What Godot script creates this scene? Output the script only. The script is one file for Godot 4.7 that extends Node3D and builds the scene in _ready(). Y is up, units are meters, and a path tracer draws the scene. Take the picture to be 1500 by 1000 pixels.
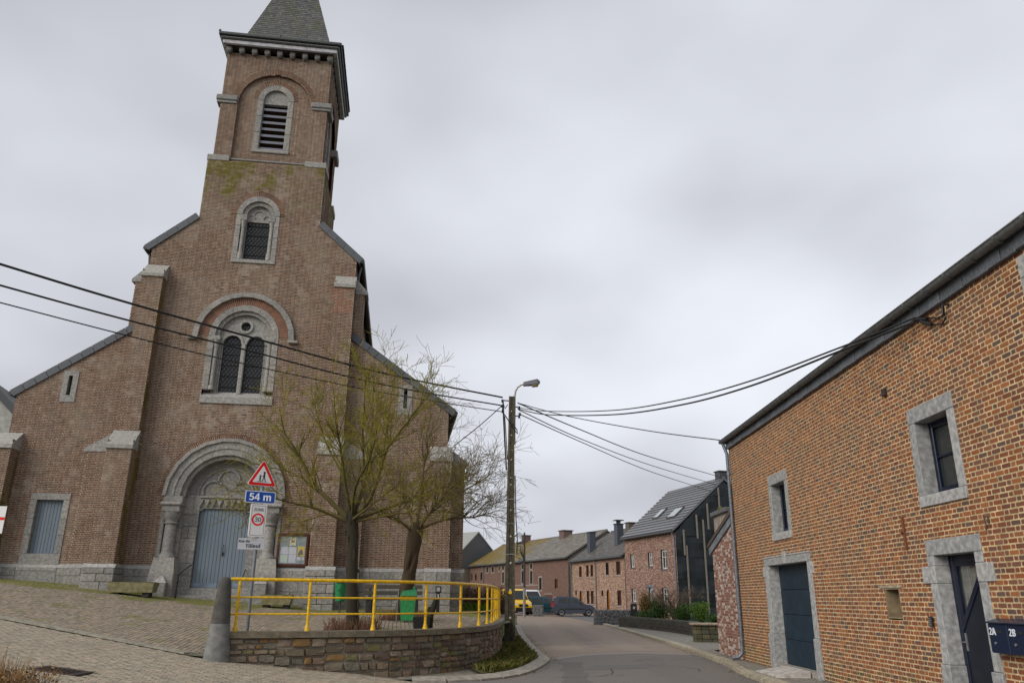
extends Node3D
# y up, metres. Depth in front of the camera is -z.

const TURN := 0.1378            # the church front is turned this much from the camera's axis
var rng := RandomNumberGenerator.new()
var M := {}
var church_xf := Transform3D.IDENTITY
var names := {}

class MB:
	var v := PackedVector3Array()
	var n := PackedVector3Array()
	var c := PackedColorArray()
	var i := PackedInt32Array()
	var t := Transform3D.IDENTITY
	func poly(pts: Array, out: Vector3, col: Color) -> void:
		var q: Array = []
		for p in pts: q.append(t * (p as Vector3))
		var nn: Vector3 = (q[2] - q[0]).cross(q[1] - q[0])
		if nn.length_squared() < 1e-16 and q.size() > 3: nn = (q[3] - q[0]).cross(q[2] - q[0])
		nn = nn.normalized()
		if nn.dot(t.basis * out) < 0.0:
			nn = -nn
			q.reverse()
		var b := v.size()
		for p in q:
			v.append(p); n.append(nn); c.append(col)
		for k in range(1, q.size() - 1):
			i.append(b); i.append(b + k); i.append(b + k + 1)
	func face(a: Vector3, b: Vector3, cc: Vector3, d: Vector3, nn: Vector3, col: Color) -> void:   # fast quad, clockwise from the front, in final space
		var s := v.size()
		v.append(a); v.append(b); v.append(cc); v.append(d)
		n.append(nn); n.append(nn); n.append(nn); n.append(nn)
		c.append(col); c.append(col); c.append(col); c.append(col)
		i.append(s); i.append(s + 1); i.append(s + 2); i.append(s); i.append(s + 2); i.append(s + 3)
	func box(lo: Vector3, hi: Vector3, col: Color, bv := 0.0) -> void:
		var m := (lo + hi) * 0.5
		var h := (hi - lo) * 0.5
		if bv <= 0.0:
			for ax in 3:
				for sg in [-1.0, 1.0]:
					var o := Vector3.ZERO
					o[ax] = sg
					var u := (ax + 1) % 3
					var w := (ax + 2) % 3
					var pts: Array = []
					for k in [[-1, -1], [1, -1], [1, 1], [-1, 1]]:
						var p := Vector3.ZERO
						p[ax] = sg * h[ax]; p[u] = k[0] * h[u]; p[w] = k[1] * h[w]
						pts.append(m + p)
					poly(pts, o, col)
			return
		bv = min(bv, min(h.x, min(h.y, h.z)) * 0.9)
		var P := func(ax: int, s: Vector3) -> Vector3:
			var p := Vector3(s.x * (h.x - bv), s.y * (h.y - bv), s.z * (h.z - bv))
			p[ax] = s[ax] * h[ax]
			return m + p
		for ax in 3:
			var u := (ax + 1) % 3
			var w := (ax + 2) % 3
			for sg in [-1.0, 1.0]:
				var o := Vector3.ZERO
				o[ax] = sg
				var pts: Array = []
				for k in [[-1, -1], [1, -1], [1, 1], [-1, 1]]:
					var s := Vector3.ZERO
					s[ax] = sg; s[u] = k[0]; s[w] = k[1]
					pts.append(P.call(ax, s))
				poly(pts, o, col)
			for k in [[-1, -1], [1, -1], [1, 1], [-1, 1]]:
				var s := Vector3.ZERO
				s[u] = k[0]; s[w] = k[1]
				var s1 := s
				var s2 := s
				s1[ax] = -1.0; s2[ax] = 1.0
				poly([P.call(u, s1), P.call(u, s2), P.call(w, s2), P.call(w, s1)], s, col)
		for a in [-1.0, 1.0]:
			for b in [-1.0, 1.0]:
				for d in [-1.0, 1.0]:
					var s := Vector3(a, b, d)
					poly([P.call(0, s), P.call(1, s), P.call(2, s)], s, col)
	func hexa(p: Array, col: Color) -> void:     # 8 corners: bottom ring 0..3, top ring 4..7
		var m := Vector3.ZERO
		for x in p: m += x / 8.0
		for f in [[0, 1, 2, 3], [4, 5, 6, 7], [0, 1, 5, 4], [1, 2, 6, 5], [2, 3, 7, 6], [3, 0, 4, 7]]:
			var fc: Vector3 = (p[f[0]] + p[f[1]] + p[f[2]] + p[f[3]]) * 0.25
			poly([p[f[0]], p[f[1]], p[f[2]], p[f[3]]], fc - m, col)
	func prism(pts: PackedVector2Array, z0: float, z1: float, col: Color, back := true) -> void:   # polygon in x,y pushed along z
		var tr := Geometry2D.triangulate_polygon(pts)
		for k in range(0, tr.size(), 3):
			var a := pts[tr[k]]
			var b := pts[tr[k + 1]]
			var d := pts[tr[k + 2]]
			poly([Vector3(a.x, a.y, z1), Vector3(b.x, b.y, z1), Vector3(d.x, d.y, z1)], Vector3(0, 0, z1 - z0), col)
			if back: poly([Vector3(a.x, a.y, z0), Vector3(b.x, b.y, z0), Vector3(d.x, d.y, z0)], Vector3(0, 0, z0 - z1), col)
		var cw := Geometry2D.is_polygon_clockwise(pts)
		for k in pts.size():
			var a := pts[k]
			var b := pts[(k + 1) % pts.size()]
			var e := b - a
			var o := Vector3(e.y, -e.x, 0) * (-1.0 if cw else 1.0)
			poly([Vector3(a.x, a.y, z0), Vector3(b.x, b.y, z0), Vector3(b.x, b.y, z1), Vector3(a.x, a.y, z1)], o, col)
	func seg(cx: float, cy: float, r0: float, r1: float, a0: float, a1: float, z0: float, z1: float, col: Color, k := 1) -> void:   # piece of an arch ring
		for j in k:
			var b0 := lerpf(a0, a1, float(j) / k)
			var b1 := lerpf(a0, a1, float(j + 1) / k)
			var p: Array = []
			for z in [z0, z1]:
				for q in [[r0, b0], [r1, b0], [r1, b1], [r0, b1]]:
					p.append(Vector3(cx + q[0] * cos(q[1]), cy + q[0] * sin(q[1]), z))
			hexa(p, col)
	func tube(pts: Array, rad: Array, sides: int, col: Color, caps := true) -> void:
		var rings: Array = []
		var last := Vector3.ZERO
		for k in pts.size():
			var d: Vector3 = (pts[min(k + 1, pts.size() - 1)] - pts[max(k - 1, 0)]).normalized()
			var u: Vector3 = last - d * last.dot(d) if last != Vector3.ZERO else d.cross(Vector3.UP if abs(d.y) < 0.9 else Vector3.RIGHT)
			u = u.normalized()
			last = u
			var w := d.cross(u)
			var b := v.size()
			for s in sides:
				var a := TAU * s / sides
				var nn: Vector3 = u * cos(a) + w * sin(a)
				v.append(t * (pts[k] + nn * rad[k])); n.append((t.basis * nn).normalized()); c.append(col)
			rings.append(b)
		for k in rings.size() - 1:
			for s in sides:
				var s2 := (s + 1) % sides
				var a: int = rings[k] + s
				var b: int = rings[k] + s2
				var d: int = rings[k + 1] + s2
				var e: int = rings[k + 1] + s
				i.append(a); i.append(e); i.append(d); i.append(a); i.append(d); i.append(b)
		if caps:
			for e in [0, pts.size() - 1]:
				var ring: Array = []
				for s in sides: ring.append(t.affine_inverse() * v[rings[e] + s])
				poly(ring, (pts[e] - pts[1 if e == 0 else e - 1]), col)
	func lathe(o: Vector3, prof: Array, sides: int, col: Color, smooth := true) -> void:   # prof: Vector2(radius, y)
		var base := v.size()
		if smooth:
			for k in prof.size():
				var p0: Vector2 = prof[max(k - 1, 0)]
				var p1: Vector2 = prof[min(k + 1, prof.size() - 1)]
				var e := (p1 - p0).normalized()
				for s in sides:
					var a := TAU * s / sides
					var dir := Vector3(cos(a), 0, sin(a))
					v.append(t * (o + dir * prof[k].x + Vector3(0, prof[k].y, 0)))
					n.append((t.basis * (dir * e.y - Vector3(0, e.x, 0))).normalized()); c.append(col)
			for k in prof.size() - 1:
				for s in sides:
					var s2 := (s + 1) % sides
					var a := base + k * sides + s
					var b := base + k * sides + s2
					var d := a + sides
					var f := b + sides
					i.append(a); i.append(b); i.append(f); i.append(a); i.append(f); i.append(d)
		else:
			for k in prof.size() - 1:
				for s in sides:
					var a0 := TAU * (s + 0.5) / sides
					var a1 := TAU * (s + 1.5) / sides
					var d0 := Vector3(cos(a0), 0, sin(a0))
					var d1 := Vector3(cos(a1), 0, sin(a1))
					var out := d0 + d1
					if abs(prof[k].y - prof[k + 1].y) < 1e-5: out = Vector3(0, 1.0 if prof[k].x > prof[k + 1].x else -1.0, 0)
					var qs: Array = [o + d0 * prof[k].x + Vector3(0, prof[k].y, 0), o + d1 * prof[k].x + Vector3(0, prof[k].y, 0), o + d1 * prof[k + 1].x + Vector3(0, prof[k + 1].y, 0), o + d0 * prof[k + 1].x + Vector3(0, prof[k + 1].y, 0)]
					if prof[k].x < 1e-5: qs.remove_at(1)
					elif prof[k + 1].x < 1e-5: qs.remove_at(3)
					poly(qs, out, col)
	func mesh() -> ArrayMesh:
		var m := ArrayMesh.new()
		for k in c.size():                           # colours a little richer than first noted
			var q := c[k]
			var l := q.r * 0.2126 + q.g * 0.7152 + q.b * 0.0722
			c[k] = Color(maxf(0, lerpf(l, q.r, 1.2)), maxf(0, lerpf(l, q.g, 1.2)), maxf(0, lerpf(l, q.b, 1.2)))
		if v.is_empty(): return m
		var a := []
		a.resize(Mesh.ARRAY_MAX)
		a[Mesh.ARRAY_VERTEX] = v; a[Mesh.ARRAY_NORMAL] = n; a[Mesh.ARRAY_COLOR] = c; a[Mesh.ARRAY_INDEX] = i
		m.add_surface_from_arrays(Mesh.PRIMITIVE_TRIANGLES, a)
		return m

func numbered(s: String) -> String:
	if not names.has(s):
		names[s] = 0
		return s
	names[s] += 1
	return "%s_%03d" % [s, names[s]]

func put(parent: Node, called: String, mb: MB, m: Material, kind := "") -> MeshInstance3D:
	var o := MeshInstance3D.new()
	o.mesh = mb.mesh()
	o.material_override = m
	o.cast_shadow = GeometryInstance3D.SHADOW_CASTING_SETTING_ON
	o.name = numbered(called) if parent == self else called
	parent.add_child(o, true)
	if kind: o.set_meta("kind", kind)
	return o

func part(parent: Node, called: String, msh: Mesh, m: Material, xf := Transform3D.IDENTITY) -> MeshInstance3D:
	var o := MeshInstance3D.new()
	o.mesh = msh
	o.material_override = m
	o.transform = xf
	o.name = numbered(called) if parent == self else called
	parent.add_child(o, true)
	return o

func tag(o: Node, label: String, category: String, group := "") -> Node:
	o.set_meta("label", label)
	o.set_meta("category", category)
	if group: o.set_meta("group", group)
	return o

func thing(called: String, label: String, category: String, xf: Variant = Transform3D.IDENTITY, group := "") -> Node3D:
	var o := Node3D.new()
	o.name = numbered(called)
	add_child(o)
	o.transform = xf if xf is Transform3D else Transform3D(Basis.IDENTITY, xf)
	tag(o, label, category, group)
	return o

func structure(called: String, mb: MB, m: Material) -> MeshInstance3D:
	var o := put(self, called, mb, m)
	o.set_meta("kind", "structure")
	return o

func bx(parent: Node, called: String, lo: Vector3, hi: Vector3, col: Color, m: Material, bv := 0.0) -> MeshInstance3D:
	var mb := MB.new()
	mb.box(Vector3(min(lo.x, hi.x), min(lo.y, hi.y), min(lo.z, hi.z)), Vector3(max(lo.x, hi.x), max(lo.y, hi.y), max(lo.z, hi.z)), col, bv)
	return put(parent, called, mb, m)

func at(x: float, y: float, d: float) -> Vector3: return Vector3(x, y, -d)

func yaw(pos: Vector3, a: float) -> Transform3D: return Transform3D(Basis(Vector3.UP, a), pos)

func cw(s: float, y: float, z: float) -> Vector3: return church_xf * Vector3(s, y, z)

func g(a: float, k := 1.0) -> Color: return Color(a * k, a * k, a * k)

func vary(c: Color, amt: float) -> Color:
	var k := 1.0 + rng.randf_range(-amt, amt)
	return Color(c.r * k, c.g * k, c.b * k)

func pick(a: Array): return a[rng.randi() % a.size()]

# ---------- textures and materials ----------
func noise_img(seed_: int, freq: float, oct: int, lo: float, hi: float, size := 512, contrast := 1.0, kind := FastNoiseLite.TYPE_SIMPLEX_SMOOTH) -> Image:
	var f := FastNoiseLite.new()
	f.seed = seed_; f.frequency = freq; f.noise_type = kind
	f.fractal_type = FastNoiseLite.FRACTAL_FBM; f.fractal_octaves = oct
	var im := f.get_seamless_image(size, size)
	im.convert(Image.FORMAT_L8)
	var d := im.get_data()
	var lut := PackedByteArray()
	for k in 256:
		var x: float = clampf((k / 255.0 - 0.5) * contrast + 0.5, 0, 1)
		lut.append(int(round(255.0 * lerpf(lo, hi, x))))
	for k in d.size(): d[k] = lut[d[k]]
	im = Image.create_from_data(size, size, false, Image.FORMAT_L8, d)
	im.convert(Image.FORMAT_RGB8)
	return im

func tex(im: Image) -> ImageTexture:
	im.generate_mipmaps()
	return ImageTexture.create_from_image(im)

func mat(rough: float, t: Texture2D = null, size := 1.0, bump: Texture2D = null, depth := 0.0, metal := 0.0, spec := 0.5) -> StandardMaterial3D:
	var m := StandardMaterial3D.new()
	m.vertex_color_use_as_albedo = true
	m.roughness = rough
	m.metallic = metal
	m.metallic_specular = spec
	if t:
		m.albedo_texture = t
		m.uv1_triplanar = true
		m.uv1_world_triplanar = true
		m.uv1_scale = Vector3.ONE / size
	if bump:
		m.heightmap_enabled = true
		m.heightmap_texture = bump
		m.heightmap_scale = depth
		m.uv1_triplanar = true
		m.uv1_world_triplanar = true
		m.uv1_scale = Vector3.ONE / size
	return m

func materials() -> void:
	var fine := tex(noise_img(1, 0.03, 5, 0.74, 1.0, 512, 1.3))
	var coarse := tex(noise_img(2, 0.012, 7, 0.76, 1.0, 512, 1.4))
	var grain := tex(noise_img(3, 0.15, 3, 0.66, 1.0, 512, 1.3))
	var blotch := tex(noise_img(4, 0.01, 8, 0.74, 1.0, 512, 1.4))
	M.brick = mat(0.92, fine, 0.5, fine, 0.25)
	M.rough_brick = mat(0.9, fine, 0.35, grain, 0.35)
	M.mortar = mat(0.95, coarse, 1.7, grain, 0.3)
	M.stone = mat(0.85, fine, 2.0, fine, 0.3)
	M.rubble = mat(0.92, fine, 0.45, fine, 1.0)
	M.concrete = mat(0.93, blotch, 1.1, grain, 0.5)
	M.asphalt = mat(0.88, grain, 2.2, grain, 0.5)
	M.gravel = mat(0.95, grain, 0.9, grain, 1.2)
	M.slate = mat(0.6, fine, 0.9)
	M.zinc = mat(0.45, fine, 1.5, null, 0, 0.3)
	M.paint = mat(0.55, coarse, 2.3)
	M.gloss = mat(0.3, null)
	M.car = mat(0.22, null)
	M.car.clearcoat_enabled = true
	M.car.clearcoat = 0.3
	M.wood = mat(0.8, fine, 0.35, fine, 0.3)
	M.bark = mat(0.95, grain, 0.5, grain, 1.2)
	M.twig = mat(0.9)
	M.metal = mat(0.5, fine, 0.8)
	M.plastic = mat(0.4, fine, 1.2)
	M.rubber = mat(0.8)
	M.soil = mat(1.0, grain, 0.8, grain, 2.0)
	M.leaf = mat(0.8)
	M.leaf.backlight_enabled = true
	M.leaf.backlight = Color(0.3, 0.35, 0.1)
	M.grass = mat(0.85)
	M.dark = mat(0.9)
	M.print = mat(0.7)
	M.steel = mat(0.35, fine, 0.6, null, 0, 0.7)
	M.sheet = mat(0.45, coarse, 0.8)
	var gl := StandardMaterial3D.new()
	gl.albedo_color = Color(0.3, 0.36, 0.38, 0.1)
	gl.transparency = BaseMaterial3D.TRANSPARENCY_ALPHA
	gl.roughness = 0.04
	M.glass = gl
	M.rail = mat(0.42, coarse, 0.6, fine, 0.06)
	var lead := mat(0.25, fine, 0.3, coarse, 0.6)
	M.leaded = lead
	M.pane = mat(0.06)

# ---------- bricks, slates, arches ----------
func cuts(p: PackedVector2Array, y: float) -> Array:
	var xs: Array = []
	for k in p.size():
		var a := p[k]
		var b := p[(k + 1) % p.size()]
		if (a.y <= y) != (b.y <= y): xs.append(a.x + (y - a.y) / (b.y - a.y) * (b.x - a.x))
	xs.sort()
	var out: Array = []
	for k in range(0, xs.size() - 1, 2): out.append([xs[k], xs[k + 1]])
	return out

func spans(outer: PackedVector2Array, holes: Array, y: float) -> Array:
	var cur := cuts(outer, y)
	for h in holes:
		for q in cuts(h, y):
			var nxt: Array = []
			for s in cur:
				if q[1] <= s[0] or q[0] >= s[1]: nxt.append(s)
				else:
					if q[0] > s[0]: nxt.append([s[0], q[0]])
					if q[1] < s[1]: nxt.append([q[1], s[1]])
			cur = nxt
	return cur

func arch_poly(cx: float, y0: float, ys: float, r: float, k := 14) -> PackedVector2Array:
	var p := PackedVector2Array([Vector2(cx - r, y0)])
	for j in k + 1:
		var a := PI - PI * j / k
		p.append(Vector2(cx + r * cos(a), ys + r * sin(a)))
	p.append(Vector2(cx + r, y0))
	return p

func rect(x0: float, y0: float, x1: float, y1: float) -> PackedVector2Array:
	return PackedVector2Array([Vector2(x0, y0), Vector2(x0, y1), Vector2(x1, y1), Vector2(x1, y0)])

# Lays a brick face in the plane of xf (x right, y up, z out). o: h course, l stretcher, j joint, proud, bevel, cols, mortar, jit, flat, tint(x, y, colour), keep(x0,y0,x1,y1,col) -> true when the brick is made elsewhere
func brick_face(mm: MB, mb: MB, xf: Transform3D, outer: PackedVector2Array, holes: Array, o: Dictionary) -> void:
	var lo := 1e9
	var hi := -1e9
	for p in outer:
		lo = min(lo, p.y); hi = max(hi, p.y)
	var h: float = o.h
	var l: float = o.l
	var hd: float = l * 0.5
	var j: float = o.j
	var pr: float = o.proud
	var bv: float = o.bevel
	var jit: float = o.get("jit", 0.0)
	var flat: bool = o.get("flat", false)
	var bx_: Vector3 = xf.basis.x
	var by_: Vector3 = xf.basis.y
	var bz_: Vector3 = xf.basis.z
	var og := xf.origin
	var mc: Color = o.mortar
	var tint = o.get("tint")
	var keep = o.get("keep")
	var wave = o.get("wave")
	var rnd: bool = o.get("round", false)
	var row := int(floor(lo / h))
	while row * h < hi:
		var y0 := maxf(row * h, lo)
		var y1 := minf((row + 1) * h, hi)
		var period := l + hd
		var off := period * 0.5 * (row & 1) + rng.randf_range(-0.012, 0.012)
		if y1 - y0 > 0.004:
			for s in spans(outer, holes, (y0 + y1) * 0.5):
				var a: float = s[0]
				var b: float = s[1]
				if b - a < 0.004: continue
				mm.face(og + bx_ * a + by_ * y0, og + bx_ * a + by_ * y1, og + bx_ * b + by_ * y1, og + bx_ * b + by_ * y0, bz_, mc)
				if y1 - y0 < h * 0.6: continue
				var gx := floorf((a - off) / period) * period + off
				var st := true
				while gx < b:
					var w := l if st else hd
					var x0 := maxf(a, gx + j * 0.5)
					var x1 := minf(b, gx + w - j * 0.5)
					gx += w
					st = not st
					if x1 - x0 < 0.025: continue
					var ya := y0 + j * 0.5
					var yb := y1 - j * 0.5
					var col: Color = vary(pick(o.cols), o.get("spread", 0.16))
					if tint: col = tint.call((x0 + x1) * 0.5, (ya + yb) * 0.5, col)
					if col.a < 1.0:                      # moss hides the joints too
						col.a = 1.0
						ya = y0
						yb = y1
						x0 = maxf(a, x0 - j * 0.5)
						x1 = minf(b, x1 + j * 0.5)
					if wave:
						var wv: float = wave.get_noise_2d((x0 + x1) * 0.5, row * 0.4) * 0.03
						ya += wv
						yb += wv + rng.randf_range(-0.006, 0.004)
					if keep and keep.call(x0, ya, x1, yb, col): continue
					var z := pr * rng.randf_range(0.75, 1.25)
					var q := [Vector2(x0, ya), Vector2(x0, yb), Vector2(x1, yb), Vector2(x1, ya)]
					if jit > 0.0:
						for k in 4: q[k] += Vector2(rng.randf_range(-jit, jit), rng.randf_range(-jit, jit))
					if flat:
						mb.face(og + bx_ * q[0].x + by_ * q[0].y + bz_ * z, og + bx_ * q[1].x + by_ * q[1].y + bz_ * z, og + bx_ * q[2].x + by_ * q[2].y + bz_ * z, og + bx_ * q[3].x + by_ * q[3].y + bz_ * z, bz_, col)
						continue
					if rnd:
						var cxx := minf(0.009, (x1 - x0) * 0.12)
						var cyy := (yb - ya) * 0.15
						var ring := [q[0] + Vector2(0, cyy), q[1] - Vector2(0, cyy), q[1] + Vector2(cxx, 0), q[2] - Vector2(cxx, 0), q[2] - Vector2(0, cyy), q[3] + Vector2(0, cyy), q[3] - Vector2(cxx, 0), q[0] + Vector2(cxx, 0)]
						var mid: Vector2 = (q[0] + q[2]) * 0.5
						var bs := mb.v.size()
						for k in 8:
							var f2: Vector2 = ring[k] + (mid - ring[k]).normalized() * bv
							mb.v.append(og + bx_ * f2.x + by_ * f2.y + bz_ * z)
							mb.n.append(bz_)
							mb.c.append(col)
						for k in range(1, 7):
							mb.i.append(bs); mb.i.append(bs + k); mb.i.append(bs + k + 1)
						for k in 8:
							var k2 := (k + 1) % 8
							var o2: Vector2 = (ring[k] + ring[k2]) * 0.5 - mid
							mb.face(og + bx_ * ring[k].x + by_ * ring[k].y, og + bx_ * ring[k2].x + by_ * ring[k2].y, mb.v[bs + k2], mb.v[bs + k], (bx_ * o2.x + by_ * o2.y).normalized() * 0.8 + bz_ * 0.6, col)
						continue
					var ins := [Vector2(bv, bv), Vector2(bv, -bv), Vector2(-bv, -bv), Vector2(-bv, bv)]
					var F: Array = []
					var B: Array = []
					for k in 4:
						F.append(og + bx_ * (q[k].x + ins[k].x) + by_ * (q[k].y + ins[k].y) + bz_ * z)
						B.append(og + bx_ * q[k].x + by_ * q[k].y)
					mb.face(F[0], F[1], F[2], F[3], bz_, col)
					var nl := [-bx_, by_, bx_, -by_]
					for k in 4:
						var k2 := (k + 1) % 4
						mb.face(B[k], B[k2], F[k2], F[k], (nl[k] + bz_ * (bv / z)).normalized(), col)
		row += 1

# slates on a plane: bl, br bottom corners, tl, tr top corners
func slates(mb: MB, bl: Vector3, br: Vector3, tl: Vector3, tr: Vector3, rowh: float, w: float, lift: float, cols: Array, out: Vector3, tint = null) -> void:
	var ht := ((tl + tr) * 0.5 - (bl + br) * 0.5).length()
	var rows := int(ceil(ht / rowh))
	var nn := (br - bl).cross(tl - bl).normalized()
	if nn.dot(out) < 0: nn = -nn
	for r in rows:
		var f0 := float(r) / rows
		var f1 := float(r + 1) / rows
		var a0 := bl.lerp(tl, f0)
		var b0 := br.lerp(tr, f0)
		var a1 := bl.lerp(tl, f1)
		var b1 := br.lerp(tr, f1)
		var len0 := (b0 - a0).length()
		var cnt := maxi(1, int(round(len0 / w)))
		var sh := 0.5 * (r & 1)
		for k in range(-1, cnt + 1):
			var u0 := clampf((k + sh + 0.01) / cnt, 0, 1)
			var u1 := clampf((k + sh + 0.97) / cnt, 0, 1)
			if u1 - u0 < 0.15 / cnt: continue
			var lf := lift * rng.randf_range(0.7, 1.3)
			var p0 := a0.lerp(b0, u0) + nn * lf
			var p1 := a0.lerp(b0, u1) + nn * lf
			var p2 := a1.lerp(b1, u1) + nn * lift * 0.1
			var p3 := a1.lerp(b1, u0) + nn * lift * 0.1
			var col: Color = vary(pick(cols), 0.2)
			if tint: col = tint.call((p0 + p2) * 0.5, col)
			mb.poly([p0, p3, p2, p1], nn, col)
			mb.poly([p0, p1, p1 - nn * lf, p0 - nn * lf], (bl - tl), col)

# a ring of voussoirs, each a part
func arch_stones(parent: Node, called: String, cx: float, cy: float, r0: float, r1: float, a0: float, a1: float, cnt: int, z0: float, z1: float, cols: Array, m: Material, gap := 0.006) -> void:
	for k in cnt:
		var mb := MB.new()
		var ga := gap / r1
		mb.seg(cx, cy, r0, r1, lerpf(a0, a1, float(k) / cnt) + ga * 0.5, lerpf(a0, a1, float(k + 1) / cnt) - ga * 0.5, z0, z1 + rng.randf_range(-0.002, 0.002), vary(pick(cols), 0.08), maxi(1, int(18.0 / cnt)))
		put(parent, called, mb, m)

# courses of squared stone blocks; every block a part
func blocks(parent: Node, called: String, x0: float, x1: float, ys: Array, z0: float, z1: float, l: float, cols: Array, m: Material, bv := 0.008) -> void:
	for r in ys.size() - 1:
		var x := x0
		var first := true
		while x < x1 - 0.02:
			var w := l * rng.randf_range(0.75, 1.25)
			if first and (r & 1): w *= 0.55
			first = false
			if x1 - (x + w) < l * 0.35: w = x1 - x
			bx(parent, called, Vector3(x + 0.004, ys[r] + 0.004, z0), Vector3(x + w - 0.004, ys[r + 1] - 0.004, z1 + rng.randf_range(-0.004, 0.004)), vary(pick(cols), 0.1), m, bv)
			x += w

# ---------- the lie of the land ----------
func street_y(x: float) -> float: return 0.0 if x > -1.9 else 0.125 * (-1.9 - x)

func ramp(tb: Array, x: float) -> float:
	if x <= tb[0][0]: return tb[0][1]
	for k in tb.size() - 1:
		if x <= tb[k + 1][0]: return lerpf(tb[k][1], tb[k + 1][1], (x - tb[k][0]) / (tb[k + 1][0] - tb[k][0]))
	return tb[-1][1]

const FRONT_Y := [[-40, 4.76], [-6.1, 0.53], [-5.0, 0.78], [-4.0, 0.88], [-3.0, 0.92], [0, 0.92]]
const FRONT_D := [[-40, 27.0], [-11.1, 18.0], [-5.8, 16.25], [-4.15, 17.0], [-2.95, 17.6], [-2.05, 18.4], [-1.2, 19.6], [-0.72, 21.2], [-0.5, 23.2], [-0.3, 27.0]]
const BACK_Y := [[-40, 5.0], [-16.9, 2.15], [-14.3, 1.98], [-10.9, 1.57], [-6.3, 1.29], [-1.7, 1.21], [0, 0.9]]

func back_d(x: float) -> float: return 28.0 + (x + 9.84) * 0.1387
func plaza_y(x: float, d: float) -> float:
	var fd := ramp(FRONT_D, x)
	var f := clampf((d - fd) / (back_d(x) - fd), 0, 1.3)
	return lerpf(ramp(FRONT_Y, x), ramp(BACK_Y, x), f)

const WALL := [[-5.55, 16.45], [-4.15, 17.0], [-2.95, 17.62], [-2.05, 18.42], [-1.3, 19.55], [-0.82, 21.0], [-0.58, 23.0], [-0.46, 26.0], [-0.42, 30.0], [-0.45, 36.0]]

func smooth_path(pts: Array, step: float) -> PackedVector2Array:      # Catmull-Rom, then even steps
	var dense := PackedVector2Array()
	for k in pts.size() - 1:
		var p: Array = []
		for j in range(-1, 3):
			var q: Array = pts[clampi(k + j, 0, pts.size() - 1)]
			p.append(Vector2(q[0], q[1]))
		for s in 16:
			dense.append(p[1].cubic_interpolate(p[2], p[0], p[3], s / 16.0))
	dense.append(Vector2(pts[-1][0], pts[-1][1]))
	var out := PackedVector2Array([dense[0]])
	var need := step
	for k in dense.size() - 1:
		var a := dense[k]
		var l := a.distance_to(dense[k + 1])
		var pos := 0.0
		while l - pos >= need:
			pos += need
			out.append(a.lerp(dense[k + 1], pos / l))
			need = step
		need -= l - pos
	return out

func sheet(mb: MB, fx: Array, fd: Array, hy: Callable, col: Color) -> void:     # grid of ground; fx: x values, fd: depths
	for k in fx.size() - 1:
		for j in fd.size() - 1:
			var p: Array = []
			for q in [[k, j], [k + 1, j], [k + 1, j + 1], [k, j + 1]]:
				p.append(at(fx[q[0]], hy.call(fx[q[0]], fd[q[1]]), fd[q[1]]))
			mb.poly(p, Vector3.UP, col)

func flat_poly(mb: MB, pts: Array, y: float, col: Color) -> void:
	var p2 := PackedVector2Array()
	for p in pts: p2.append(Vector2(p[0], p[1]))
	var tr := Geometry2D.triangulate_polygon(p2)
	for k in range(0, tr.size(), 3):
		mb.poly([at(p2[tr[k]].x, y, p2[tr[k]].y), at(p2[tr[k + 1]].x, y, p2[tr[k + 1]].y), at(p2[tr[k + 2]].x, y, p2[tr[k + 2]].y)], Vector3.UP, col)

func paver(mb: MB, c: Vector2, ux: Vector2, l: float, w: float, hy: Callable, th: float, col: Color) -> void:
	var vx := Vector2(-ux.y, ux.x)
	var top: Array = []
	var bot: Array = []
	var dz := rng.randf_range(-0.003, 0.003)
	for k in [[-1, -1], [1, -1], [1, 1], [-1, 1]]:
		var p: Vector2 = c + ux * (l * 0.5 * k[0]) + vx * (w * 0.5 * k[1])
		var q: Vector2 = c + ux * ((l * 0.5 - 0.006) * k[0]) + vx * ((w * 0.5 - 0.006) * k[1])
		top.append(at(q.x, hy.call(q.x, q.y) + th + dz, q.y))
		bot.append(at(p.x, hy.call(p.x, p.y) + th - 0.009, p.y))
	mb.poly(top, Vector3.UP, col)
	for k in 4:
		var k2 := (k + 1) % 4
		mb.poly([bot[k], bot[k2], top[k2], top[k]], (bot[k] + bot[k2]) * 0.5 - (bot[0] + bot[2]) * 0.5 + Vector3(0, 0.02, 0), col)

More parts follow.
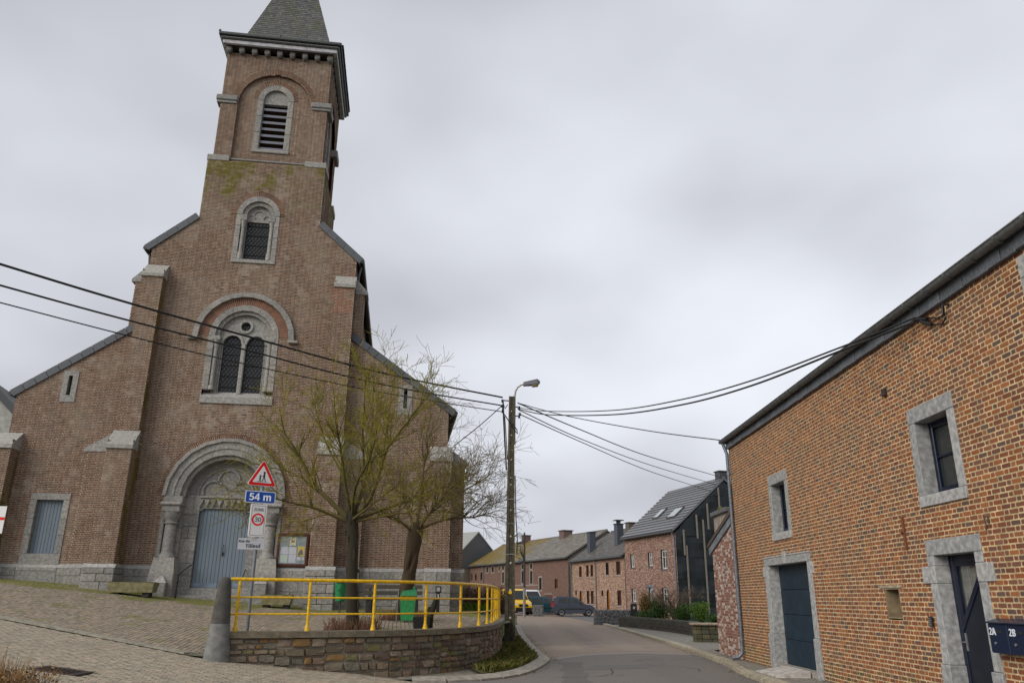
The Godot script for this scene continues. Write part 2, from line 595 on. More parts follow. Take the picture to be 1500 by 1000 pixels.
func setting() -> void:
	# ---- ground, road, pavements ----
	var mb := MB.new()
	flat_poly(mb, [[-400, -60], [400, -60], [400, 700], [-400, 700]], -0.10, Color(0.10, 0.115, 0.05))
	structure("ground", mb, M.soil)
	mb = MB.new()
	var far_col := Color(0.33, 0.265, 0.215)
	flat_poly(mb, [[1.05, 24.0], [0.95, 30], [0.6, 40], [0.5, 60], [0.7, 80], [-4, 92], [-14, 100], [-14, 108], [0, 100], [5.0, 86], [6.3, 62], [6.3, 45], [6.2, 31], [6.0, 26.5], [4.2, 27.5], [2.4, 26.3]], 0.0, far_col)
	structure("road", mb, M.asphalt)
	mb = MB.new()
	flat_poly(mb, [[-1.95, 1], [5.35, 1], [5.35, 18.5], [5.75, 22.5], [5.95, 26.2], [4.2, 27.1], [2.4, 25.9], [1.07, 23.6], [0.75, 21.6], [0.3, 19.9], [-0.3, 18.4], [-1.0, 17.6], [-1.7, 17.35], [-1.95, 16]], 0.0, Color(0.225, 0.207, 0.19))
	structure("road", mb, M.asphalt)
	mb = MB.new()                                    # tarred joint between the two surfacings
	flat_poly(mb, [[1.06, 23.6], [2.4, 25.9], [4.2, 27.1], [5.95, 26.2], [6.0, 26.5], [4.2, 27.5], [2.4, 26.3], [1.05, 24.0]], 0.001, Color(0.36, 0.34, 0.31))
	structure("road", mb, M.asphalt)
	mb = MB.new()                                    # light repair patches
	flat_poly(mb, [[3.0, 33.0], [4.6, 33.4], [4.5, 34.2], [3.1, 33.8]], 0.004, Color(0.34, 0.31, 0.28))
	flat_poly(mb, [[1.6, 20.5], [3.6, 21.3], [3.9, 22.6], [2.2, 22.0]], 0.004, Color(0.19, 0.18, 0.17))
	structure("road", mb, M.asphalt)
	mb = MB.new()                                    # worn strips in the wheel tracks and an old trench
	for q in [[2.0, 27.5, 2.3, 62.0, 0.55, Color(0.36, 0.295, 0.24)], [4.3, 28.0, 4.6, 60.0, 0.5, Color(0.35, 0.285, 0.235)], [3.2, 30.0, 3.3, 48.0, 0.3, Color(0.29, 0.24, 0.2)], [3.6, 10.0, 4.0, 25.0, 0.4, Color(0.215, 0.195, 0.18)], [1.0, 10.0, 1.7, 23.0, 0.35, Color(0.17, 0.155, 0.143)]]:
		var prev: Array = []
		for k in 31:
			var f := k / 30.0
			var c := Vector2(lerpf(q[0], q[2], f), lerpf(q[1], q[3], f))
			var cur := [c.x - q[4] * rng.randf_range(0.6, 1.1), c.x + q[4] * rng.randf_range(0.6, 1.1), c.y]
			if k > 0: mb.poly([at(prev[0], 0.003, prev[2]), at(prev[1], 0.003, prev[2]), at(cur[1], 0.003, cur[2]), at(cur[0], 0.003, cur[2])], Vector3.UP, q[5])
			prev = cur
	structure("road", mb, M.asphalt)
	mb = MB.new()                                    # cracks
	for q in [[2.0, 19.0, 0.9, 0.2], [3.4, 23.5, 0.7, -0.1], [4.6, 20.5, 1.3, 0.4], [1.2, 27.5, 1.1, 0.1], [4.8, 30.0, 0.9, -0.3], [2.6, 35.0, 1.4, 0.05], [0.6, 18.6, 0.3, 0.5], [5.0, 24.6, 0.2, 1.0]]:
		var p := Vector2(q[0], q[1])
		var ang: float = q[2]
		for k in 14:
			ang += rng.randf_range(-0.5, 0.5)
			var n := p + Vector2(cos(ang), sin(ang)) * 0.16
			var w := Vector2(-sin(ang), cos(ang)) * rng.randf_range(0.006, 0.014)
			mb.poly([at(p.x - w.x, 0.005, p.y - w.y), at(n.x - w.x, 0.005, n.y - w.y), at(n.x + w.x, 0.005, n.y + w.y), at(p.x + w.x, 0.005, p.y + w.y)], Vector3.UP, Color(0.05, 0.045, 0.04))
			p = n
	structure("road", mb, M.soil)
	mb = MB.new()                                    # dead leaves and grit along the kerbs and the wall foot
	for k in 2600:
		var p: Vector2
		if k % 3 == 0:
			var dd := rng.randf_range(9, 40)
			p = Vector2(ramp([[8, 5.3], [18.5, 5.3], [22.5, 5.7], [26.5, 5.9], [31, 6.1], [45, 6.2]], dd) - absf(rng.randfn(0, 0.16)), dd)
		elif k % 3 == 1:
			var dd := rng.randf_range(17.8, 40)
			p = Vector2(ramp([[17.8, -0.5], [18.85, 0.22], [20.2, 0.62], [21.8, 0.93], [23.8, 1.18], [26, 1.08], [30, 0.93], [40, 0.73]], dd) + absf(rng.randfn(0, 0.14)), dd)
		else:
			p = Vector2(rng.randf_range(5.6, 6.37), rng.randf_range(9, 25))
			if rng.randf() < 0.6: p.x = 6.38 - absf(rng.randfn(0, 0.12))
		var a := rng.randf() * TAU
		var u := Vector3(cos(a), rng.randf_range(-0.3, 0.3), sin(a)) * rng.randf_range(0.012, 0.035)
		var w := Vector3(-sin(a), rng.randf_range(-0.3, 0.3), cos(a)) * rng.randf_range(0.006, 0.018)
		var c := at(p.x, (0.118 if k % 3 == 2 else 0.012), p.y)
		mb.poly([c - u, c + w, c + u, c - w], Vector3.UP, vary(pick([Color(0.17, 0.10, 0.045), Color(0.10, 0.07, 0.04), Color(0.22, 0.16, 0.08), Color(0.06, 0.055, 0.03), Color(0.09, 0.105, 0.03)]), 0.25))
	var lit := put(self, "leaf_litter", mb, M.leaf, "stuff")
	tag(lit, "scattered dead leaves and grit along the kerbs and house foot", "leaves")
	# forecourt of the far terrace
	mb = MB.new()
	flat_poly(mb, [[6.32, 52], [6.3, 62], [5.0, 86], [0, 100], [2, 118], [8, 96], [14, 74], [16, 60], [10, 52]], 0.012, Color(0.2, 0.2, 0.205))
	structure("forecourt", mb, M.gravel)
	# pavement along the brick house, with its kerb stones
	mb = MB.new()
	flat_poly(mb, [[5.55, 1], [6.6, 1], [6.6, 27], [11.5, 34], [9.5, 52], [6.45, 52], [6.35, 31], [6.15, 26.5], [5.95, 22.5], [5.55, 18.5]], 0.105, Color(0.27, 0.255, 0.22))
	var pv := structure("pavement", mb, M.concrete)
	var ked := smooth_path([[5.45, 8], [5.45, 18.5], [5.85, 22.5], [6.05, 26.5], [6.25, 31], [6.35, 45], [6.35, 56]], 1.0)
	for k in ked.size() - 1:
		var a := ked[k]
		var b := ked[k + 1]
		var dd := (b - a).normalized()
		var nn := Vector2(-dd.y, dd.x)
		var q := MB.new()
		var col := vary(Color(0.4, 0.36, 0.28), 0.12)
		var p: Array = []
		for y in [-0.05, 0.115]:
			for e in [a + dd * 0.006 + nn * 0.1, b - dd * 0.006 + nn * 0.1, b - dd * 0.006 - nn * 0.12, a + dd * 0.006 - nn * 0.12]:
				p.append(at(e.x, y - (0.03 if (y > 0 and nn.dot(e - a) > 0) else 0.0), e.y))
		q.hexa(p, col)
		put(pv, "kerb_stone", q, M.concrete)
	# the paved street climbing to the left
	var sy := func(x: float, d: float) -> float: return street_y(x)
	mb = MB.new()
	var fx: Array = []
	for k in 40: fx.append(-40.0 + k * 1.0)
	fx.append_array([-1.9])
	for k in fx.size() - 1:
		var lim0 := ramp(FRONT_D, fx[k]) + 0.6
		var lim1 := ramp(FRONT_D, fx[k + 1]) + 0.6
		mb.poly([at(fx[k], street_y(fx[k]) - 0.02, 1), at(fx[k + 1], street_y(fx[k + 1]) - 0.02, 1), at(fx[k + 1], street_y(fx[k + 1]) - 0.02, lim1), at(fx[k], street_y(fx[k]) - 0.02, lim0)], Vector3.UP, Color(0.27, 0.25, 0.2))
	var st := structure("street", mb, M.concrete)
	mb = MB.new()
	var cols := [Color(0.40, 0.35, 0.275), Color(0.375, 0.335, 0.265), Color(0.42, 0.355, 0.28), Color(0.36, 0.325, 0.26)]
	var d := 7.0
	var r := 0
	while d < 19.5:
		var x := -16.0 + (0.1 if r & 1 else 0.0)
		while x < -1.95:
			var lim := ramp(FRONT_D, x) - 0.12
			if d < lim and (x < -5.6 or d < 17.3) and x > -0.66 * d - 1.2 and not (x > -7.0 and x < -6.2 and d > 12.1 and d < 12.75):
				paver(mb, Vector2(x, d), Vector2(1, 0), 0.194, 0.098, sy, 0.0, vary(pick(cols), 0.07))
			x += 0.2
		d += 0.104
		r += 1
	put(st, "paving_blocks", mb, M.concrete, "stuff")
	# the church square
	mb = MB.new()
	var py := func(x: float, dd: float) -> float: return plaza_y(x, dd)
	for k in 76:
		var x0 := -38.0 + k * 0.5
		var x1 := x0 + 0.5
		for j in 8:
			var p: Array = []
			for q in [[x0, j], [x1, j], [x1, j + 1], [x0, j + 1]]:
				var dq := lerpf(ramp(FRONT_D, q[0]) + (0.16 if q[0] > -5.8 else 0.0), back_d(q[0]) + 3.0, q[1] / 8.0)
				p.append(at(q[0], plaza_y(q[0], dq) - 0.02, dq))
			mb.poly(p, Vector3.UP, Color(0.15, 0.145, 0.10))
	var sq := structure("square", mb, M.concrete)
	mb = MB.new()
	var moss := FastNoiseLite.new()
	moss.seed = 5; moss.frequency = 0.35; moss.fractal_octaves = 4
	var pc := [Color(0.345, 0.29, 0.23), Color(0.315, 0.27, 0.215), Color(0.375, 0.31, 0.24), Color(0.29, 0.255, 0.20)]
	var ax := Vector2(sin(TURN) * -1.0, cos(TURN))     # joints run from the street to the church
	var bxv := Vector2(cos(TURN), sin(TURN))
	var o := Vector2(-9.84, 28.0)
	var u := -11.0
	var c := 0
	while u < 9.5:
		var w := -13.0 + (0.1 if c & 1 else 0.0)
		while w < 0.2:
			var q := o + bxv * u + ax * w
			if q.x > -17.5 and q.x < -0.75 and q.y > ramp(FRONT_D, q.x) + 0.2 and (q - Vector2(-3.6, 19.0)).length() > 0.62 and (q - Vector2(-2.9, 23.0)).length() > 0.7:
				var col: Color = vary(pick(pc), 0.13)
				var mo := moss.get_noise_2d(q.x * 2.0, q.y * 2.0) + 1.15 * smoothstep(-3.6, -0.3, w) - 0.22
				if mo > 0.0: col = col.lerp(Color(0.19, 0.195, 0.05), clampf(mo * 1.8, 0, 0.85))
				paver(mb, q, ax, 0.194, 0.092, py, 0.0, col)
			w += 0.2
		u += 0.1
		c += 1
	put(sq, "paving_blocks", mb, M.concrete, "stuff")
	# channel stones between the square and the street
	mb = MB.new()
	var ch := smooth_path([[-13.5, 18.8], [-11.1, 18.0], [-8.3, 17.08], [-5.95, 16.3]], 0.5)
	for k in ch.size() - 1:
		var a := ch[k]
		var b := ch[k + 1]
		var dv := (b - a).normalized()
		var nn := Vector2(-dv.y, dv.x)
		var q := MB.new()
		var p: Array = []
		for y in [-0.1, 0.035]:
			for e in [a + dv * 0.004 + nn * 0.24, b - dv * 0.004 + nn * 0.24, b - dv * 0.004 - nn * 0.02, a + dv * 0.004 - nn * 0.02]:
				p.append(at(e.x, street_y(e.x) + y, e.y))
		q.hexa(p, vary(Color(0.34, 0.32, 0.26), 0.08))
		put(sq, "edging_stone", q, M.concrete)
		q = MB.new()                                 # open joint of the channel, filled with black silt
		p = []
		for y in [-0.1, 0.004]:
			for e in [a - nn * 0.025, b - nn * 0.025, b - nn * 0.075, a - nn * 0.075]: p.append(at(e.x, street_y(e.x) + y, e.y))
		q.hexa(p, Color(0.02, 0.018, 0.012))
		put(sq, "channel_joint", q, M.soil)
	# paved strip at the foot of the curved wall
	mb = MB.new()
	flat_poly(mb, [[-2.4, 17.3], [-1.2, 17.5], [-0.55, 17.95], [0.05, 18.9], [0.35, 19.8], [-0.5, 20.4], [-1.2, 20.0], [-2.2, 18.6]], 0.055, Color(0.27, 0.25, 0.2))
	structure("pavement", mb, M.concrete)
	# verge beside the road and its kerb
	mb = MB.new()
	var vg := [[-0.62, 18.7], [-0.2, 18.95], [0.1, 19.5], [0.33, 20.2], [0.62, 21.7], [0.8, 23.7], [0.7, 26], [0.55, 30], [0.35, 40], [0.3, 52]]
	var vp := smooth_path(vg, 0.6)
	for k in vp.size() - 1:
		var a := vp[k]
		var b := vp[k + 1]
		var wa := -0.5 if a.y > 24 else ramp([[18.6, -0.75], [19.6, -0.9], [21.2, -0.6], [24, -0.4]], a.y)
		var wb := -0.5 if b.y > 24 else ramp([[18.6, -0.75], [19.6, -0.9], [21.2, -0.6], [24, -0.4]], b.y)
		mb.poly([at(a.x, 0.07, a.y), at(b.x, 0.07, b.y), at(wb, 0.13, b.y), at(wa, 0.13, a.y)], Vector3.UP, Color(0.12, 0.115, 0.05))
	var ve := structure("verge", mb, M.soil)
	var kp := smooth_path([[-2.0, 17.35], [-1.2, 17.5], [-0.55, 17.95], [0.05, 18.85], [0.45, 20.2], [0.75, 21.8], [1.0, 23.8], [0.9, 26], [0.75, 30], [0.55, 40], [0.5, 52]], 0.7)
	for k in kp.size() - 1:
		var a := kp[k]
		var b := kp[k + 1]
		var dv := (b - a).normalized()
		var nn := Vector2(-dv.y, dv.x)
		var q := MB.new()
		var p: Array = []
		for y in [-0.05, 0.1]:
			for e in [a + dv * 0.006 + nn * 0.16, b - dv * 0.006 + nn * 0.16, b - dv * 0.006 - nn * 0.15, a + dv * 0.006 - nn * 0.15]:
				p.append(at(e.x, y - (0.06 if (y > 0 and nn.dot(e - a) < 0) else 0.0), e.y))
		q.hexa(p, vary(Color(0.36, 0.335, 0.29), 0.1))
		put(ve, "kerb_stone", q, M.concrete)
	# grass on the verge
	mb = MB.new()
	for k in 16000:
		var dd := rng.randf_range(18.8, 34.0)
		if rng.randf() < 0.4: dd = rng.randf_range(18.8, 24)
		var xr := ramp([[18.7, -0.5], [19.0, -0.2], [20, 0.22], [21.7, 0.52], [23.7, 0.75], [30, 0.5], [34, 0.4]], dd)
		var xl := ramp([[18.7, -0.7], [19.6, -0.85], [21.2, -0.55], [24, -0.3], [34, -0.25]], dd)
		var x := rng.randf_range(xl, xr)
		blade(mb, at(x, 0.09, dd), rng.randf_range(0.05, 0.16), [Color(0.10, 0.12, 0.025), Color(0.16, 0.15, 0.05), Color(0.23, 0.19, 0.09), Color(0.075, 0.1, 0.02)])
	var gr := put(self, "grass", mb, M.grass, "stuff")
	tag(gr, "rough yellowish green grass of the verge round the concrete pole", "grass")
	# grassy bank beside the church
	mb = MB.new()
	var bank := func(x: float, dd: float) -> float: return maxf(0.05, 1.15 * clampf((0.0 - x) / 1.2, 0, 1) + 0.12 * sin(dd * 0.5))
	var bxs: Array = []
	for k in 12: bxs.append(-9.0 + k * 0.8)
	var bds: Array = []
	for k in 12: bds.append(30.0 + k * 2.2)
	sheet(mb, bxs, bds, bank, Color(0.10, 0.14, 0.025))
	structure("bank", mb, M.soil)
	mb = MB.new()
	for k in 9000:
		var x := rng.randf_range(-3.6, -0.3)
		var dd := rng.randf_range(30, 46)
		blade(mb, at(x, bank.call(x, dd), dd), rng.randf_range(0.06, 0.2), [Color(0.09, 0.15, 0.02), Color(0.12, 0.17, 0.03), Color(0.07, 0.11, 0.02)], 2.0)
	gr = put(self, "grass", mb, M.grass, "stuff")
	tag(gr, "bright green grass on the bank behind the church corner", "grass")

func blade(mb: MB, p: Vector3, h: float, cols: Array, fat := 1.0) -> void:
	var a := rng.randf() * TAU
	var s := Vector3(cos(a), 0, sin(a)) * 0.006 * fat
	var l := Vector3(rng.randf_range(-1, 1), 0, rng.randf_range(-1, 1)) * h * 0.6
	mb.poly([p - s, p + s, p + l * 0.4 + Vector3(0, h * 0.7, 0) + s * 0.6, p + l + Vector3(0, h, 0)], Vector3(-s.z, 0.0, s.x) * 50.0 + Vector3(0, 0.1, 0), vary(pick(cols), 0.25))

func sky_and_light() -> void:
	var cam := Camera3D.new()
	cam.name = "camera"
	add_child(cam)
	cam.position = Vector3(0, 1.65, 0)
	cam.basis = Basis(Vector3.RIGHT, 0.3183) * Basis(Vector3.BACK, 0.008)
	cam.fov = rad_to_deg(2.0 * atan(500.0 / 1141.43))
	cam.keep_aspect = Camera3D.KEEP_HEIGHT
	cam.near = 0.1
	cam.far = 1500.0
	cam.current = true
	# overcast sky: one computed layer of soft cloud all round
	var w := 1024
	var h := 512
	var n1 := FastNoiseLite.new()
	n1.seed = 11; n1.frequency = 0.9; n1.fractal_octaves = 5; n1.fractal_gain = 0.42
	var n2 := FastNoiseLite.new()
	n2.seed = 23; n2.frequency = 0.45; n2.fractal_octaves = 3
	var im := Image.create(w, h, false, Image.FORMAT_RGBF)
	var b1 := Vector3(-0.12, 0.62, -0.78).normalized()      # thin bright cloud beside the spire, thicker banks over the brick house
	var b2 := Vector3(0.22, 0.38, -0.9).normalized()
	var b3 := Vector3(0.56, 0.6, -0.57).normalized()
	var b4 := Vector3(0.1, 0.14, -0.98).normalized()
	for y in h:
		var el := PI * (0.5 - (y + 0.5) / h)
		for x in w:
			var az := TAU * (x + 0.5) / w
			var dir := Vector3(cos(el) * sin(az), sin(el), cos(el) * cos(az))
			var q := dir / (absf(dir.y) + 0.35)
			var f := 0.5 + 0.5 * n1.get_noise_3d(q.x * 1.1, dir.y * 1.2, q.z * 1.1) + 0.55 * n2.get_noise_3d(q.x, dir.y * 2.0, q.z)
			f += 0.42 * exp(-dir.distance_squared_to(b1) / 0.10) - 0.34 * exp(-dir.distance_squared_to(b2) / 0.05) - 0.42 * exp(-dir.distance_squared_to(b3) / 0.09) + 0.2 * exp(-dir.distance_squared_to(b4) / 0.05)
			f = clampf(f, 0, 1)
			var cc := Color(0.275, 0.284, 0.312).lerp(Color(0.555, 0.575, 0.62), smoothstep(0.0, 1.0, f))
			if dir.y < 0.0: cc = cc.lerp(Color(0.2, 0.19, 0.17), smoothstep(0.0, -0.15, dir.y))
			im.set_pixel(x, y, cc)
	var pm := PanoramaSkyMaterial.new()
	pm.panorama = ImageTexture.create_from_image(im)
	var sky := Sky.new()
	sky.sky_material = pm
	var env := Environment.new()
	env.background_mode = Environment.BG_SKY
	env.sky = sky
	env.background_energy_multiplier = 1.0
	env.tonemap_mode = Environment.TONE_MAPPER_LINEAR
	env.tonemap_exposure = 1.65
	env.sdfgi_enabled = true
	env.ssao_enabled = true
	env.ssil_enabled = true
	var we := WorldEnvironment.new()
	we.name = "world_environment"
	we.environment = env
	add_child(we)
	var sun := DirectionalLight3D.new()
	sun.name = "sun"
	sun.light_energy = 0.5
	sun.light_color = Color(1.0, 0.97, 0.93)
	sun.light_angular_distance = 40.0
	sun.shadow_enabled = true
	add_child(sun)
	sun.look_at_from_position(Vector3(-14, 11, 12), Vector3.ZERO)

# ---------- the church ----------
const STONE := [Color(0.35, 0.34, 0.32), Color(0.305, 0.30, 0.285), Color(0.385, 0.37, 0.34), Color(0.33, 0.318, 0.296)]
const CBRICK := [Color(0.20, 0.105, 0.066), Color(0.175, 0.082, 0.05), Color(0.23, 0.13, 0.083), Color(0.135, 0.072, 0.05), Color(0.20, 0.115, 0.078), Color(0.165, 0.10, 0.073)]
const SLATE := [Color(0.085, 0.09, 0.10), Color(0.07, 0.075, 0.085), Color(0.10, 0.105, 0.115)]
const CMORT := Color(0.50, 0.435, 0.355)

# a flat sheet with openings, cut into thin level strips
func holed(mb: MB, outer: PackedVector2Array, holes: Array, z: float, step: float, col: Color) -> void:
	var lo := 1e9
	var hi := -1e9
	for p in outer:
		lo = min(lo, p.y); hi = max(hi, p.y)
	var y := lo
	while y < hi - 1e-4:
		var y1: float = min(y + step, hi)
		var a := spans(outer, holes, y + 1e-4)
		var b := spans(outer, holes, y1 - 1e-4)
		if a.size() != b.size():
			a = spans(outer, holes, (y + y1) * 0.5)
			b = a
		for k in a.size():
			mb.poly([Vector3(a[k][0], y, z), Vector3(b[k][0], y1, z), Vector3(b[k][1], y1, z), Vector3(a[k][1], y, z)], Vector3(0, 0, 1), col)
		y = y1

func brick_ring(mb: MB, cx: float, cy: float, r0: float, r1: float, z: float, cols: Array, a0 := 0.0, a1 := PI) -> void:
	var cnt := int((a1 - a0) * r0 / 0.062)
	for k in cnt:
		var g0 := 0.009 / r0
		mb.seg(cx, cy, r0 + 0.005, r1 - 0.005, lerpf(a0, a1, float(k) / cnt) + g0, lerpf(a0, a1, float(k + 1) / cnt) - g0, z - 0.03, z + 0.008, vary(pick(cols), 0.18))

func lattice(mb: MB, outer: PackedVector2Array, z: float, step: float, r: float, col: Color) -> void:    # diamond leading clipped to the light
	var bb := Rect2(outer[0], Vector2.ZERO)
	for p in outer: bb = bb.expand(p)
	for sg in [-1.0, 1.0]:
		var c0: float = bb.position.y - bb.size.x * 1.6
		while c0 < bb.end.y + bb.size.x * 1.6:
			var ln := PackedVector2Array([Vector2(bb.position.x - 0.01, c0 + (0.0 if sg > 0 else bb.size.x * 1.5)), Vector2(bb.end.x + 0.01, c0 + (bb.size.x * 1.5 if sg > 0 else 0.0))])
			for s in Geometry2D.intersect_polyline_with_polygon(ln, outer):
				if s.size() > 1: mb.tube([Vector3(s[0].x, s[0].y, z), Vector3(s[-1].x, s[-1].y, z)], [r, r], 4, col, false)
			c0 += step
	var y := bb.position.y + 0.3
	while y < bb.end.y:
		for s in Geometry2D.intersect_polyline_with_polygon(PackedVector2Array([Vector2(bb.position.x - 0.01, y), Vector2(bb.end.x + 0.01, y)]), outer):
			mb.tube([Vector3(s[0].x, y, z + 0.01), Vector3(s[-1].x, y, z + 0.01)], [r * 1.2, r * 1.2], 4, col, false)
		y += 0.42

func ngon(cx: float, cy: float, r: float, k := 16) -> PackedVector2Array:
	var p := PackedVector2Array()
	for j in k: p.append(Vector2(cx + r * cos(TAU * j / k), cy + r * sin(TAU * j / k)))
	return p

func church() -> void:
	church_xf = Transform3D(Basis(Vector3.UP, TURN), at(-10.068, 0, 27.968))
	var T := thing("church", "brown brick church with square bell tower, grey stone portal and slate spire", "church", church_xf)
	var cx := -0.08
	var stain := FastNoiseLite.new()
	stain.seed = 8; stain.frequency = 0.45; stain.fractal_octaves = 4
	var tint := func(x: float, y: float, c: Color) -> Color:
		var s := stain.get_noise_2d(x, y * 0.8)
		var q: Color = c.lerp(Color(0.30, 0.24, 0.19), clampf(s * 1.5, 0.0, 0.45))
		q = q.lerp(Color(0.16, 0.10, 0.075), clampf(-s * 1.3, 0.0, 0.5))
		var lime: float = stain.get_noise_2d(x * 2.6 - 70.0, y * 2.2) * 1.5 - 0.3       # lime bloom under the sills and beside the portal
		if (absf(x) < 1.0 and y > 13.0 and y < 13.95) or (absf(x) < 1.9 and y > 7.3 and y < 8.4) or (x > 3.0 and y > 4.5 and y < 6.5) or (absf(x) < 1.2 and y > 17.0 and y < 17.8): lime += 0.45
		if lime > 0.0 and rng.randf() < 0.75: q = q.lerp(Color(0.46, 0.39, 0.33), clampf(lime * 0.9, 0.0, 0.6))
		if x > 2.9 and x < 3.95 and y > 12.0 and y < 13.1 and stain.get_noise_2d(x * 3.0, y * 3.0) > -0.1: q = q.lerp(Color(0.33, 0.11, 0.06), 0.6)
		var gm := stain.get_noise_2d(x * 2.2 + 40.0, y * 1.3) * 1.3 + smoothstep(15.6, 18.2, y) * 0.75 - 0.6
		if absf(x) > 1.3: gm += 0.4 * smoothstep(17.0, 18.2, y)
		if y > 15.5 and y < 18.6 and gm + rng.randf_range(-0.25, 0.2) > 0.0:
			q = q.lerp(Color(0.175, 0.16, 0.035), clampf(gm * 1.1 + rng.randf_range(0.1, 0.35), 0, 0.8))
			if gm > 0.3 and rng.randf() < 0.45: q.a = 0.5
		return q
	var O := {h = 0.0605, l = 0.205, j = 0.0175, proud = 0.008, bevel = 0.003, cols = CBRICK, mortar = CMORT, tint = tint}
	# main front with its gables, then the upper tower
	var fr := PackedVector2Array([Vector2(-7.6, 2.6), Vector2(-7.6, 8.42), Vector2(-3.88, 11.1), Vector2(-3.88, 14.35), Vector2(-2.33, 15.75), Vector2(-2.33, 18.4), Vector2(2.33, 18.4), Vector2(2.33, 15.75), Vector2(3.88, 14.35), Vector2(3.88, 11.1), Vector2(7.75, 8.3), Vector2(7.75, 2.6)])
	var w1 := PackedVector2Array([Vector2(cx - 1.27, 8.35), Vector2(cx - 1.27, 10.95)])
	var w1b := arch_poly(cx, 10.95, 10.95, 1.64)
	var w2 := rect(cx - 0.82, 14.0, cx + 0.82, 16.09)
	var holes := [arch_poly(cx, 4.97, 4.97, 2.26), rect(cx - 2.03, 2.0, cx + 2.03, 4.98), rect(cx - 1.27, 8.38, cx + 1.27, 10.98), w1b, w2, arch_poly(cx, 16.06, 16.06, 1.04), rect(-6.44, 2.4, -5.17, 4.93), rect(-6.14, 8.23, -5.66, 9.3), rect(5.85, 8.23, 6.33, 9.3)]
	var mm := MB.new()
	var mb := MB.new()
	brick_face(mm, mb, Transform3D.IDENTITY, fr, holes, O)
	for k in fr.size() - 1:                                         # thickness of the front wall
		var a := fr[k]
		var b := fr[(k + 1) % fr.size()]
		var e := b - a
		mm.poly([Vector3(a.x, a.y, 0), Vector3(b.x, b.y, 0), Vector3(b.x, b.y, -0.55), Vector3(a.x, a.y, -0.55)], Vector3(-e.y, e.x, 0), Color(0.24, 0.15, 0.11))
	brick_ring(mb, cx, 4.97, 2.03, 2.26, 0.0, CBRICK)
	brick_ring(mb, cx, 10.95, 1.28, 1.64, 0.0, [Color(0.27, 0.12, 0.08), Color(0.24, 0.12, 0.08)])
	brick_ring(mb, cx, 16.06, 0.82, 1.04, 0.0, CBRICK)
	holed(mm, arch_poly(cx, 4.97, 4.97, 2.26), [arch_poly(cx, 4.9, 4.97, 2.0)], 0.0, 0.05, CMORT)
	holed(mm, arch_poly(cx, 10.95, 10.95, 1.64), [arch_poly(cx, 10.9, 10.95, 1.26)], 0.0, 0.05, CMORT)
	holed(mm, arch_poly(cx, 16.06, 16.06, 1.04), [arch_poly(cx, 16.0, 16.06, 0.8)], 0.0, 0.05, CMORT)
	var wall := put(T, "front_wall", mm, M.mortar)
	put(wall, "bricks", mb, M.brick, "stuff")
	mm = MB.new()
	mb = MB.new()
	var up := Transform3D(Basis.IDENTITY, Vector3(0, 0, -0.1))
	var pan := Transform3D(Basis.IDENTITY, Vector3(0, 0, -0.24))
	brick_face(mm, mb, up, rect(-2.17, 18.4, 2.17, 23.7), [arch_poly(0, 18.6, 21.3, 1.72)], O)
	for sg in [-1.0, 1.0]:
		brick_face(mm, mb, up, rect(min(sg * 1.49, sg * 1.72), 18.6, max(sg * 1.49, sg * 1.72), 21.3), [], O)
	brick_ring(mb, 0, 21.3, 1.49, 1.72, -0.1, CBRICK)
	holed(mm, arch_poly(0, 21.3, 21.3, 1.72), [arch_poly(0, 21.2, 21.3, 1.49)], -0.1, 0.05, CMORT)
	for k in 24:
		var a0 := PI * k / 24.0
		var a1 := PI * (k + 1) / 24.0
		mm.poly([Vector3(1.49 * cos(a0), 21.3 + 1.49 * sin(a0), -0.1), Vector3(1.49 * cos(a1), 21.3 + 1.49 * sin(a1), -0.1), Vector3(1.49 * cos(a1), 21.3 + 1.49 * sin(a1), -0.24), Vector3(1.49 * cos(a0), 21.3 + 1.49 * sin(a0), -0.24)], Vector3(-cos(a0), -sin(a0), 0), Color(0.22, 0.13, 0.10))
	for sg in [-1.0, 1.0]: mm.poly([Vector3(sg * 1.49, 18.6, -0.1), Vector3(sg * 1.49, 21.3, -0.1), Vector3(sg * 1.49, 21.3, -0.24), Vector3(sg * 1.49, 18.6, -0.24)], Vector3(-sg, 0, 0), Color(0.22, 0.13, 0.10))
	brick_face(mm, mb, pan, arch_poly(0, 18.6, 21.3, 1.49), [arch_poly(0.02, 19.03, 21.6, 0.94)], O)
	for sg in [-1.0, 1.0]: brick_face(mm, mb, pan, rect(min(0.02 + sg * 0.74, 0.02 + sg * 0.94), 19.03, max(0.02 + sg * 0.74, 0.02 + sg * 0.94), 21.6), [], O)
	holed(mm, arch_poly(0.02, 21.6, 21.6, 0.94), [arch_poly(0.02, 21.55, 21.6, 0.72)], -0.24, 0.05, CMORT)
	brick_ring(mb, 0.02, 21.6, 0.74, 0.94, -0.24, CBRICK)
	# tower flank towards the road, and the nave flank behind the buttress
	var side := Transform3D(Basis(Vector3(0, 0, -1), Vector3(0, 1, 0), Vector3(1, 0, 0)), Vector3(2.33, 0, 0))
	brick_face(mm, mb, side, rect(0, 10.5, 4.66, 18.4), [], O)
	side.origin = Vector3(2.17, 0, -0.1)
	brick_face(mm, mb, side, rect(0, 18.4, 4.46, 23.7), [arch_poly(2.23, 18.6, 21.3, 1.49)], O)
	side.origin = Vector3(2.03, 0, -0.1)
	brick_face(mm, mb, side, arch_poly(2.23, 18.6, 21.3, 1.49), [arch_poly(2.23, 19.03, 21.6, 0.74)], O)
	var tw := put(T, "tower_wall", mm, M.mortar)
	put(tw, "bricks", mb, M.brick, "stuff")
	mm = MB.new()
	mb = MB.new()
	side.origin = Vector3(3.88, 0, 0)
	brick_face(mm, mb, side, rect(0, 10.8, 16, 14.3), [], O)
	var nv := put(T, "nave_wall", mm, M.mortar)
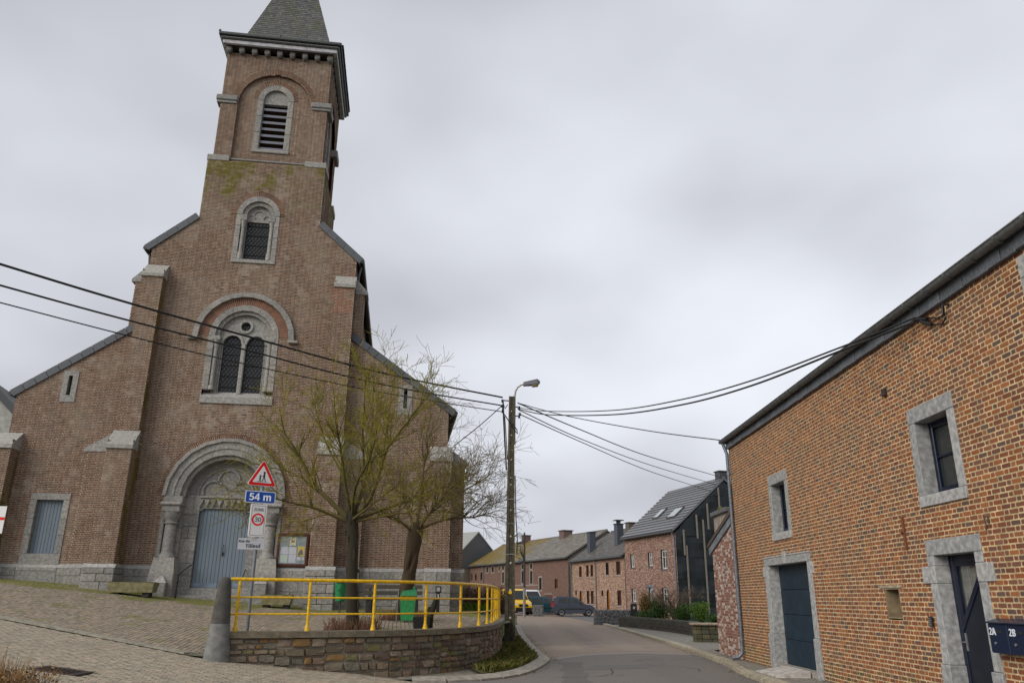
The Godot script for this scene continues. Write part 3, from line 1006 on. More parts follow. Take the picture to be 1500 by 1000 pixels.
	put(nv, "bricks", mb, M.brick, "stuff")
	# closed volumes behind the fronts
	mb = MB.new()
	var body := PackedVector2Array([Vector2(-7.58, 0.6), Vector2(-7.58, 8.42), Vector2(-3.86, 11.08), Vector2(-3.86, 14.3), Vector2(-2.3, 15.7), Vector2(0, 17.8), Vector2(2.3, 15.7), Vector2(3.86, 14.3), Vector2(3.86, 11.08), Vector2(7.73, 8.3), Vector2(7.73, 0.6)])
	mb.prism(body, -16.0, -0.56, Color(0.1, 0.075, 0.06))
	put(T, "inner_wall", mb, M.brick)
	mb = MB.new()
	mb.box(Vector3(-2.3, 9.0, -4.62), Vector3(2.3, 18.4, -0.5), Color(0.2, 0.13, 0.1))
	mb.box(Vector3(-2.0, 18.4, -4.4), Vector3(1.66, 23.7, -0.72), Color(0.2, 0.13, 0.1))
	put(T, "inner_wall", mb, M.brick)
	mb = MB.new()
	mb.box(Vector3(-2.31, 16, -4.66), Vector3(-2.2, 18.4, -0.05), Color(0.2, 0.11, 0.08))
	mb.box(Vector3(-2.16, 18.4, -4.56), Vector3(-2.05, 23.7, -0.15), Color(0.2, 0.11, 0.08))
	mb.box(Vector3(-2.16, 18.4, -4.57), Vector3(2.16, 23.7, -4.45), Color(0.2, 0.11, 0.08))
	put(T, "tower_wall", mb, M.brick)
	# string course and imposts of the tower
	for sg in [-1.0, 1.0]:
		var x0: float = min(sg * 2.36, sg * 1.5)
		var x1: float = max(sg * 2.36, sg * 1.5)
		bx(T, "string_stone", Vector3(x0, 18.4, -0.5), Vector3(x1, 18.66, 0.03), vary(STONE[0], 0.1), M.stone, 0.015)
		bx(T, "impost", Vector3(x0, 21.3, -0.5), Vector3(x1 if sg > 0 else x1, 21.55, 0.0), vary(STONE[1], 0.1), M.stone, 0.03)
		bx(T, "impost", Vector3(x0 + 0.03, 21.18, -0.5), Vector3(x1 - 0.03, 21.297, -0.04), vary(STONE[1], 0.1), M.stone, 0.02)
	bx(T, "string_stone", Vector3(-1.497, 18.52, -0.4), Vector3(1.497, 18.61, -0.06), STONE[1], M.stone, 0.02)
	for z in [[-1.0, -0.04], [-4.66, -3.7]]:
		bx(T, "string_stone", Vector3(1.9, 18.4, z[0] if z[0] < -2 else -1.0), Vector3(2.38, 18.66, z[1] if z[0] < -2 else -0.503), vary(STONE[0], 0.1), M.stone, 0.015)
		bx(T, "impost", Vector3(1.9, 21.2, z[0] if z[0] < -2 else -1.0), Vector3(2.34, 21.55, z[1] if z[0] < -2 else -0.503), vary(STONE[1], 0.1), M.stone, 0.02)
	# belfry window on the front and on the flank
	for f in [Transform3D(Basis.IDENTITY, Vector3(0.02, 0, -0.24)), Transform3D(Basis(Vector3(0, 0, -1), Vector3(0, 1, 0), Vector3(1, 0, 0)), Vector3(2.03, 0, -2.33))]:
		var W := Node3D.new()
		W.name = "belfry_window"
		T.add_child(W, true)
		W.transform = f
		arch_stones(W, "arch_stone", 0, 21.6, 0.5, 0.74, 0, PI, 7, -0.3, 0.03, STONE, M.stone)
		for sg in [-1.0, 1.0]:
			var y := 19.2
			for hgt in [0.8, 0.8, 0.8]:
				bx(W, "jamb_stone", Vector3(min(sg * 0.5, sg * 0.74), y, -0.3), Vector3(max(sg * 0.5, sg * 0.74), y + hgt - 0.005, 0.03), vary(pick(STONE), 0.06), M.stone, 0.02)
				y += hgt
		bx(W, "sill", Vector3(-0.76, 19.03, -0.3), Vector3(0.76, 19.197, 0.07), STONE[2], M.stone, 0.03)
		mb = MB.new()
		mb.prism(arch_poly(0, 21.45, 21.6, 0.5), -0.25, -0.08, STONE[0])
		put(W, "tympanum", mb, M.stone)
		for k in 7:
			mb = MB.new()
			var y := 19.24 + k * 0.315
			mb.hexa([Vector3(-0.5, y, -0.08), Vector3(0.5, y, -0.08), Vector3(0.5, y + 0.14, -0.3), Vector3(-0.5, y + 0.14, -0.3), Vector3(-0.5, y + 0.1, -0.06), Vector3(0.5, y + 0.1, -0.06), Vector3(0.5, y + 0.25, -0.3), Vector3(-0.5, y + 0.25, -0.3)], vary(Color(0.26, 0.275, 0.32), 0.06))
			put(W, "louvre", mb, M.slate)
	# cornice with modillions
	for k in 9:
		var x := -2.1 + k * 0.525
		for side_ in 2:
			mb = MB.new()
			if side_ == 1: mb.t = Transform3D(Basis(Vector3(0, 0, -1), Vector3(0, 1, 0), Vector3(1, 0, 0)), Vector3(2.07, 0, -2.33))
			var wdt := 0.115
			mb.box(Vector3(x - wdt, 23.66, -0.12), Vector3(x + wdt, 23.92, 0.11), vary(Color(0.23, 0.225, 0.215), 0.1), 0.03)
			mb.lathe(Vector3(x, 23.57, 0.02), [Vector2(0.02, 0.0), Vector2(0.1, 0.05), Vector2(0.1, 0.1)], 8, Color(0.22, 0.215, 0.21))
			put(T, "modillion", mb, M.stone)
	bx(T, "frieze", Vector3(-2.2, 23.86, -4.6), Vector3(2.22, 23.93, 0.22), Color(0.06, 0.055, 0.05), M.paint)
	bx(T, "cornice_board", Vector3(-2.36, 23.93, -4.8), Vector3(2.4, 24.12, 0.22), Color(0.55, 0.545, 0.57), M.paint, 0.015)
	bx(T, "cornice", Vector3(-2.45, 24.123, -4.9), Vector3(2.5, 24.24, 0.31), Color(0.17, 0.17, 0.175), M.zinc, 0.04)
	bx(T, "gutter", Vector3(-2.53, 24.243, -4.96), Vector3(2.58, 24.4, 0.38), Color(0.075, 0.08, 0.08), M.zinc, 0.03)
	for p in [[-2.5, 0.33], [2.54, -4.85], [0.0, 0.33]]:
		mb = MB.new()
		mb.lathe(Vector3(p[0], 24.4, p[1]), [Vector2(0.05, 0), Vector2(0.05, 0.06), Vector2(0.0, 0.12)], 6, g(0.03))
		put(T, "snow_hook", mb, M.metal)
	# spire: bell-cast foot, then the steep needle, all in slates
	mb = MB.new()
	var core := MB.new()
	var sc := Vector3(0.16, 0, -2.3)
	var lv := [[2.48, 24.41], [1.8, 24.95], [0.0, 31.6]]
	for k in 2:
		for q in 4:
			var a := q * PI / 2
			var d := Vector3(sin(a), 0, cos(a))
			var e := Vector3(cos(a), 0, -sin(a))
			var h0: float = lv[k][0]
			var h1: float = lv[k + 1][0]
			var bl := sc + d * h0 - e * h0 + Vector3(0, lv[k][1], 0)
			var br := sc + d * h0 + e * h0 + Vector3(0, lv[k][1], 0)
			var tl := sc + d * h1 - e * h1 + Vector3(0, lv[k + 1][1], 0)
			var tr := sc + d * h1 + e * h1 + Vector3(0, lv[k + 1][1], 0)
			core.poly([bl, br, tr, tl] if h1 > 0 else [bl, br, tl], d, SLATE[1])
			slates(mb, bl, br, tl, tr, 0.14, 0.15, 0.012, [Color(0.12, 0.12, 0.115), Color(0.10, 0.10, 0.10), Color(0.14, 0.14, 0.13)], d + Vector3(0, 0.2, 0), func(p: Vector3, c: Color) -> Color: return c.lerp(Color(0.1, 0.11, 0.045), clampf(stain.get_noise_2d(p.x * 1.5 + 9, p.y * 1.5) * 1.2, 0, 0.5)))
	var sp := put(T, "spire", core, M.slate)
	put(sp, "slates", mb, M.slate, "stuff")
	# verges: slate edging along the gables; roofs behind
	for sg in [-1.0, 1.0]:
		for ln in [[Vector2(2.36, 15.86), Vector2(4.08, 14.33)], [Vector2(3.92, 11.2), Vector2(7.98, 8.3)]]:
			var a: Vector2 = ln[0]
			var b: Vector2 = ln[1] if sg > 0 or ln[1].x < 5.0 else Vector2(7.76, 8.4)
			var dv: Vector2 = (b - a).normalized()
			var nn := Vector2(-dv.y, dv.x) if dv.x > 0 else Vector2(dv.y, -dv.x)
			var cnt := int(round(a.distance_to(b) / 0.42))
			for k in cnt:
				var p := a.lerp(b, float(k) / cnt)
				var q := a.lerp(b, float(k + 1) / cnt - 0.004)
				mb = MB.new()
				var pts := PackedVector2Array([p - nn * 0.12, q - nn * 0.12, q + nn * 0.14, p + nn * 0.14])
				for j in 4: pts[j].x *= sg
				mb.prism(pts, -0.6, 0.07, vary(Color(0.11, 0.12, 0.135), 0.12))
				put(T, "verge_slate", mb, M.slate)
			mb = MB.new()
			var pts2 := PackedVector2Array([a + nn * 0.0, b + nn * 0.0, b + nn * 0.1, a + nn * 0.1])
			for j in 4: pts2[j].x *= sg
			mb.prism(pts2, -16.0, -0.61, SLATE[0])
			put(T, "roof", mb, M.slate)
			mb = MB.new()
			mb.tube([Vector3(sg * (b.x + 0.04), b.y + 0.02, 0.05), Vector3(sg * (b.x + 0.04), b.y + 0.02, -16.0)], [0.085, 0.085], 8, Color(0.06, 0.065, 0.065))
			put(T, "gutter", mb, M.zinc)
		mb = MB.new()
		mb.tube([Vector3(sg * 4.05, 14.25, -0.35), Vector3(sg * 3.98, 13.8, -0.3), Vector3(sg * 3.98, 11.4, -0.95)], [0.05, 0.05, 0.05], 8, Color(0.09, 0.095, 0.1))
		put(T, "downpipe", mb, M.zinc)
	# buttresses
	for sg in [-1.0, 1.0]:
		for bt in [[3.17, 3.92, 7.05, 13.04, 0.45, 13.67], [3.12, 3.95, 2.6, 6.45, 0.95, 7.15], [7.13, 7.9, 2.6, 6.4, 0.6, 7.02]]:
			var B := Node3D.new()
			B.name = "buttress"
			T.add_child(B, true)
			mm = MB.new()
			mb = MB.new()
			var x0: float = min(sg * bt[0], sg * bt[1])
			var x1: float = max(sg * bt[0], sg * bt[1])
			brick_face(mm, mb, Transform3D(Basis.IDENTITY, Vector3(0, 0, bt[4])), rect(x0, bt[2], x1, bt[3]), [], O)
			var OM := O.duplicate()
			OM.tint = func(x: float, y: float, c: Color) -> Color:      # algae on the shaded flank of the left buttress
				var gq: float = stain.get_noise_2d(x * 3.0, y * 0.9) + 0.3
				var q: Color = c.lerp(Color(0.15, 0.135, 0.02), clampf(gq * 1.1, 0.0, 0.6))
				q.a = 0.5 if gq > 0.45 else 1.0
				return q
			brick_face(mm, mb, Transform3D(Basis(Vector3(0, 0, -1), Vector3(0, 1, 0), Vector3(1, 0, 0)), Vector3(x1, 0, bt[4])), rect(0, bt[2], bt[4], bt[3] + 0.3), [], OM if sg < 0 else O)
			brick_face(mm, mb, Transform3D(Basis(Vector3(0, 0, 1), Vector3(0, 1, 0), Vector3(-1, 0, 0)), Vector3(x0, 0, 0)), rect(0, bt[2], bt[4], bt[3] + 0.3), [], O)
			put(B, "masonry", mm, M.mortar)
			put(B, "bricks", mb, M.brick, "stuff")
			mb = MB.new()
			mb.t = Transform3D(Basis(Vector3(0, 0, 1), Vector3(0, 1, 0), Vector3(-1, 0, 0)), Vector3(x0 - 0.03, 0, 0))
			var zf: float = bt[4] + 0.07
			var zb: float = 0.45 if bt[4] > 0.9 else 0.0
			mb.prism(PackedVector2Array([Vector2(zb, bt[3] - 0.02), Vector2(zb, bt[5]), Vector2(zf, bt[3] + 0.11), Vector2(zf, bt[3] - 0.02)]), -(x1 - x0) - 0.06, 0.0, vary(Color(0.40, 0.39, 0.36), 0.08))
			put(B, "cap_stone", mb, M.stone)
		for bt in [[3.9, 4.28, 7.05, 12.95, -0.75, -0.03, 13.67, 4.42], [3.93, 4.78, 2.6, 6.4, -0.75, 0.3, 7.15, 4.9], [7.8, 8.42, 2.6, 6.35, -0.75, 0.0, 7.02, 8.52]]:
			var B := Node3D.new()
			B.name = "buttress"
			T.add_child(B, true)
			mm = MB.new()
			mb = MB.new()
			var x0: float = min(sg * bt[0], sg * bt[1])
			var x1: float = max(sg * bt[0], sg * bt[1])
			brick_face(mm, mb, Transform3D(Basis.IDENTITY, Vector3(0, 0, bt[5])), rect(x0, bt[2], x1, bt[3]), [], O)
			mm.box(Vector3(x0 + 0.002, bt[2], bt[4]), Vector3(x1 - 0.002, bt[3], bt[5] - 0.004), Color(0.24, 0.15, 0.11))
			put(B, "masonry", mm, M.mortar)
			put(B, "bricks", mb, M.brick, "stuff")
			mb = MB.new()
			var pts := PackedVector2Array([Vector2(bt[0] - 0.03, bt[3]), Vector2(bt[0] - 0.03, bt[6]), Vector2(bt[7], bt[3] + 0.1), Vector2(bt[7], bt[3])])
			for j in 4: pts[j].x *= sg
			mb.prism(pts, bt[4], bt[5] + 0.03, vary(Color(0.36, 0.35, 0.335), 0.08))
			put(B, "cap_stone", mb, M.stone)
	# plinth of squared stone
	var segs := [[-7.85, -6.45, 0.12], [-5.16, -4.8, 0.12], [-4.8, -3.95, 0.42], [-3.1, -2.1, 0.12], [1.94, 3.1, 0.12], [3.95, 4.8, 0.42], [4.8, 7.1, 0.12], [7.93, 8.45, 0.12], [-8.45, -7.93, 0.12]]
	for s in segs: blocks(T, "plinth_stone", s[0], s[1], [0.9, 1.35, 1.8, 2.25, 2.5], s[2] - 0.5, s[2], 0.85, STONE, M.stone)
	blocks(T, "plinth_stone", -6.45, -5.16, [0.9, 1.8, 2.4, 2.5], -0.4, 0.12, 1.3, STONE, M.stone)
	for sg in [-1.0, 1.0]:
		blocks(T, "plinth_stone", min(sg * 3.03, sg * 4.04), max(sg * 3.03, sg * 4.04), [0.9, 1.4, 1.75, 2.05, 2.3, 2.5], 0.0, 1.06, 0.7, STONE, M.stone, 0.02)
		blocks(T, "plinth_stone", min(sg * 7.05, sg * 7.98), max(sg * 7.05, sg * 7.98), [0.9, 1.4, 1.8, 2.15, 2.5], 0.0, 0.72, 0.7, STONE, M.stone, 0.02)
	for s in [[-7.85, -4.8, 0.12, 0.0], [-4.8, -3.95, 0.42, 0.3], [-4.04, -3.03, 1.06, 0.95], [-3.03, -2.1, 0.12, 0.0], [1.94, 3.03, 0.12, 0.0], [3.03, 4.04, 1.06, 0.95], [4.04, 4.8, 0.42, 0.3], [4.8, 7.05, 0.12, 0.0], [7.05, 7.98, 0.72, 0.6], [7.98, 8.5, 0.1, 0.0], [-7.98, -7.05, 0.72, 0.6]]:
		var cnt := maxi(1, int(round((s[1] - s[0]) / 1.0)))
		for k in cnt:
			mb = MB.new()
			var xa := lerpf(s[0], s[1], float(k) / cnt) + 0.003
			var xb := lerpf(s[0], s[1], float(k + 1) / cnt) - 0.003
			mb.hexa([Vector3(xa, 2.503, -0.3), Vector3(xb, 2.503, -0.3), Vector3(xb, 2.503, s[2]), Vector3(xa, 2.503, s[2]), Vector3(xa, 2.625, -0.3), Vector3(xb, 2.625, -0.3), Vector3(xb, 2.625, s[3] + 0.008), Vector3(xa, 2.625, s[3] + 0.008)], vary(Color(0.42, 0.415, 0.40), 0.07))
			put(T, "plinth_cap", mb, M.stone)
	church_portal(T, cx)
	church_windows(T, cx)

func church_portal(T: Node3D, cx: float) -> void:
	var P := Node3D.new()
	P.name = "portal"
	T.add_child(P, true)
	P.position.x = cx
	var mb := MB.new()
	arch_stones(P, "arch_stone", 0, 4.97, 1.5, 2.02, 0, PI, 13, -0.42, 0.05, STONE, M.stone)
	arch_stones(P, "arch_moulding", 0, 4.97, 1.98, 2.1, 0, PI, 11, -0.05, 0.12, STONE, M.stone)
	arch_stones(P, "arch_stone", 0, 4.97, 1.36, 1.5, 0, PI, 13, -0.6, -0.06, STONE, M.stone)
	arch_stones(P, "arch_moulding", 0, 4.97, 1.72, 1.79, 0, PI, 9, 0.0, 0.085, STONE, M.stone)
	mb.prism(arch_poly(0, 4.95, 4.97, 1.38), -0.62, -0.46, Color(0.31, 0.3, 0.285))
	put(P, "tympanum", mb, M.stone)
	mb = MB.new()                                    # trefoil carved on the tympanum
	mb.seg(0, 5.02, 1.0, 1.05, 0.0, PI, -0.46, -0.41, STONE[0], 20)
	mb.seg(0, 5.62, 0.33, 0.40, -0.35, PI + 0.35, -0.46, -0.40, STONE[0], 16)
	mb.seg(-0.5, 5.22, 0.33, 0.40, 0.75, PI + 0.4, -0.46, -0.40, STONE[0], 12)
	mb.seg(0.5, 5.22, 0.33, 0.40, -0.4, PI - 0.75, -0.46, -0.40, STONE[0], 12)
	put(P, "trefoil", mb, M.stone)
	mb = MB.new()
	mb.box(Vector3(-1.36, 4.97, -0.6), Vector3(1.36, 5.06, -0.38), STONE[2], 0.015)
	put(P, "lintel", mb, M.stone)
	mb = MB.new()
	mb.box(Vector3(-1.0, 4.6, -0.6), Vector3(1.0, 4.967, -0.44), STONE[1], 0.01)
	put(P, "lintel", mb, M.stone)
	for k in 9:                                      # row of carved teeth
		mb = MB.new()
		var x := -0.88 + k * 0.22
		mb.prism(PackedVector2Array([Vector2(x - 0.1, 4.93), Vector2(x + 0.1, 4.93), Vector2(x, 4.66)]), -0.44, -0.36, STONE[2])
		put(P, "zigzag_tooth", mb, M.stone)
	for sg in [-1.0, 1.0]:
		mb = MB.new()
		for k in 3: mb.box(Vector3(min(sg * (0.98 - k * 0.06), sg * 0.7), 4.6 - 0.0 - k * 0.0 - 0.11 + k * 0.037, -0.6), Vector3(max(sg * (0.98 - k * 0.06), sg * (0.87 - k * 0.06)), 4.6, -0.42), STONE[1])
		put(P, "corbel", mb, M.stone)
		blocks(P, "jamb_stone", min(sg * 0.88, sg * 1.4), max(sg * 0.88, sg * 1.4), [1.2, 1.88, 2.3, 2.72, 3.14, 3.56, 3.98, 4.4, 4.97], -0.62, -0.38, 0.55, STONE, M.stone)
		blocks(P, "pier_stone", min(sg * 1.38, sg * 2.02), max(sg * 1.38, sg * 2.02), [2.9, 3.4, 3.9, 4.4, 4.75], -0.45, -0.2, 0.7, STONE, M.stone)
		bx(P, "pier_stone", Vector3(min(sg * 1.9, sg * 2.04), 2.9, -0.25), Vector3(max(sg * 1.9, sg * 2.04), 4.75, 0.05), STONE[1], M.stone, 0.02)
		mb = MB.new()                                # column: base, shaft, cushion capital
		mb.lathe(Vector3(sg * 1.68, 0, -0.02), [Vector2(0.27, 2.88), Vector2(0.27, 2.95), Vector2(0.21, 3.02), Vector2(0.195, 3.08), Vector2(0.185, 4.0)], 18, STONE[0])
		put(P, "column_shaft", mb, M.stone)
		mb = MB.new()
		mb.lathe(Vector3(sg * 1.68, 0, -0.02), [Vector2(0.19, 3.995), Vector2(0.235, 4.02), Vector2(0.235, 4.07), Vector2(0.19, 4.09), Vector2(0.25, 4.18), Vector2(0.3, 4.3), Vector2(0.315, 4.42)], 18, STONE[1])
		mb.box(Vector3(sg * 1.68 - 0.3, 4.4, -0.32), Vector3(sg * 1.68 + 0.3, 4.62, 0.26), STONE[1], 0.03)
		put(P, "capital", mb, M.stone)
		bx(P, "impost", Vector3(sg * 1.7 - 0.36, 4.623, -0.42), Vector3(sg * 1.7 + 0.36, 4.74, 0.32), STONE[2], M.stone, 0.04)
		bx(P, "impost", Vector3(sg * 1.7 - 0.33, 4.743, -0.42), Vector3(sg * 1.7 + 0.33, 4.967, 0.08), STONE[0], M.stone, 0.02)
		mb = MB.new()
		var c: float = sg * 1.68
		mb.hexa([Vector3(c - 0.4, 2.35, -0.4), Vector3(c + 0.4, 2.35, -0.4), Vector3(c + 0.4, 2.35, 0.36), Vector3(c - 0.4, 2.35, 0.36), Vector3(c - 0.33, 2.88, -0.4), Vector3(c + 0.33, 2.88, -0.4), Vector3(c + 0.33, 2.88, 0.26), Vector3(c - 0.33, 2.88, 0.26)], STONE[2])
		put(P, "pedestal", mb, M.stone)
		bx(P, "pedestal", Vector3(c - 0.42, 0.9, -0.4), Vector3(c + 0.42, 2.347, 0.38), STONE[0], M.stone, 0.03)
		bx(P, "guard_stone", Vector3(c - 0.22 + sg * -0.05, 0.9, 0.3), Vector3(c + 0.22 + sg * -0.05, 2.05, 0.62), STONE[1], M.stone, 0.03)
		mb = MB.new()
		c -= sg * 0.05
		mb.hexa([Vector3(c - 0.22, 2.05, 0.3), Vector3(c + 0.22, 2.05, 0.3), Vector3(c + 0.22, 2.05, 0.62), Vector3(c - 0.22, 2.05, 0.62), Vector3(c - 0.04, 2.28, 0.32), Vector3(c + 0.04, 2.28, 0.32), Vector3(c + 0.04, 2.28, 0.4), Vector3(c - 0.04, 2.28, 0.4)], Color(0.42, 0.41, 0.39))
		put(P, "guard_stone", mb, M.stone)
	bx(P, "step", Vector3(-1.3, 0.9, -0.9), Vector3(1.3, 1.9, -0.2), STONE[0], M.stone, 0.02)
	bx(P, "step", Vector3(-1.32, 0.9, -0.2), Vector3(1.32, 1.66, 0.12), STONE[1], M.stone, 0.02)
	for sg in [-1.0, 1.0]:
		var L := Node3D.new()
		L.name = "door_leaf"
		P.add_child(L, true)
		for k in 7:
			var x0: float = sg * (0.006 + k * 0.124)
			var x1: float = sg * (0.006 + (k + 1) * 0.124 - 0.007)
			bx(L, "plank", Vector3(min(x0, x1), 1.95, -0.58), Vector3(max(x0, x1), 4.6, -0.53), vary(Color(0.24, 0.29, 0.335), 0.05), M.wood, 0.008)
		bx(L, "kick_board", Vector3(min(sg * 0.006, sg * 0.87), 1.91, -0.57), Vector3(max(sg * 0.006, sg * 0.87), 2.06, -0.505), Color(0.25, 0.305, 0.37), M.paint, 0.008)
		bx(L, "backing", Vector3(min(0, sg * 0.87), 1.9, -0.62), Vector3(max(0, sg * 0.87), 4.6, -0.585), Color(0.1, 0.12, 0.15), M.paint)
		if sg > 0:
			mb = MB.new()
			mb.tube([Vector3(0.06, 3.05, -0.53), Vector3(0.06, 3.05, -0.47), Vector3(0.06, 3.35, -0.46), Vector3(0.06, 3.38, -0.53)], [0.012, 0.012, 0.012, 0.012], 6, g(0.015))
			mb.box(Vector3(0.03, 2.98, -0.53), Vector3(0.09, 3.12, -0.515), g(0.02))
			put(L, "handle", mb, M.metal)
	# small door in the left aisle, and two slit windows
	var D := Node3D.new()
	D.name = "side_door"
	T.add_child(D, true)
	D.position = Vector3(-5.805, 0, 0)
	for sg in [-1.0, 1.0]:
		var y := 2.96
		for hh in [0.6, 0.55, 0.63]:
			bx(D, "jamb_stone", Vector3(min(sg * 0.43, sg * 0.635), y, -0.35), Vector3(max(sg * 0.43, sg * 0.635), y + hh - 0.005, 0.03), vary(pick(STONE), 0.06), M.stone, 0.01)
			y += hh
	bx(D, "lintel", Vector3(-0.64, 4.74, -0.35), Vector3(0.64, 4.965, 0.03), STONE[0], M.stone, 0.01)
	bx(D, "sill", Vector3(-0.64, 2.503, -0.35), Vector3(0.64, 2.955, 0.035), STONE[0], M.stone, 0.01)
	for k in 8: bx(D, "plank", Vector3(-0.43 + k * 0.1075, 2.96, -0.2), Vector3(-0.43 + (k + 1) * 0.1075 - 0.006, 4.74, -0.15), vary(Color(0.24, 0.285, 0.33), 0.05), M.wood, 0.008)
	bx(D, "backing", Vector3(-0.43, 2.96, -0.3), Vector3(0.43, 4.74, -0.21), Color(0.1, 0.12, 0.15), M.paint)
	for x in [-5.9, 6.09]:
		var S := Node3D.new()
		S.name = "slit_window"
		T.add_child(S, true)
		S.position = Vector3(x, 0, 0)
		mb = MB.new()
		holed(mb, rect(-0.25, 8.2, 0.25, 9.34), [rect(-0.07, 8.48, 0.07, 9.2)], 0.03, 0.08, STONE[0])
		for q in [[-0.25, -0.255], [0.25, 0.255]]: mb.box(Vector3(min(q[0], q[1]), 8.2, -0.2), Vector3(max(q[0], q[1]), 9.34, 0.03), STONE[0])
		mb.box(Vector3(-0.25, 8.19, -0.2), Vector3(0.25, 8.2, 0.03), STONE[0])
		put(S, "surround", mb, M.stone)
		for q in [-0.07, 0.07]: bx(S, "reveal", Vector3(q - 0.004, 8.48, -0.3), Vector3(q + 0.004, 9.2, 0.028), STONE[1], M.stone)
		bx(S, "pane", Vector3(-0.2, 8.3, -0.34), Vector3(0.2, 9.3, -0.3), g(0.015), M.pane)

func church_windows(T: Node3D, cx: float) -> void:
	# twin-light window over the portal
	var W := Node3D.new()
	W.name = "twin_window"
	T.add_child(W, true)
	W.position.x = cx
	arch_stones(W, "hood_stone", 0, 10.87, 1.66, 1.86, 0.0, PI, 13, -0.05, 0.14, STONE, M.stone)
	for sg in [-1.0, 1.0]: bx(W, "label_stop", Vector3(min(sg * 1.64, sg * 2.02), 10.76, -0.05), Vector3(max(sg * 1.64, sg * 2.02), 10.867, 0.17), STONE[2], M.stone, 0.025)
	arch_stones(W, "arch_stone", 0, 10.95, 1.06, 1.28, 0, PI, 11, -0.3, 0.03, STONE, M.stone)
	arch_stones(W, "arch_moulding", 0, 10.95, 0.92, 1.06, 0, PI, 9, -0.3, -0.06, STONE, M.stone)
	for sg in [-1.0, 1.0]:
		var y := 8.86
		for hh in [0.55, 0.5, 0.52, 0.52]:
			bx(W, "jamb_stone", Vector3(min(sg * 1.06, sg * 1.28), y, -0.3), Vector3(max(sg * 1.06, sg * 1.28), y + hh - 0.004, 0.03), vary(pick(STONE), 0.06), M.stone, 0.012)
			y += hh
		var mb := MB.new()
		mb.lathe(Vector3(sg * 0.98, 0, -0.08), [Vector2(0.12, 8.86), Vector2(0.12, 9.0), Vector2(0.085, 9.06), Vector2(0.08, 10.5), Vector2(0.1, 10.55), Vector2(0.09, 10.6), Vector2(0.14, 10.78)], 12, STONE[2])
		put(W, "colonnette", mb, M.stone)
		bx(W, "impost", Vector3(sg * 1.0 - 0.16, 10.78, -0.28), Vector3(sg * 1.0 + 0.16, 10.945, 0.06), STONE[2], M.stone, 0.02)
		bx(W, "jamb_stone", Vector3(min(sg * 0.85, sg * 1.06), 8.86, -0.34), Vector3(max(sg * 0.85, sg * 1.06), 10.78, -0.16), STONE[1], M.stone)
	var mb2 := MB.new()
	mb2.hexa([Vector3(-1.29, 8.35, -0.3), Vector3(1.29, 8.35, -0.3), Vector3(1.29, 8.35, 0.06), Vector3(-1.29, 8.35, 0.06), Vector3(-1.29, 8.855, -0.3), Vector3(1.29, 8.855, -0.3), Vector3(1.29, 8.6, 0.06), Vector3(-1.29, 8.6, 0.06)], Color(0.39, 0.38, 0.36))
	put(W, "sill", mb2, M.stone)
	mb2 = MB.new()
	var l1 := arch_poly(-0.43, 8.75, 10.72, 0.35)
	var l2 := arch_poly(0.43, 8.75, 10.72, 0.35)
	var ro := ngon(0, 11.42, 0.2)
	holed(mb2, arch_poly(0, 8.7, 10.95, 1.0, 20), [l1, l2, ro], -0.2, 0.02, Color(0.37, 0.365, 0.345))
	mb2.box(Vector3(-0.08, 8.75, -0.3), Vector3(0.08, 10.75, -0.14), Color(0.38, 0.37, 0.35), 0.03)
	for x in [-0.43, 0.43]: mb2.seg(x, 10.72, 0.33, 0.42, 0, PI, -0.32, -0.15, Color(0.38, 0.37, 0.35), 14)
	for x in [-0.79, 0.79]: mb2.box(Vector3(x - 0.03, 8.75, -0.32), Vector3(x + 0.03, 10.72, -0.2), STONE[0])
	mb2.seg(0, 11.42, 0.18, 0.27, 0, TAU, -0.32, -0.14, Color(0.38, 0.37, 0.35), 20)
	put(W, "tracery", mb2, M.stone)
	for pl in [l1, l2, ro]:
		var mg := MB.new()
		mg.prism(pl, -0.36, -0.31, Color(0.035, 0.037, 0.042))
		var gp := put(W, "pane", mg, M.leaded)
		mg = MB.new()
		lattice(mg, pl, -0.29, 0.2, 0.011, g(0.012))
		put(gp, "leading", mg, M.metal)
	# single window in the tower
	W = Node3D.new()
	W.name = "tower_window"
	T.add_child(W, true)
	W.position.x = cx
	arch_stones(W, "arch_stone", 0, 16.06, 0.62, 0.83, 0, PI, 9, -0.3, 0.03, STONE, M.stone)
	arch_stones(W, "arch_moulding", 0, 16.06, 0.46, 0.62, 0, PI, 7, -0.3, -0.06, STONE, M.stone)
	for sg in [-1.0, 1.0]:
		var y := 14.13
		for hh in [0.5, 0.48, 0.48, 0.46]:
			bx(W, "jamb_stone", Vector3(min(sg * 0.64, sg * 0.83), y, -0.3), Vector3(max(sg * 0.64, sg * 0.83), y + hh - 0.004, 0.03), vary(pick(STONE), 0.06), M.stone, 0.012)
			y += hh
		var mb := MB.new()
		mb.lathe(Vector3(sg * 0.55, 0, -0.06), [Vector2(0.12, 14.14), Vector2(0.11, 14.42), Vector2(0.075, 14.5), Vector2(0.07, 15.5), Vector2(0.09, 15.55), Vector2(0.08, 15.6), Vector2(0.12, 15.78)], 12, STONE[2])
		put(W, "colonnette", mb, M.stone)
		bx(W, "impost", Vector3(sg * 0.55 - 0.13, 15.78, -0.28), Vector3(sg * 0.55 + 0.13, 16.05, 0.05), STONE[1], M.stone, 0.02)
		bx(W, "jamb_stone", Vector3(min(sg * 0.44, sg * 0.64), 14.13, -0.34), Vector3(max(sg * 0.44, sg * 0.64), 15.8, -0.15), STONE[1], M.stone)
	bx(W, "sill", Vector3(-0.84, 13.97, -0.3), Vector3(0.84, 14.126, 0.06), STONE[2], M.stone, 0.02)
	mb2 = MB.new()
	mb2.prism(arch_poly(0, 15.84, 16.06, 0.47), -0.3, -0.2, STONE[0])
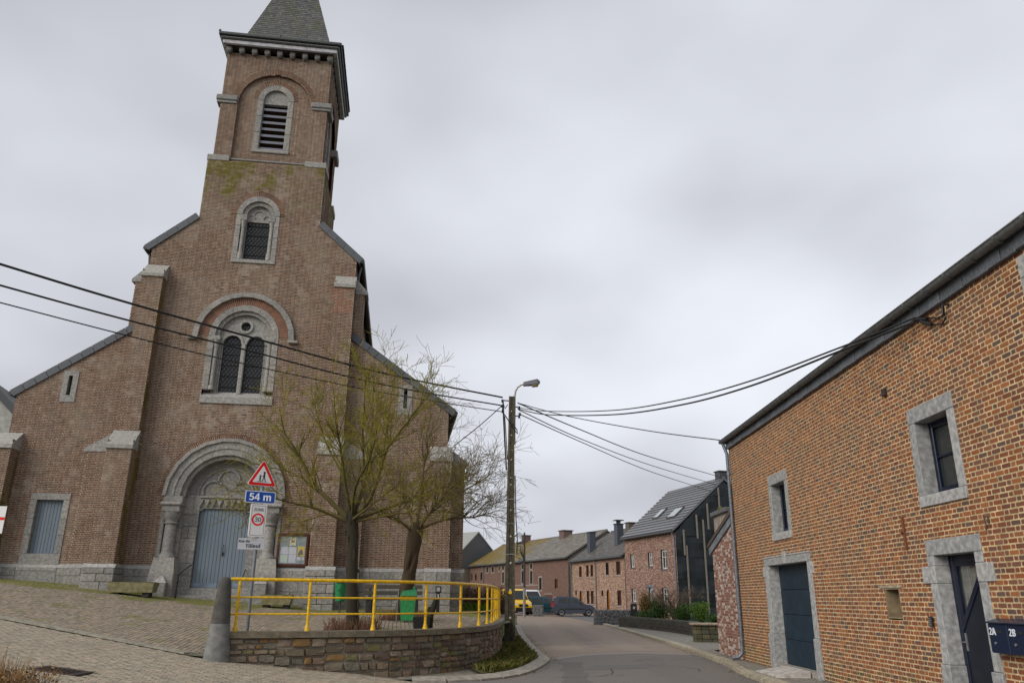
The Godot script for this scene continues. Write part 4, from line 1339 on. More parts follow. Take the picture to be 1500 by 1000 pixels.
	put(W, "tympanum", mb2, M.stone)
	mb2 = MB.new()
	mb2.seg(0, 16.12, 0.2, 0.24, 0, PI, -0.2, -0.16, STONE[0], 10)
	for sg in [-1.0, 1.0]: mb2.seg(sg * 0.3, 16.0, 0.12, 0.16, 0, PI, -0.2, -0.16, STONE[0], 8)
	put(W, "trefoil", mb2, M.stone)
	var pl2 := rect(-0.44, 14.12, 0.44, 15.84)
	var mg2 := MB.new()
	mg2.prism(pl2, -0.3, -0.26, Color(0.035, 0.037, 0.042))
	var gp2 := put(W, "pane", mg2, M.leaded)
	mg2 = MB.new()
	lattice(mg2, pl2, -0.24, 0.2, 0.012, g(0.012))
	put(gp2, "leading", mg2, M.metal)

# ---------- the brick house on the right ----------
const RBRICK := [Color(0.284, 0.106, 0.052), Color(0.241, 0.086, 0.048), Color(0.323, 0.126, 0.060), Color(0.211, 0.083, 0.054), Color(0.258, 0.117, 0.069), Color(0.292, 0.110, 0.057), Color(0.189, 0.093, 0.067), Color(0.138, 0.090, 0.076), Color(0.344, 0.142, 0.067), Color(0.232, 0.110, 0.072)]
const RSTONE := [Color(0.42, 0.425, 0.42), Color(0.38, 0.385, 0.38), Color(0.46, 0.46, 0.45)]
var brick_meshes: Array = []
var brick_count := 0

func in_frame(p: Vector3) -> bool:
	var b := Basis(Vector3.RIGHT, 0.3183) * Basis(Vector3.BACK, 0.008)
	var q := b.inverse() * (p - Vector3(0, 1.65, 0))
	if q.z > -0.1: return false
	return absf(q.x / -q.z) < 0.652 and absf(q.y / -q.z) < 0.432

func text(parent: Node, called: String, s: String, size: float, pos: Vector3, col: Color, bold := false) -> MeshInstance3D:
	var tm := TextMesh.new()
	var f := SystemFont.new()
	f.font_names = PackedStringArray(["Droid Sans"])
	f.font_weight = 700 if bold else 400
	tm.font = f
	tm.text = s
	tm.font_size = 64
	tm.pixel_size = size / 46.0
	tm.depth = 0.004
	var o := MeshInstance3D.new()
	o.mesh = tm
	var m := StandardMaterial3D.new()
	m.albedo_color = col
	m.roughness = 0.6
	o.material_override = m
	o.name = called
	o.position = pos
	parent.add_child(o, true)
	return o

func framed_opening(P: Node3D, x0: float, x1: float, y0: float, y1: float, fw: float, lint: float, sill: float, cols: Array) -> void:   # stone surround, inner size given
	bx(P, "lintel", Vector3(x0 - fw, y1, -0.3), Vector3(x1 + fw, y1 + lint, 0.02), vary(cols[1], 0.06), M.stone, 0.008)
	for e in [[x0 - fw, x0], [x1, x1 + fw]]:
		bx(P, "jamb_stone", Vector3(e[0], y0, -0.3), Vector3(e[1], y1 - 0.004, 0.02), vary(pick(cols), 0.06), M.stone, 0.008)
	if sill > 0: bx(P, "sill", Vector3(x0 - fw + 0.01, y0 - sill, -0.3), Vector3(x1 + fw, y0 - 0.004, 0.035), vary(cols[2], 0.05), M.stone, 0.008)

func right_house() -> void:
	var xf := Transform3D(Basis(Vector3(0, 0, 1), Vector3(0, 1, 0), Vector3(-1, 0, 0)), at(6.4, 0, 22.75))
	var T := thing("brick_house", "long orange brick house with yellow mortar and pale stone door and window frames", "house", xf)
	var mm := MB.new()
	var mb := MB.new()
	var nz := FastNoiseLite.new()
	nz.seed = 17; nz.frequency = 0.5; nz.fractal_octaves = 3
	var tint := func(x: float, y: float, c: Color) -> Color:
		var s := nz.get_noise_2d(x, y)
		var q: Color = c.lerp(Color(0.15, 0.085, 0.065), clampf(s * 1.3 - 0.1, 0, 0.45))
		var al := nz.get_noise_2d(x * 3.0 + 50.0, y * 4.0)                # algae and splashed dirt on the lowest courses
		if y < 0.5 and al > -0.05 and rng.randf() < 0.7: q = q.lerp(Color(0.13, 0.115, 0.05), 0.55)
		return q
	var wall_holder := Node3D.new()
	var picks: Array = []
	var keep := func(x0: float, y0: float, x1: float, y1: float, c: Color) -> bool:
		if brick_count >= 295 or x0 < 13.05 or not in_frame(xf * Vector3((x0 + x1) * 0.5, (y0 + y1) * 0.5, 0)): return false
		brick_count += 1
		picks.append([x0, y0, x1, y1, c])
		return true
	var O := {h = 0.0715, l = 0.2, j = 0.0195, proud = 0.0032, bevel = 0.002, cols = RBRICK, mortar = Color(0.63, 0.50, 0.315), tint = tint, jit = 0.0025, keep = keep, round = true, spread = 0.15}
	var holes := [rect(3.28, 3.06, 4.63, 4.52), rect(2.4, -0.2, 5.57, 2.62), rect(10.45, 3.06, 11.77, 4.53), rect(10.4, -0.2, 11.86, 2.5), rect(10.2, 1.95, 10.5, 2.12), rect(11.8, 1.95, 12.06, 2.12), rect(8.83, 1.39, 9.32, 1.85), rect(13.73, 5.33, 15.2, 5.75)]
	brick_face(mm, mb, Transform3D.IDENTITY, rect(0, -0.05, 16.0, 5.93), holes, O)
	var wall := put(T, "street_wall", mm, M.mortar)
	put(wall, "bricks", mb, M.rough_brick, "stuff")
	# the bricks that show largest are pieces of their own
	for v in 14:
		var b := MB.new()
		var col: Color = RBRICK[v % RBRICK.size()] * (0.9 if v < 10 else 0.75)
		var f: Array = []
		var k: Array = []
		for q in [[-0.5, -0.5], [-0.5, 0.5], [0.5, 0.5], [0.5, -0.5]]:
			var e := Vector3(q[0], q[1], 0) + Vector3(rng.randf_range(-0.025, 0.025), rng.randf_range(-0.04, 0.04), 0)
			k.append(e)
			f.append(Vector3(e.x * 0.95, e.y * 0.88, 1.0))
		b.poly(f, Vector3(0, 0, 1), col)
		for j in 4: b.poly([k[j], k[(j + 1) % 4], f[(j + 1) % 4], f[j]], k[j] + k[(j + 1) % 4] + Vector3(0, 0, 0.3), col)
		brick_meshes.append(b.mesh())
	for p in picks:
		part(wall, "brick", pick(brick_meshes), M.rough_brick, Transform3D(Basis.from_scale(Vector3(p[2] - p[0], p[3] - p[1], 0.0034 * rng.randf_range(0.8, 1.2))), Vector3((p[0] + p[2]) * 0.5, (p[1] + p[3]) * 0.5, 0)))
	# body and roof behind the street wall
	mb = MB.new()
	mb.t = Transform3D(Basis(Vector3(0, 0, 1), Vector3(0, 1, 0), Vector3(-1, 0, 0)), Vector3.ZERO)      # profile in (z, y), pushed along x
	mb.prism(PackedVector2Array([Vector2(-8, -0.1), Vector2(-8, 6.0), Vector2(-4, 7.95), Vector2(-0.36, 6.0), Vector2(-0.36, -0.1)]), -16.0, -0.02, Color(0.1, 0.06, 0.045))
	put(T, "inner_wall", mb, M.brick)
	bx(T, "gable_wall", Vector3(-0.005, -0.1, -8.0), Vector3(0.3, 6.0, -0.003), Color(0.24, 0.1, 0.06), M.brick)
	mb = MB.new()
	mb.t = Transform3D(Basis(Vector3(0, 0, 1), Vector3(0, 1, 0), Vector3(-1, 0, 0)), Vector3.ZERO)
	mb.prism(PackedVector2Array([Vector2(0.1, 6.14), Vector2(-4, 8.15), Vector2(-8.3, 6.1), Vector2(-8.3, 5.98), Vector2(-4, 8.03), Vector2(0.1, 6.02)]), -16.0, 0.1, SLATE[0])
	put(T, "roof", mb, M.slate)
	var x := 0.02
	while x < 15.9:
		bx(T, "fascia_slate", Vector3(x, 5.85 + rng.randf_range(-0.006, 0.006), -0.02), Vector3(x + 0.286, 6.03, 0.075 + rng.randf_range(-0.006, 0.006)), vary(Color(0.165, 0.18, 0.2), 0.16), M.slate, 0.006)
		x += 0.3
	mb = MB.new()
	for k in 1:
		var n := 9
		for j in n:
			var a0 := PI + PI * j / n
			var a1 := PI + PI * (j + 1) / n
			var c := Vector3(0, 6.1, 0.165)
			mb.poly([c + Vector3(-0.1, 0.08 * sin(a0), 0.085 * cos(a0)), c + Vector3(16, 0.08 * sin(a0), 0.085 * cos(a0)), c + Vector3(16, 0.08 * sin(a1), 0.085 * cos(a1)), c + Vector3(-0.1, 0.08 * sin(a1), 0.085 * cos(a1))], Vector3(0, sin(a0), cos(a0)), Color(0.21, 0.22, 0.225))
		mb.tube([Vector3(-0.1, 6.1, 0.25), Vector3(16, 6.1, 0.25)], [0.014, 0.014], 6, Color(0.22, 0.23, 0.23))
		mb.box(Vector3(-0.1, 6.04, 0.076), Vector3(16, 6.1, 0.1), Color(0.1, 0.1, 0.1))
		mb.prism(PackedVector2Array([Vector2(-0.1, 6.03), Vector2(-0.1, 6.1), Vector2(-0.09, 6.1), Vector2(-0.09, 6.03)]), 0.09, 0.25, Color(0.14, 0.15, 0.15))
	bx(T, "soffit", Vector3(-0.05, 6.0, -0.3), Vector3(16, 6.06, 0.074), Color(0.12, 0.12, 0.12), M.paint)
	var gut := put(T, "gutter", mb, M.zinc)
	x = 0.5
	while x < 15.5:
		mb = MB.new()
		mb.seg(0, 0, 0.088, 0.096, PI, TAU, -0.03, 0.03, Color(0.17, 0.18, 0.18), 8)
		var o := put(gut, "bracket", mb, M.zinc)
		o.transform = Transform3D(Basis(Vector3(0, 0, 1), Vector3(0, 1, 0), Vector3(-1, 0, 0)), Vector3(x, 6.1, 0.165))
		x += 0.6
	mb = MB.new()
	mb.tube([Vector3(0.0, 6.04, 0.165), Vector3(0.02, 5.92, 0.13), Vector3(0.05, 5.7, 0.07), Vector3(0.05, 0.5, 0.07), Vector3(0.05, 0.28, 0.08), Vector3(0.03, 0.18, 0.18), Vector3(0.0, 0.16, 0.34)], [0.05, 0.05, 0.05, 0.05, 0.052, 0.052, 0.052], 10, Color(0.2, 0.22, 0.25))
	var dp := put(T, "downpipe", mb, M.zinc)
	for y in [5.1, 3.2, 1.3]:
		mb = MB.new()
		mb.tube([Vector3(0.05, y, 0.07), Vector3(0.05, y + 0.05, 0.07)], [0.058, 0.058], 10, Color(0.24, 0.26, 0.28))
		put(dp, "clip", mb, M.zinc)
	# openings
	var navy := Color(0.007, 0.011, 0.022)
	for w in [[3.47, 4.44, 3.18, 4.32], [10.63, 11.58, 3.2, 4.33]]:
		var W := Node3D.new()
		W.name = "window"
		T.add_child(W, true)
		framed_opening(W, w[0], w[1], w[2], w[3], 0.185, 0.24, 0.17, RSTONE)
		bx(W, "frame", Vector3(w[0], w[2], -0.3), Vector3(w[0] + 0.09, w[3], -0.2), navy, M.gloss, 0.01)
		bx(W, "frame", Vector3(w[1] - 0.09, w[2], -0.3), Vector3(w[1], w[3], -0.2), navy, M.gloss, 0.01)
		bx(W, "frame", Vector3(w[0] + 0.09, w[2], -0.3), Vector3(w[1] - 0.09, w[2] + 0.11, -0.195), navy, M.gloss, 0.01)
		bx(W, "frame", Vector3(w[0] + 0.09, w[3] - 0.1, -0.3), Vector3(w[1] - 0.09, w[3], -0.2), navy, M.gloss, 0.01)
		bx(W, "glazing_bar", Vector3(w[0] + 0.09, (w[2] + w[3]) * 0.5, -0.27), Vector3(w[1] - 0.09, (w[2] + w[3]) * 0.5 + 0.03, -0.22), navy, M.gloss)
		bx(W, "pane", Vector3(w[0] + 0.09, w[2] + 0.1, -0.265), Vector3(w[1] - 0.09, w[3] - 0.1, -0.255), Color(0.03, 0.035, 0.035), M.pane)
	var G := Node3D.new()
	G.name = "garage_door"
	T.add_child(G, true)
	bx(G, "lintel", Vector3(2.42, 2.46, -0.3), Vector3(5.55, 2.665, 0.02), RSTONE[1], M.stone, 0.008)
	bx(G, "lintel_rim", Vector3(2.4, 2.635, -0.02), Vector3(5.57, 2.67, 0.035), RSTONE[2], M.stone, 0.006)
	bx(G, "keystone", Vector3(3.9, 2.46, -0.02), Vector3(4.1, 2.74, 0.05), RSTONE[2], M.stone, 0.01)
	for e in [[2.4, 2.72, -1], [5.35, 5.6, 1]]:
		bx(G, "jamb_stone", Vector3(e[0], 0.9, -0.3), Vector3(e[1], 2.457, 0.02), vary(RSTONE[0], 0.05), M.stone, 0.008)
		bx(G, "base_stone", Vector3(e[0] - (0.04 if e[2] < 0 else 0.0), 0.0, -0.3), Vector3(e[1] + (0.04 if e[2] > 0 else 0.0), 0.897, 0.05), vary(RSTONE[1], 0.05), M.stone, 0.01)
		bx(G, "jamb_stone", Vector3(e[0] - (0.1 if e[2] < 0 else -0.1), 2.2, -0.25), Vector3(e[1] + (-0.1 if e[2] < 0 else 0.1), 2.43, 0.024), vary(RSTONE[2], 0.04), M.stone, 0.008)
	for k in 4:
		bx(G, "door_panel", Vector3(2.72, 0.22 + k * 0.56, -0.3), Vector3(5.35, 0.22 + (k + 1) * 0.56 - 0.008, -0.24), vary(Color(0.010, 0.025, 0.042), 0.06), M.paint, 0.008)
	bx(G, "threshold", Vector3(2.6, 0.0, -0.3), Vector3(5.4, 0.215, 0.02), Color(0.36, 0.34, 0.3), M.stone, 0.01)
	var D := Node3D.new()
	D.name = "front_door"
	T.add_child(D, true)
	bx(D, "lintel", Vector3(10.4, 2.31, -0.3), Vector3(11.86, 2.54, 0.02), RSTONE[1], M.stone, 0.008)
	for e in [[10.4, 10.59, -1], [11.67, 11.86, 1]]:
		bx(D, "jamb_stone", Vector3(e[0], 2.163, -0.3), Vector3(e[1], 2.307, 0.02), vary(RSTONE[0], 0.05), M.stone, 0.008)
		bx(D, "jamb_stone", Vector3(e[0] - (0.2 if e[2] < 0 else 0.0), 1.91, -0.3), Vector3(e[1] + (0.2 if e[2] > 0 else 0.0), 2.16, 0.025), vary(RSTONE[2], 0.04), M.stone, 0.008)
		bx(D, "jamb_stone", Vector3(e[0], 0.78, -0.3), Vector3(e[1], 1.907, 0.02), vary(RSTONE[0], 0.05), M.stone, 0.008)
		bx(D, "base_stone", Vector3(e[0] - 0.03, 0.0, -0.3), Vector3(e[1] + 0.03, 0.777, 0.045), vary(RSTONE[1], 0.05), M.stone, 0.01)
	bx(D, "frame", Vector3(10.59, 0.1, -0.3), Vector3(10.68, 2.31, -0.2), navy, M.gloss, 0.008)
	bx(D, "frame", Vector3(11.58, 0.1, -0.3), Vector3(11.67, 2.31, -0.2), navy, M.gloss, 0.008)
	bx(D, "frame", Vector3(10.68, 2.22, -0.3), Vector3(11.58, 2.31, -0.2), navy, M.gloss, 0.008)
	mb = MB.new()
	mb.prism(PackedVector2Array([Vector2(10.68, 0.1), Vector2(10.68, 1.3), Vector2(11.5, 2.14), Vector2(11.58, 2.22), Vector2(11.58, 0.1)]), -0.27, -0.22, Color(0.01, 0.014, 0.024))
	put(D, "leaf", mb, M.paint)
	mb = MB.new()
	mb.prism(PackedVector2Array([Vector2(10.68, 1.24), Vector2(10.68, 1.36), Vector2(11.48, 2.22), Vector2(11.58, 2.22), Vector2(11.58, 2.2)]), -0.25, -0.205, navy)
	mb.box(Vector3(10.68, 1.3, -0.25), Vector3(10.76, 2.22, -0.207), navy)
	mb.box(Vector3(10.76, 2.15, -0.25), Vector3(11.5, 2.22, -0.207), navy)
	put(D, "glazing_frame", mb, M.gloss)
	mb = MB.new()
	mb.prism(PackedVector2Array([Vector2(10.74, 1.36), Vector2(10.74, 2.17), Vector2(11.48, 2.17)]), -0.245, -0.24, Color(0.3, 0.36, 0.38))
	put(D, "pane", mb, M.glass)
	for k in 12:
		mb = MB.new()
		mb.tube([Vector3(10.7 + k * 0.07, 1.2, -0.3), Vector3(10.7 + k * 0.07, 2.25, -0.3)], [0.032, 0.032], 8, vary(Color(0.26, 0.26, 0.22), 0.1))
		put(D, "blind_slat", mb, M.paint)
	mb = MB.new()
	mb.box(Vector3(10.7, 0.98, -0.22), Vector3(10.735, 1.22, -0.205), g(0.5))
	mb.tube([Vector3(10.717, 1.1, -0.2), Vector3(10.717, 1.1, -0.15), Vector3(10.83, 1.1, -0.15)], [0.01, 0.01, 0.01], 6, g(0.5))
	put(D, "handle", mb, M.steel)
	bx(D, "threshold", Vector3(10.5, 0.0, -0.35), Vector3(11.75, 0.12, 0.02), RSTONE[1], M.stone, 0.008)
	# niche
	var N := Node3D.new()
	N.name = "niche"
	T.add_child(N, true)
	for q in [[8.82, 1.38, 9.33, 1.4], [8.82, 1.84, 9.33, 1.86], [8.82, 1.4, 8.84, 1.84], [9.31, 1.4, 9.33, 1.84]]:
		bx(N, "reveal", Vector3(q[0], q[1], -0.34), Vector3(q[2], q[3], 0.004), Color(0.3, 0.24, 0.16), M.mortar)
	bx(N, "back", Vector3(8.82, 1.38, -0.35), Vector3(9.33, 1.86, -0.3), Color(0.24, 0.19, 0.13), M.mortar)
	bx(N, "lintel", Vector3(8.66, 1.862, -0.1), Vector3(9.45, 1.905, 0.016), Color(0.42, 0.36, 0.28), M.stone, 0.004)
	for q in [[13.72, 5.3, 14.0, 5.5], [13.72, 5.504, 15.2, 5.79]]:
		bx(T, "lintel", Vector3(q[0], q[1], -0.3), Vector3(q[2], q[3], 0.02), RSTONE[2], M.stone, 0.008)
	bx(T, "shutter", Vector3(14.0, 5.3, -0.3), Vector3(15.2, 5.504, -0.2), navy, M.paint)
	# small ironwork
	mb = MB.new()
	mb.box(Vector3(9.79, 2.44, 0.0), Vector3(9.83, 2.97, 0.035), Color(0.19, 0.07, 0.03), 0.006)
	mb.tube([Vector3(9.81, 2.7, 0.03), Vector3(9.81, 2.7, 0.07)], [0.02, 0.02], 6, Color(0.1, 0.045, 0.025))
	put(T, "wall_anchor", mb, M.metal)
	bx(T, "beam_end", Vector3(9.8, 4.97, 0.0), Vector3(9.9, 5.1, 0.06), Color(0.045, 0.03, 0.025), M.wood, 0.008)
	mb = MB.new()
	mb.tube([Vector3(12.1, 5.78, 0.0), Vector3(12.1, 5.78, 0.1), Vector3(12.1, 5.62, 0.12)], [0.015, 0.015, 0.015], 6, g(0.02))
	mb.tube([Vector3(11.35, 5.84, 0.1), Vector3(11.6, 5.76, 0.05), Vector3(11.8, 5.68, 0.03), Vector3(12.0, 5.66, 0.04), Vector3(12.08, 5.76, 0.08)], [0.014, 0.014, 0.014, 0.014, 0.014], 6, g(0.012))
	mb.tube([Vector3(11.4, 5.79, 0.1), Vector3(11.65, 5.63, 0.05), Vector3(11.9, 5.55, 0.03), Vector3(12.05, 5.6, 0.05)], [0.014, 0.014, 0.014, 0.014], 6, g(0.012))
	mb.tube([Vector3(11.36, 5.82, 0.1), Vector3(11.6, 5.74, 0.07)], [0.03, 0.03], 8, g(0.015))
	mb.tube([Vector3(11.46, 5.75, 0.09), Vector3(11.68, 5.62, 0.06)], [0.03, 0.03], 8, g(0.015))
	put(T, "cable_clamp", mb, M.metal)
	mb = MB.new()
	for q in [[12.05, 2.76, 12.09, 2.62], [12.09, 2.62, 12.07, 2.56], [12.14, 2.75, 12.16, 2.6]]: mb.tube([Vector3(q[0], q[1], 0.02), Vector3(q[2], q[3], 0.03)], [0.008, 0.008], 5, Color(0.07, 0.04, 0.03))
	put(T, "hook", mb, M.metal)
	var I := thing("intercom", "small dark intercom box with silver keys beside the navy front door", "intercom", xf * Transform3D(Basis.IDENTITY, Vector3(10.27, 1.29, 0.02)))
	bx(I, "housing", Vector3(-0.045, 0, 0), Vector3(0.045, 0.15, 0.03), g(0.02), M.plastic, 0.006)
	for k in 4: bx(I, "key", Vector3(-0.03, 0.02 + k * 0.03, 0.03), Vector3(0.03, 0.042 + k * 0.03, 0.034), g(0.45), M.steel)
	for k in 2:
		var B := thing("mailbox", ["navy metal mailbox marked 2A fixed to the orange brick wall", "navy metal mailbox marked 2B fixed to the orange brick wall"][k], "mailbox", xf * Transform3D(Basis.IDENTITY, Vector3(11.92 + k * 0.42, 1.03, 0.012)), "mailboxes on the brick house")
		bx(B, "body", Vector3(0, 0, 0), Vector3(0.4, 0.36, 0.13), Color(0.012, 0.016, 0.04), M.gloss, 0.008)
		mb = MB.new()
		mb.hexa([Vector3(-0.008, 0.36, -0.005), Vector3(0.408, 0.36, -0.005), Vector3(0.408, 0.36, 0.155), Vector3(-0.008, 0.36, 0.155), Vector3(-0.008, 0.42, -0.005), Vector3(0.408, 0.42, -0.005), Vector3(0.408, 0.375, 0.155), Vector3(-0.008, 0.375, 0.155)], Color(0.014, 0.02, 0.045))
		put(B, "lid", mb, M.gloss)
		text(B, "number", ["2A", "2B"][k], 0.085, Vector3(0.09, 0.26, 0.134), Color(0.85, 0.87, 0.9), true)
		bx(B, "name_plate", Vector3(0.18, 0.25, 0.13), Vector3(0.3, 0.28, 0.133), g(0.1), M.steel)
		mb = MB.new()
		mb.tube([Vector3(0.12, 0.12, 0.128), Vector3(0.12, 0.12, 0.14)], [0.018, 0.018], 10, g(0.5))
		put(B, "lock", mb, M.steel)
	# ramp slab before the garage
	var R := MB.new()
	R.hexa([Vector3(3.5, 0.08, 0.05), Vector3(5.0, 0.08, 0.05), Vector3(5.0, 0.08, 0.75), Vector3(3.5, 0.08, 0.75), Vector3(3.5, 0.235, 0.05), Vector3(5.0, 0.235, 0.05), Vector3(5.0, 0.13, 0.75), Vector3(3.5, 0.13, 0.75)], Color(0.56, 0.53, 0.49))
	var ro := put(self, "ramp_slab", R, M.concrete)
	ro.transform = xf
	tag(ro, "pale ribbed concrete ramp slab lying at the garage threshold", "ramp")
	# lean-to beyond the corner
	var L := thing("lean_to", "low lean-to of patchy red and white bricks against the orange brick house", "lean-to", xf)
	mm = MB.new()
	mb = MB.new()
	brick_face(mm, mb, Transform3D(Basis.IDENTITY, Vector3(0, 0, -0.02)), PackedVector2Array([Vector2(-2.8, -0.05), Vector2(-2.8, 3.2), Vector2(-0.01, 3.95), Vector2(-0.01, -0.05)]), [], {h = 0.075, l = 0.22, j = 0.015, proud = 0.004, bevel = 0.003, jit = 0.005, mortar = Color(0.4, 0.34, 0.28), cols = [Color(0.25, 0.11, 0.08), Color(0.28, 0.14, 0.11), Color(0.22, 0.09, 0.07), Color(0.52, 0.42, 0.38), Color(0.34, 0.2, 0.16), Color(0.27, 0.12, 0.09), Color(0.6, 0.52, 0.48)]})
	mm.box(Vector3(-2.8, -0.05, -3), Vector3(-0.31, 3.2, -0.024), Color(0.3, 0.2, 0.15))
	var lw := put(L, "wall", mm, M.mortar)
	put(lw, "bricks", mb, M.rough_brick, "stuff")
	mb = MB.new()
	mb.prism(PackedVector2Array([Vector2(-3.05, 3.0), Vector2(-3.05, 3.22), Vector2(-0.02, 4.05), Vector2(-0.02, 3.83)]), -0.03, 0.03, Color(0.2, 0.22, 0.24))
	put(L, "barge_board", mb, M.paint)
	mb = MB.new()
	mb.prism(PackedVector2Array([Vector2(-3.12, 3.22), Vector2(-3.12, 3.33), Vector2(-0.02, 4.19), Vector2(-0.02, 4.05)]), -3.1, 0.06, Color(0.09, 0.06, 0.045))
	put(L, "roof", mb, M.slate)
	var X := thing("annex", "small cream rendered annex with mossy flat roof behind the lean-to", "annex", xf)
	bx(X, "wall", Vector3(-5.1, 0, -2.9), Vector3(-3.3, 4.4, -0.72), Color(0.36, 0.31, 0.25), M.paint)
	bx(X, "window_frame", Vector3(-3.9, 3.4, -0.73), Vector3(-3.45, 4.1, -0.69), Color(0.5, 0.46, 0.38), M.paint, 0.01)
	bx(X, "pane", Vector3(-3.82, 3.48, -0.7), Vector3(-3.53, 4.02, -0.685), g(0.05), M.pane)
	bx(X, "roof", Vector3(-5.2, 4.4, -3.0), Vector3(-3.2, 4.55, -0.62), Color(0.14, 0.14, 0.15), M.slate, 0.02)
	mb = MB.new()
	for k in 60:
		var p := Vector3(rng.randf_range(-5.1, -3.3), 4.55, rng.randf_range(-2.8, -0.65))
		mb.lathe(p, [Vector2(rng.randf_range(0.04, 0.16), -0.01), Vector2(0.07, 0.05), Vector2(0.0, rng.randf_range(0.06, 0.14))], 7, vary(Color(0.13, 0.12, 0.03), 0.3))
	put(X, "moss", mb, M.soil, "stuff")

# ---------- retaining wall, railing and the things on the square ----------
func along(path: PackedVector2Array, step: float, s: float) -> Array:       # [point, direction] at distance s
	var k := clampi(int(s / step), 0, path.size() - 2)
	var f := clampf(s / step - k, 0, 1)
	return [path[k].lerp(path[k + 1], f), (path[k + 1] - path[k]).normalized()]

func retaining_wall() -> void:
	var st := 0.1
	var path := smooth_path(WALL, st)
	var total := (path.size() - 1) * st
	var T := thing("retaining_wall", "curved rubble stone retaining wall with concrete coping below the yellow railing", "wall")
	var core := MB.new()
	var out := 0.16
	for k in range(0, path.size() - 1, 2):
		var k2: int = min(k + 2, path.size() - 1)
		var a := along(path, st, k * st)
		var b := along(path, st, k2 * st)
		var na := Vector2(a[1].y, -a[1].x)
		var nb := Vector2(b[1].y, -b[1].x)
		var p0: Vector2 = a[0] + na * (out - 0.02)
		var p1: Vector2 = b[0] + nb * (out - 0.02)
		core.poly([at(p0.x, -0.1, p0.y), at(p1.x, -0.1, p1.y), at(p1.x, 0.87, p1.y), at(p0.x, 0.87, p0.y)], Vector3(na.x, 0, -na.y), Color(0.33, 0.30, 0.25))
		var q0: Vector2 = a[0] - na * 0.18
		var q1: Vector2 = b[0] - nb * 0.18
		core.poly([at(q0.x, -0.1, q0.y), at(q1.x, -0.1, q1.y), at(q1.x, 0.87, q1.y), at(q0.x, 0.87, q0.y)], Vector3(-na.x, 0, na.y), Color(0.33, 0.30, 0.25))
	put(T, "core", core, M.mortar)
	# stone shapes: bevelled, uneven blocks of unit size, in the wall's colours
	var pal := [Color(0.23, 0.185, 0.135), Color(0.18, 0.15, 0.11), Color(0.27, 0.215, 0.155), Color(0.26, 0.19, 0.145), Color(0.19, 0.175, 0.14), Color(0.29, 0.19, 0.095), Color(0.25, 0.21, 0.16), Color(0.32, 0.26, 0.205), Color(0.15, 0.11, 0.085), Color(0.23, 0.21, 0.11)]
	var shapes: Array = []
	for v in 20:
		var mb := MB.new()
		var col: Color = vary(pal[v % pal.size()], 0.12)
		var f: Array = []
		var b: Array = []
		for q in [[-0.5, -0.5], [-0.1, -0.53], [0.5, -0.5], [0.52, 0.05], [0.5, 0.5], [0.0, 0.52], [-0.5, 0.5], [-0.52, 0.0]]:
			var e := Vector3(q[0] + rng.randf_range(-0.05, 0.05), q[1] + rng.randf_range(-0.08, 0.08), -0.5)
			b.append(e)
			f.append(Vector3(e.x * 0.86, e.y * 0.8, 0.32 + rng.randf_range(-0.14, 0.14)))
		var mid := Vector3(rng.randf_range(-0.15, 0.15), rng.randf_range(-0.1, 0.1), 0.36)
		for k in 8:
			var k2 := (k + 1) % 8
			mb.poly([f[k], f[k2], mid], Vector3(0, 0, 1), col)
			mb.poly([b[k], b[k2], f[k2], f[k]], b[k] + b[k2] + Vector3(0, 0, 1.2), col)
		shapes.append(mb.mesh())
	var count := 0
	var sx := 0.02
	while sx < minf(total, 13.2):                     # short lengths of wall, each coursed in its own way
		var sl := rng.randf_range(0.7, 1.5)
		var yt := 0.865
		while yt > -0.02:
			var hgt: float = rng.randf_range(0.09, 0.2)
			if yt - hgt < 0.06: hgt = yt + 0.04
			var s := sx + rng.randf_range(-0.03, 0.03)
			while s < sx + sl - 0.05:
				var l := rng.randf_range(0.14, 0.4) * (0.8 if hgt < 0.12 else 1.1)
				if sx + sl - (s + l) < 0.12: l = sx + sl - s
				var m := along(path, st, s + l * 0.5)
				var nrm := Vector2(m[1].y, -m[1].x)
				var c: Vector2 = m[0] + nrm * (out + rng.randf_range(-0.02, 0.025))
				if yt > street_y(c.x) + 0.03 and count < 298:
					var xb := Vector3(m[1].x, 0, -m[1].y)
					var zb := Vector3(nrm.x, 0, -nrm.y)
					var hh := hgt * rng.randf_range(0.86, 1.0)
					var bs := Basis(xb * (l - 0.02), Vector3.UP * (hh - 0.016), zb * 0.09) * Basis(Vector3.BACK, rng.randf_range(-0.04, 0.04))
					part(T, "stone", pick(shapes), M.rubble, Transform3D(bs, at(c.x, yt - hgt * 0.5, c.y)))
					count += 1
				s += l
			yt -= hgt
		sx += sl
	var s2 := 0.0
	while s2 < total - 0.05:                          # coping slabs
		var l2: float = min(0.95, total - s2)
		var mb := MB.new()
		var n := 5
		var rail: Array = []
		for k in n + 1:
			var m := along(path, st, s2 + 0.004 + (l2 - 0.008) * k / n)
			rail.append([m[0] + Vector2(m[1].y, -m[1].x) * 0.25, m[0] - Vector2(m[1].y, -m[1].x) * 0.2])
		var col := vary(Color(0.20, 0.175, 0.13), 0.12)
		for k in n:
			var p: Array = []
			for y in [0.87, 0.985]:
				for e in [rail[k][0], rail[k + 1][0], rail[k + 1][1], rail[k][1]]: p.append(at(e.x, y, e.y))
			mb.hexa(p, col)
		put(T, "coping_slab", mb, M.concrete)
		s2 += 0.95
	# railing
	var R := thing("railing", "yellow painted tubular steel railing on the curved wall top", "railing")
	var yel := Color(0.98, 0.60, 0.012)
	s2 = 0.1
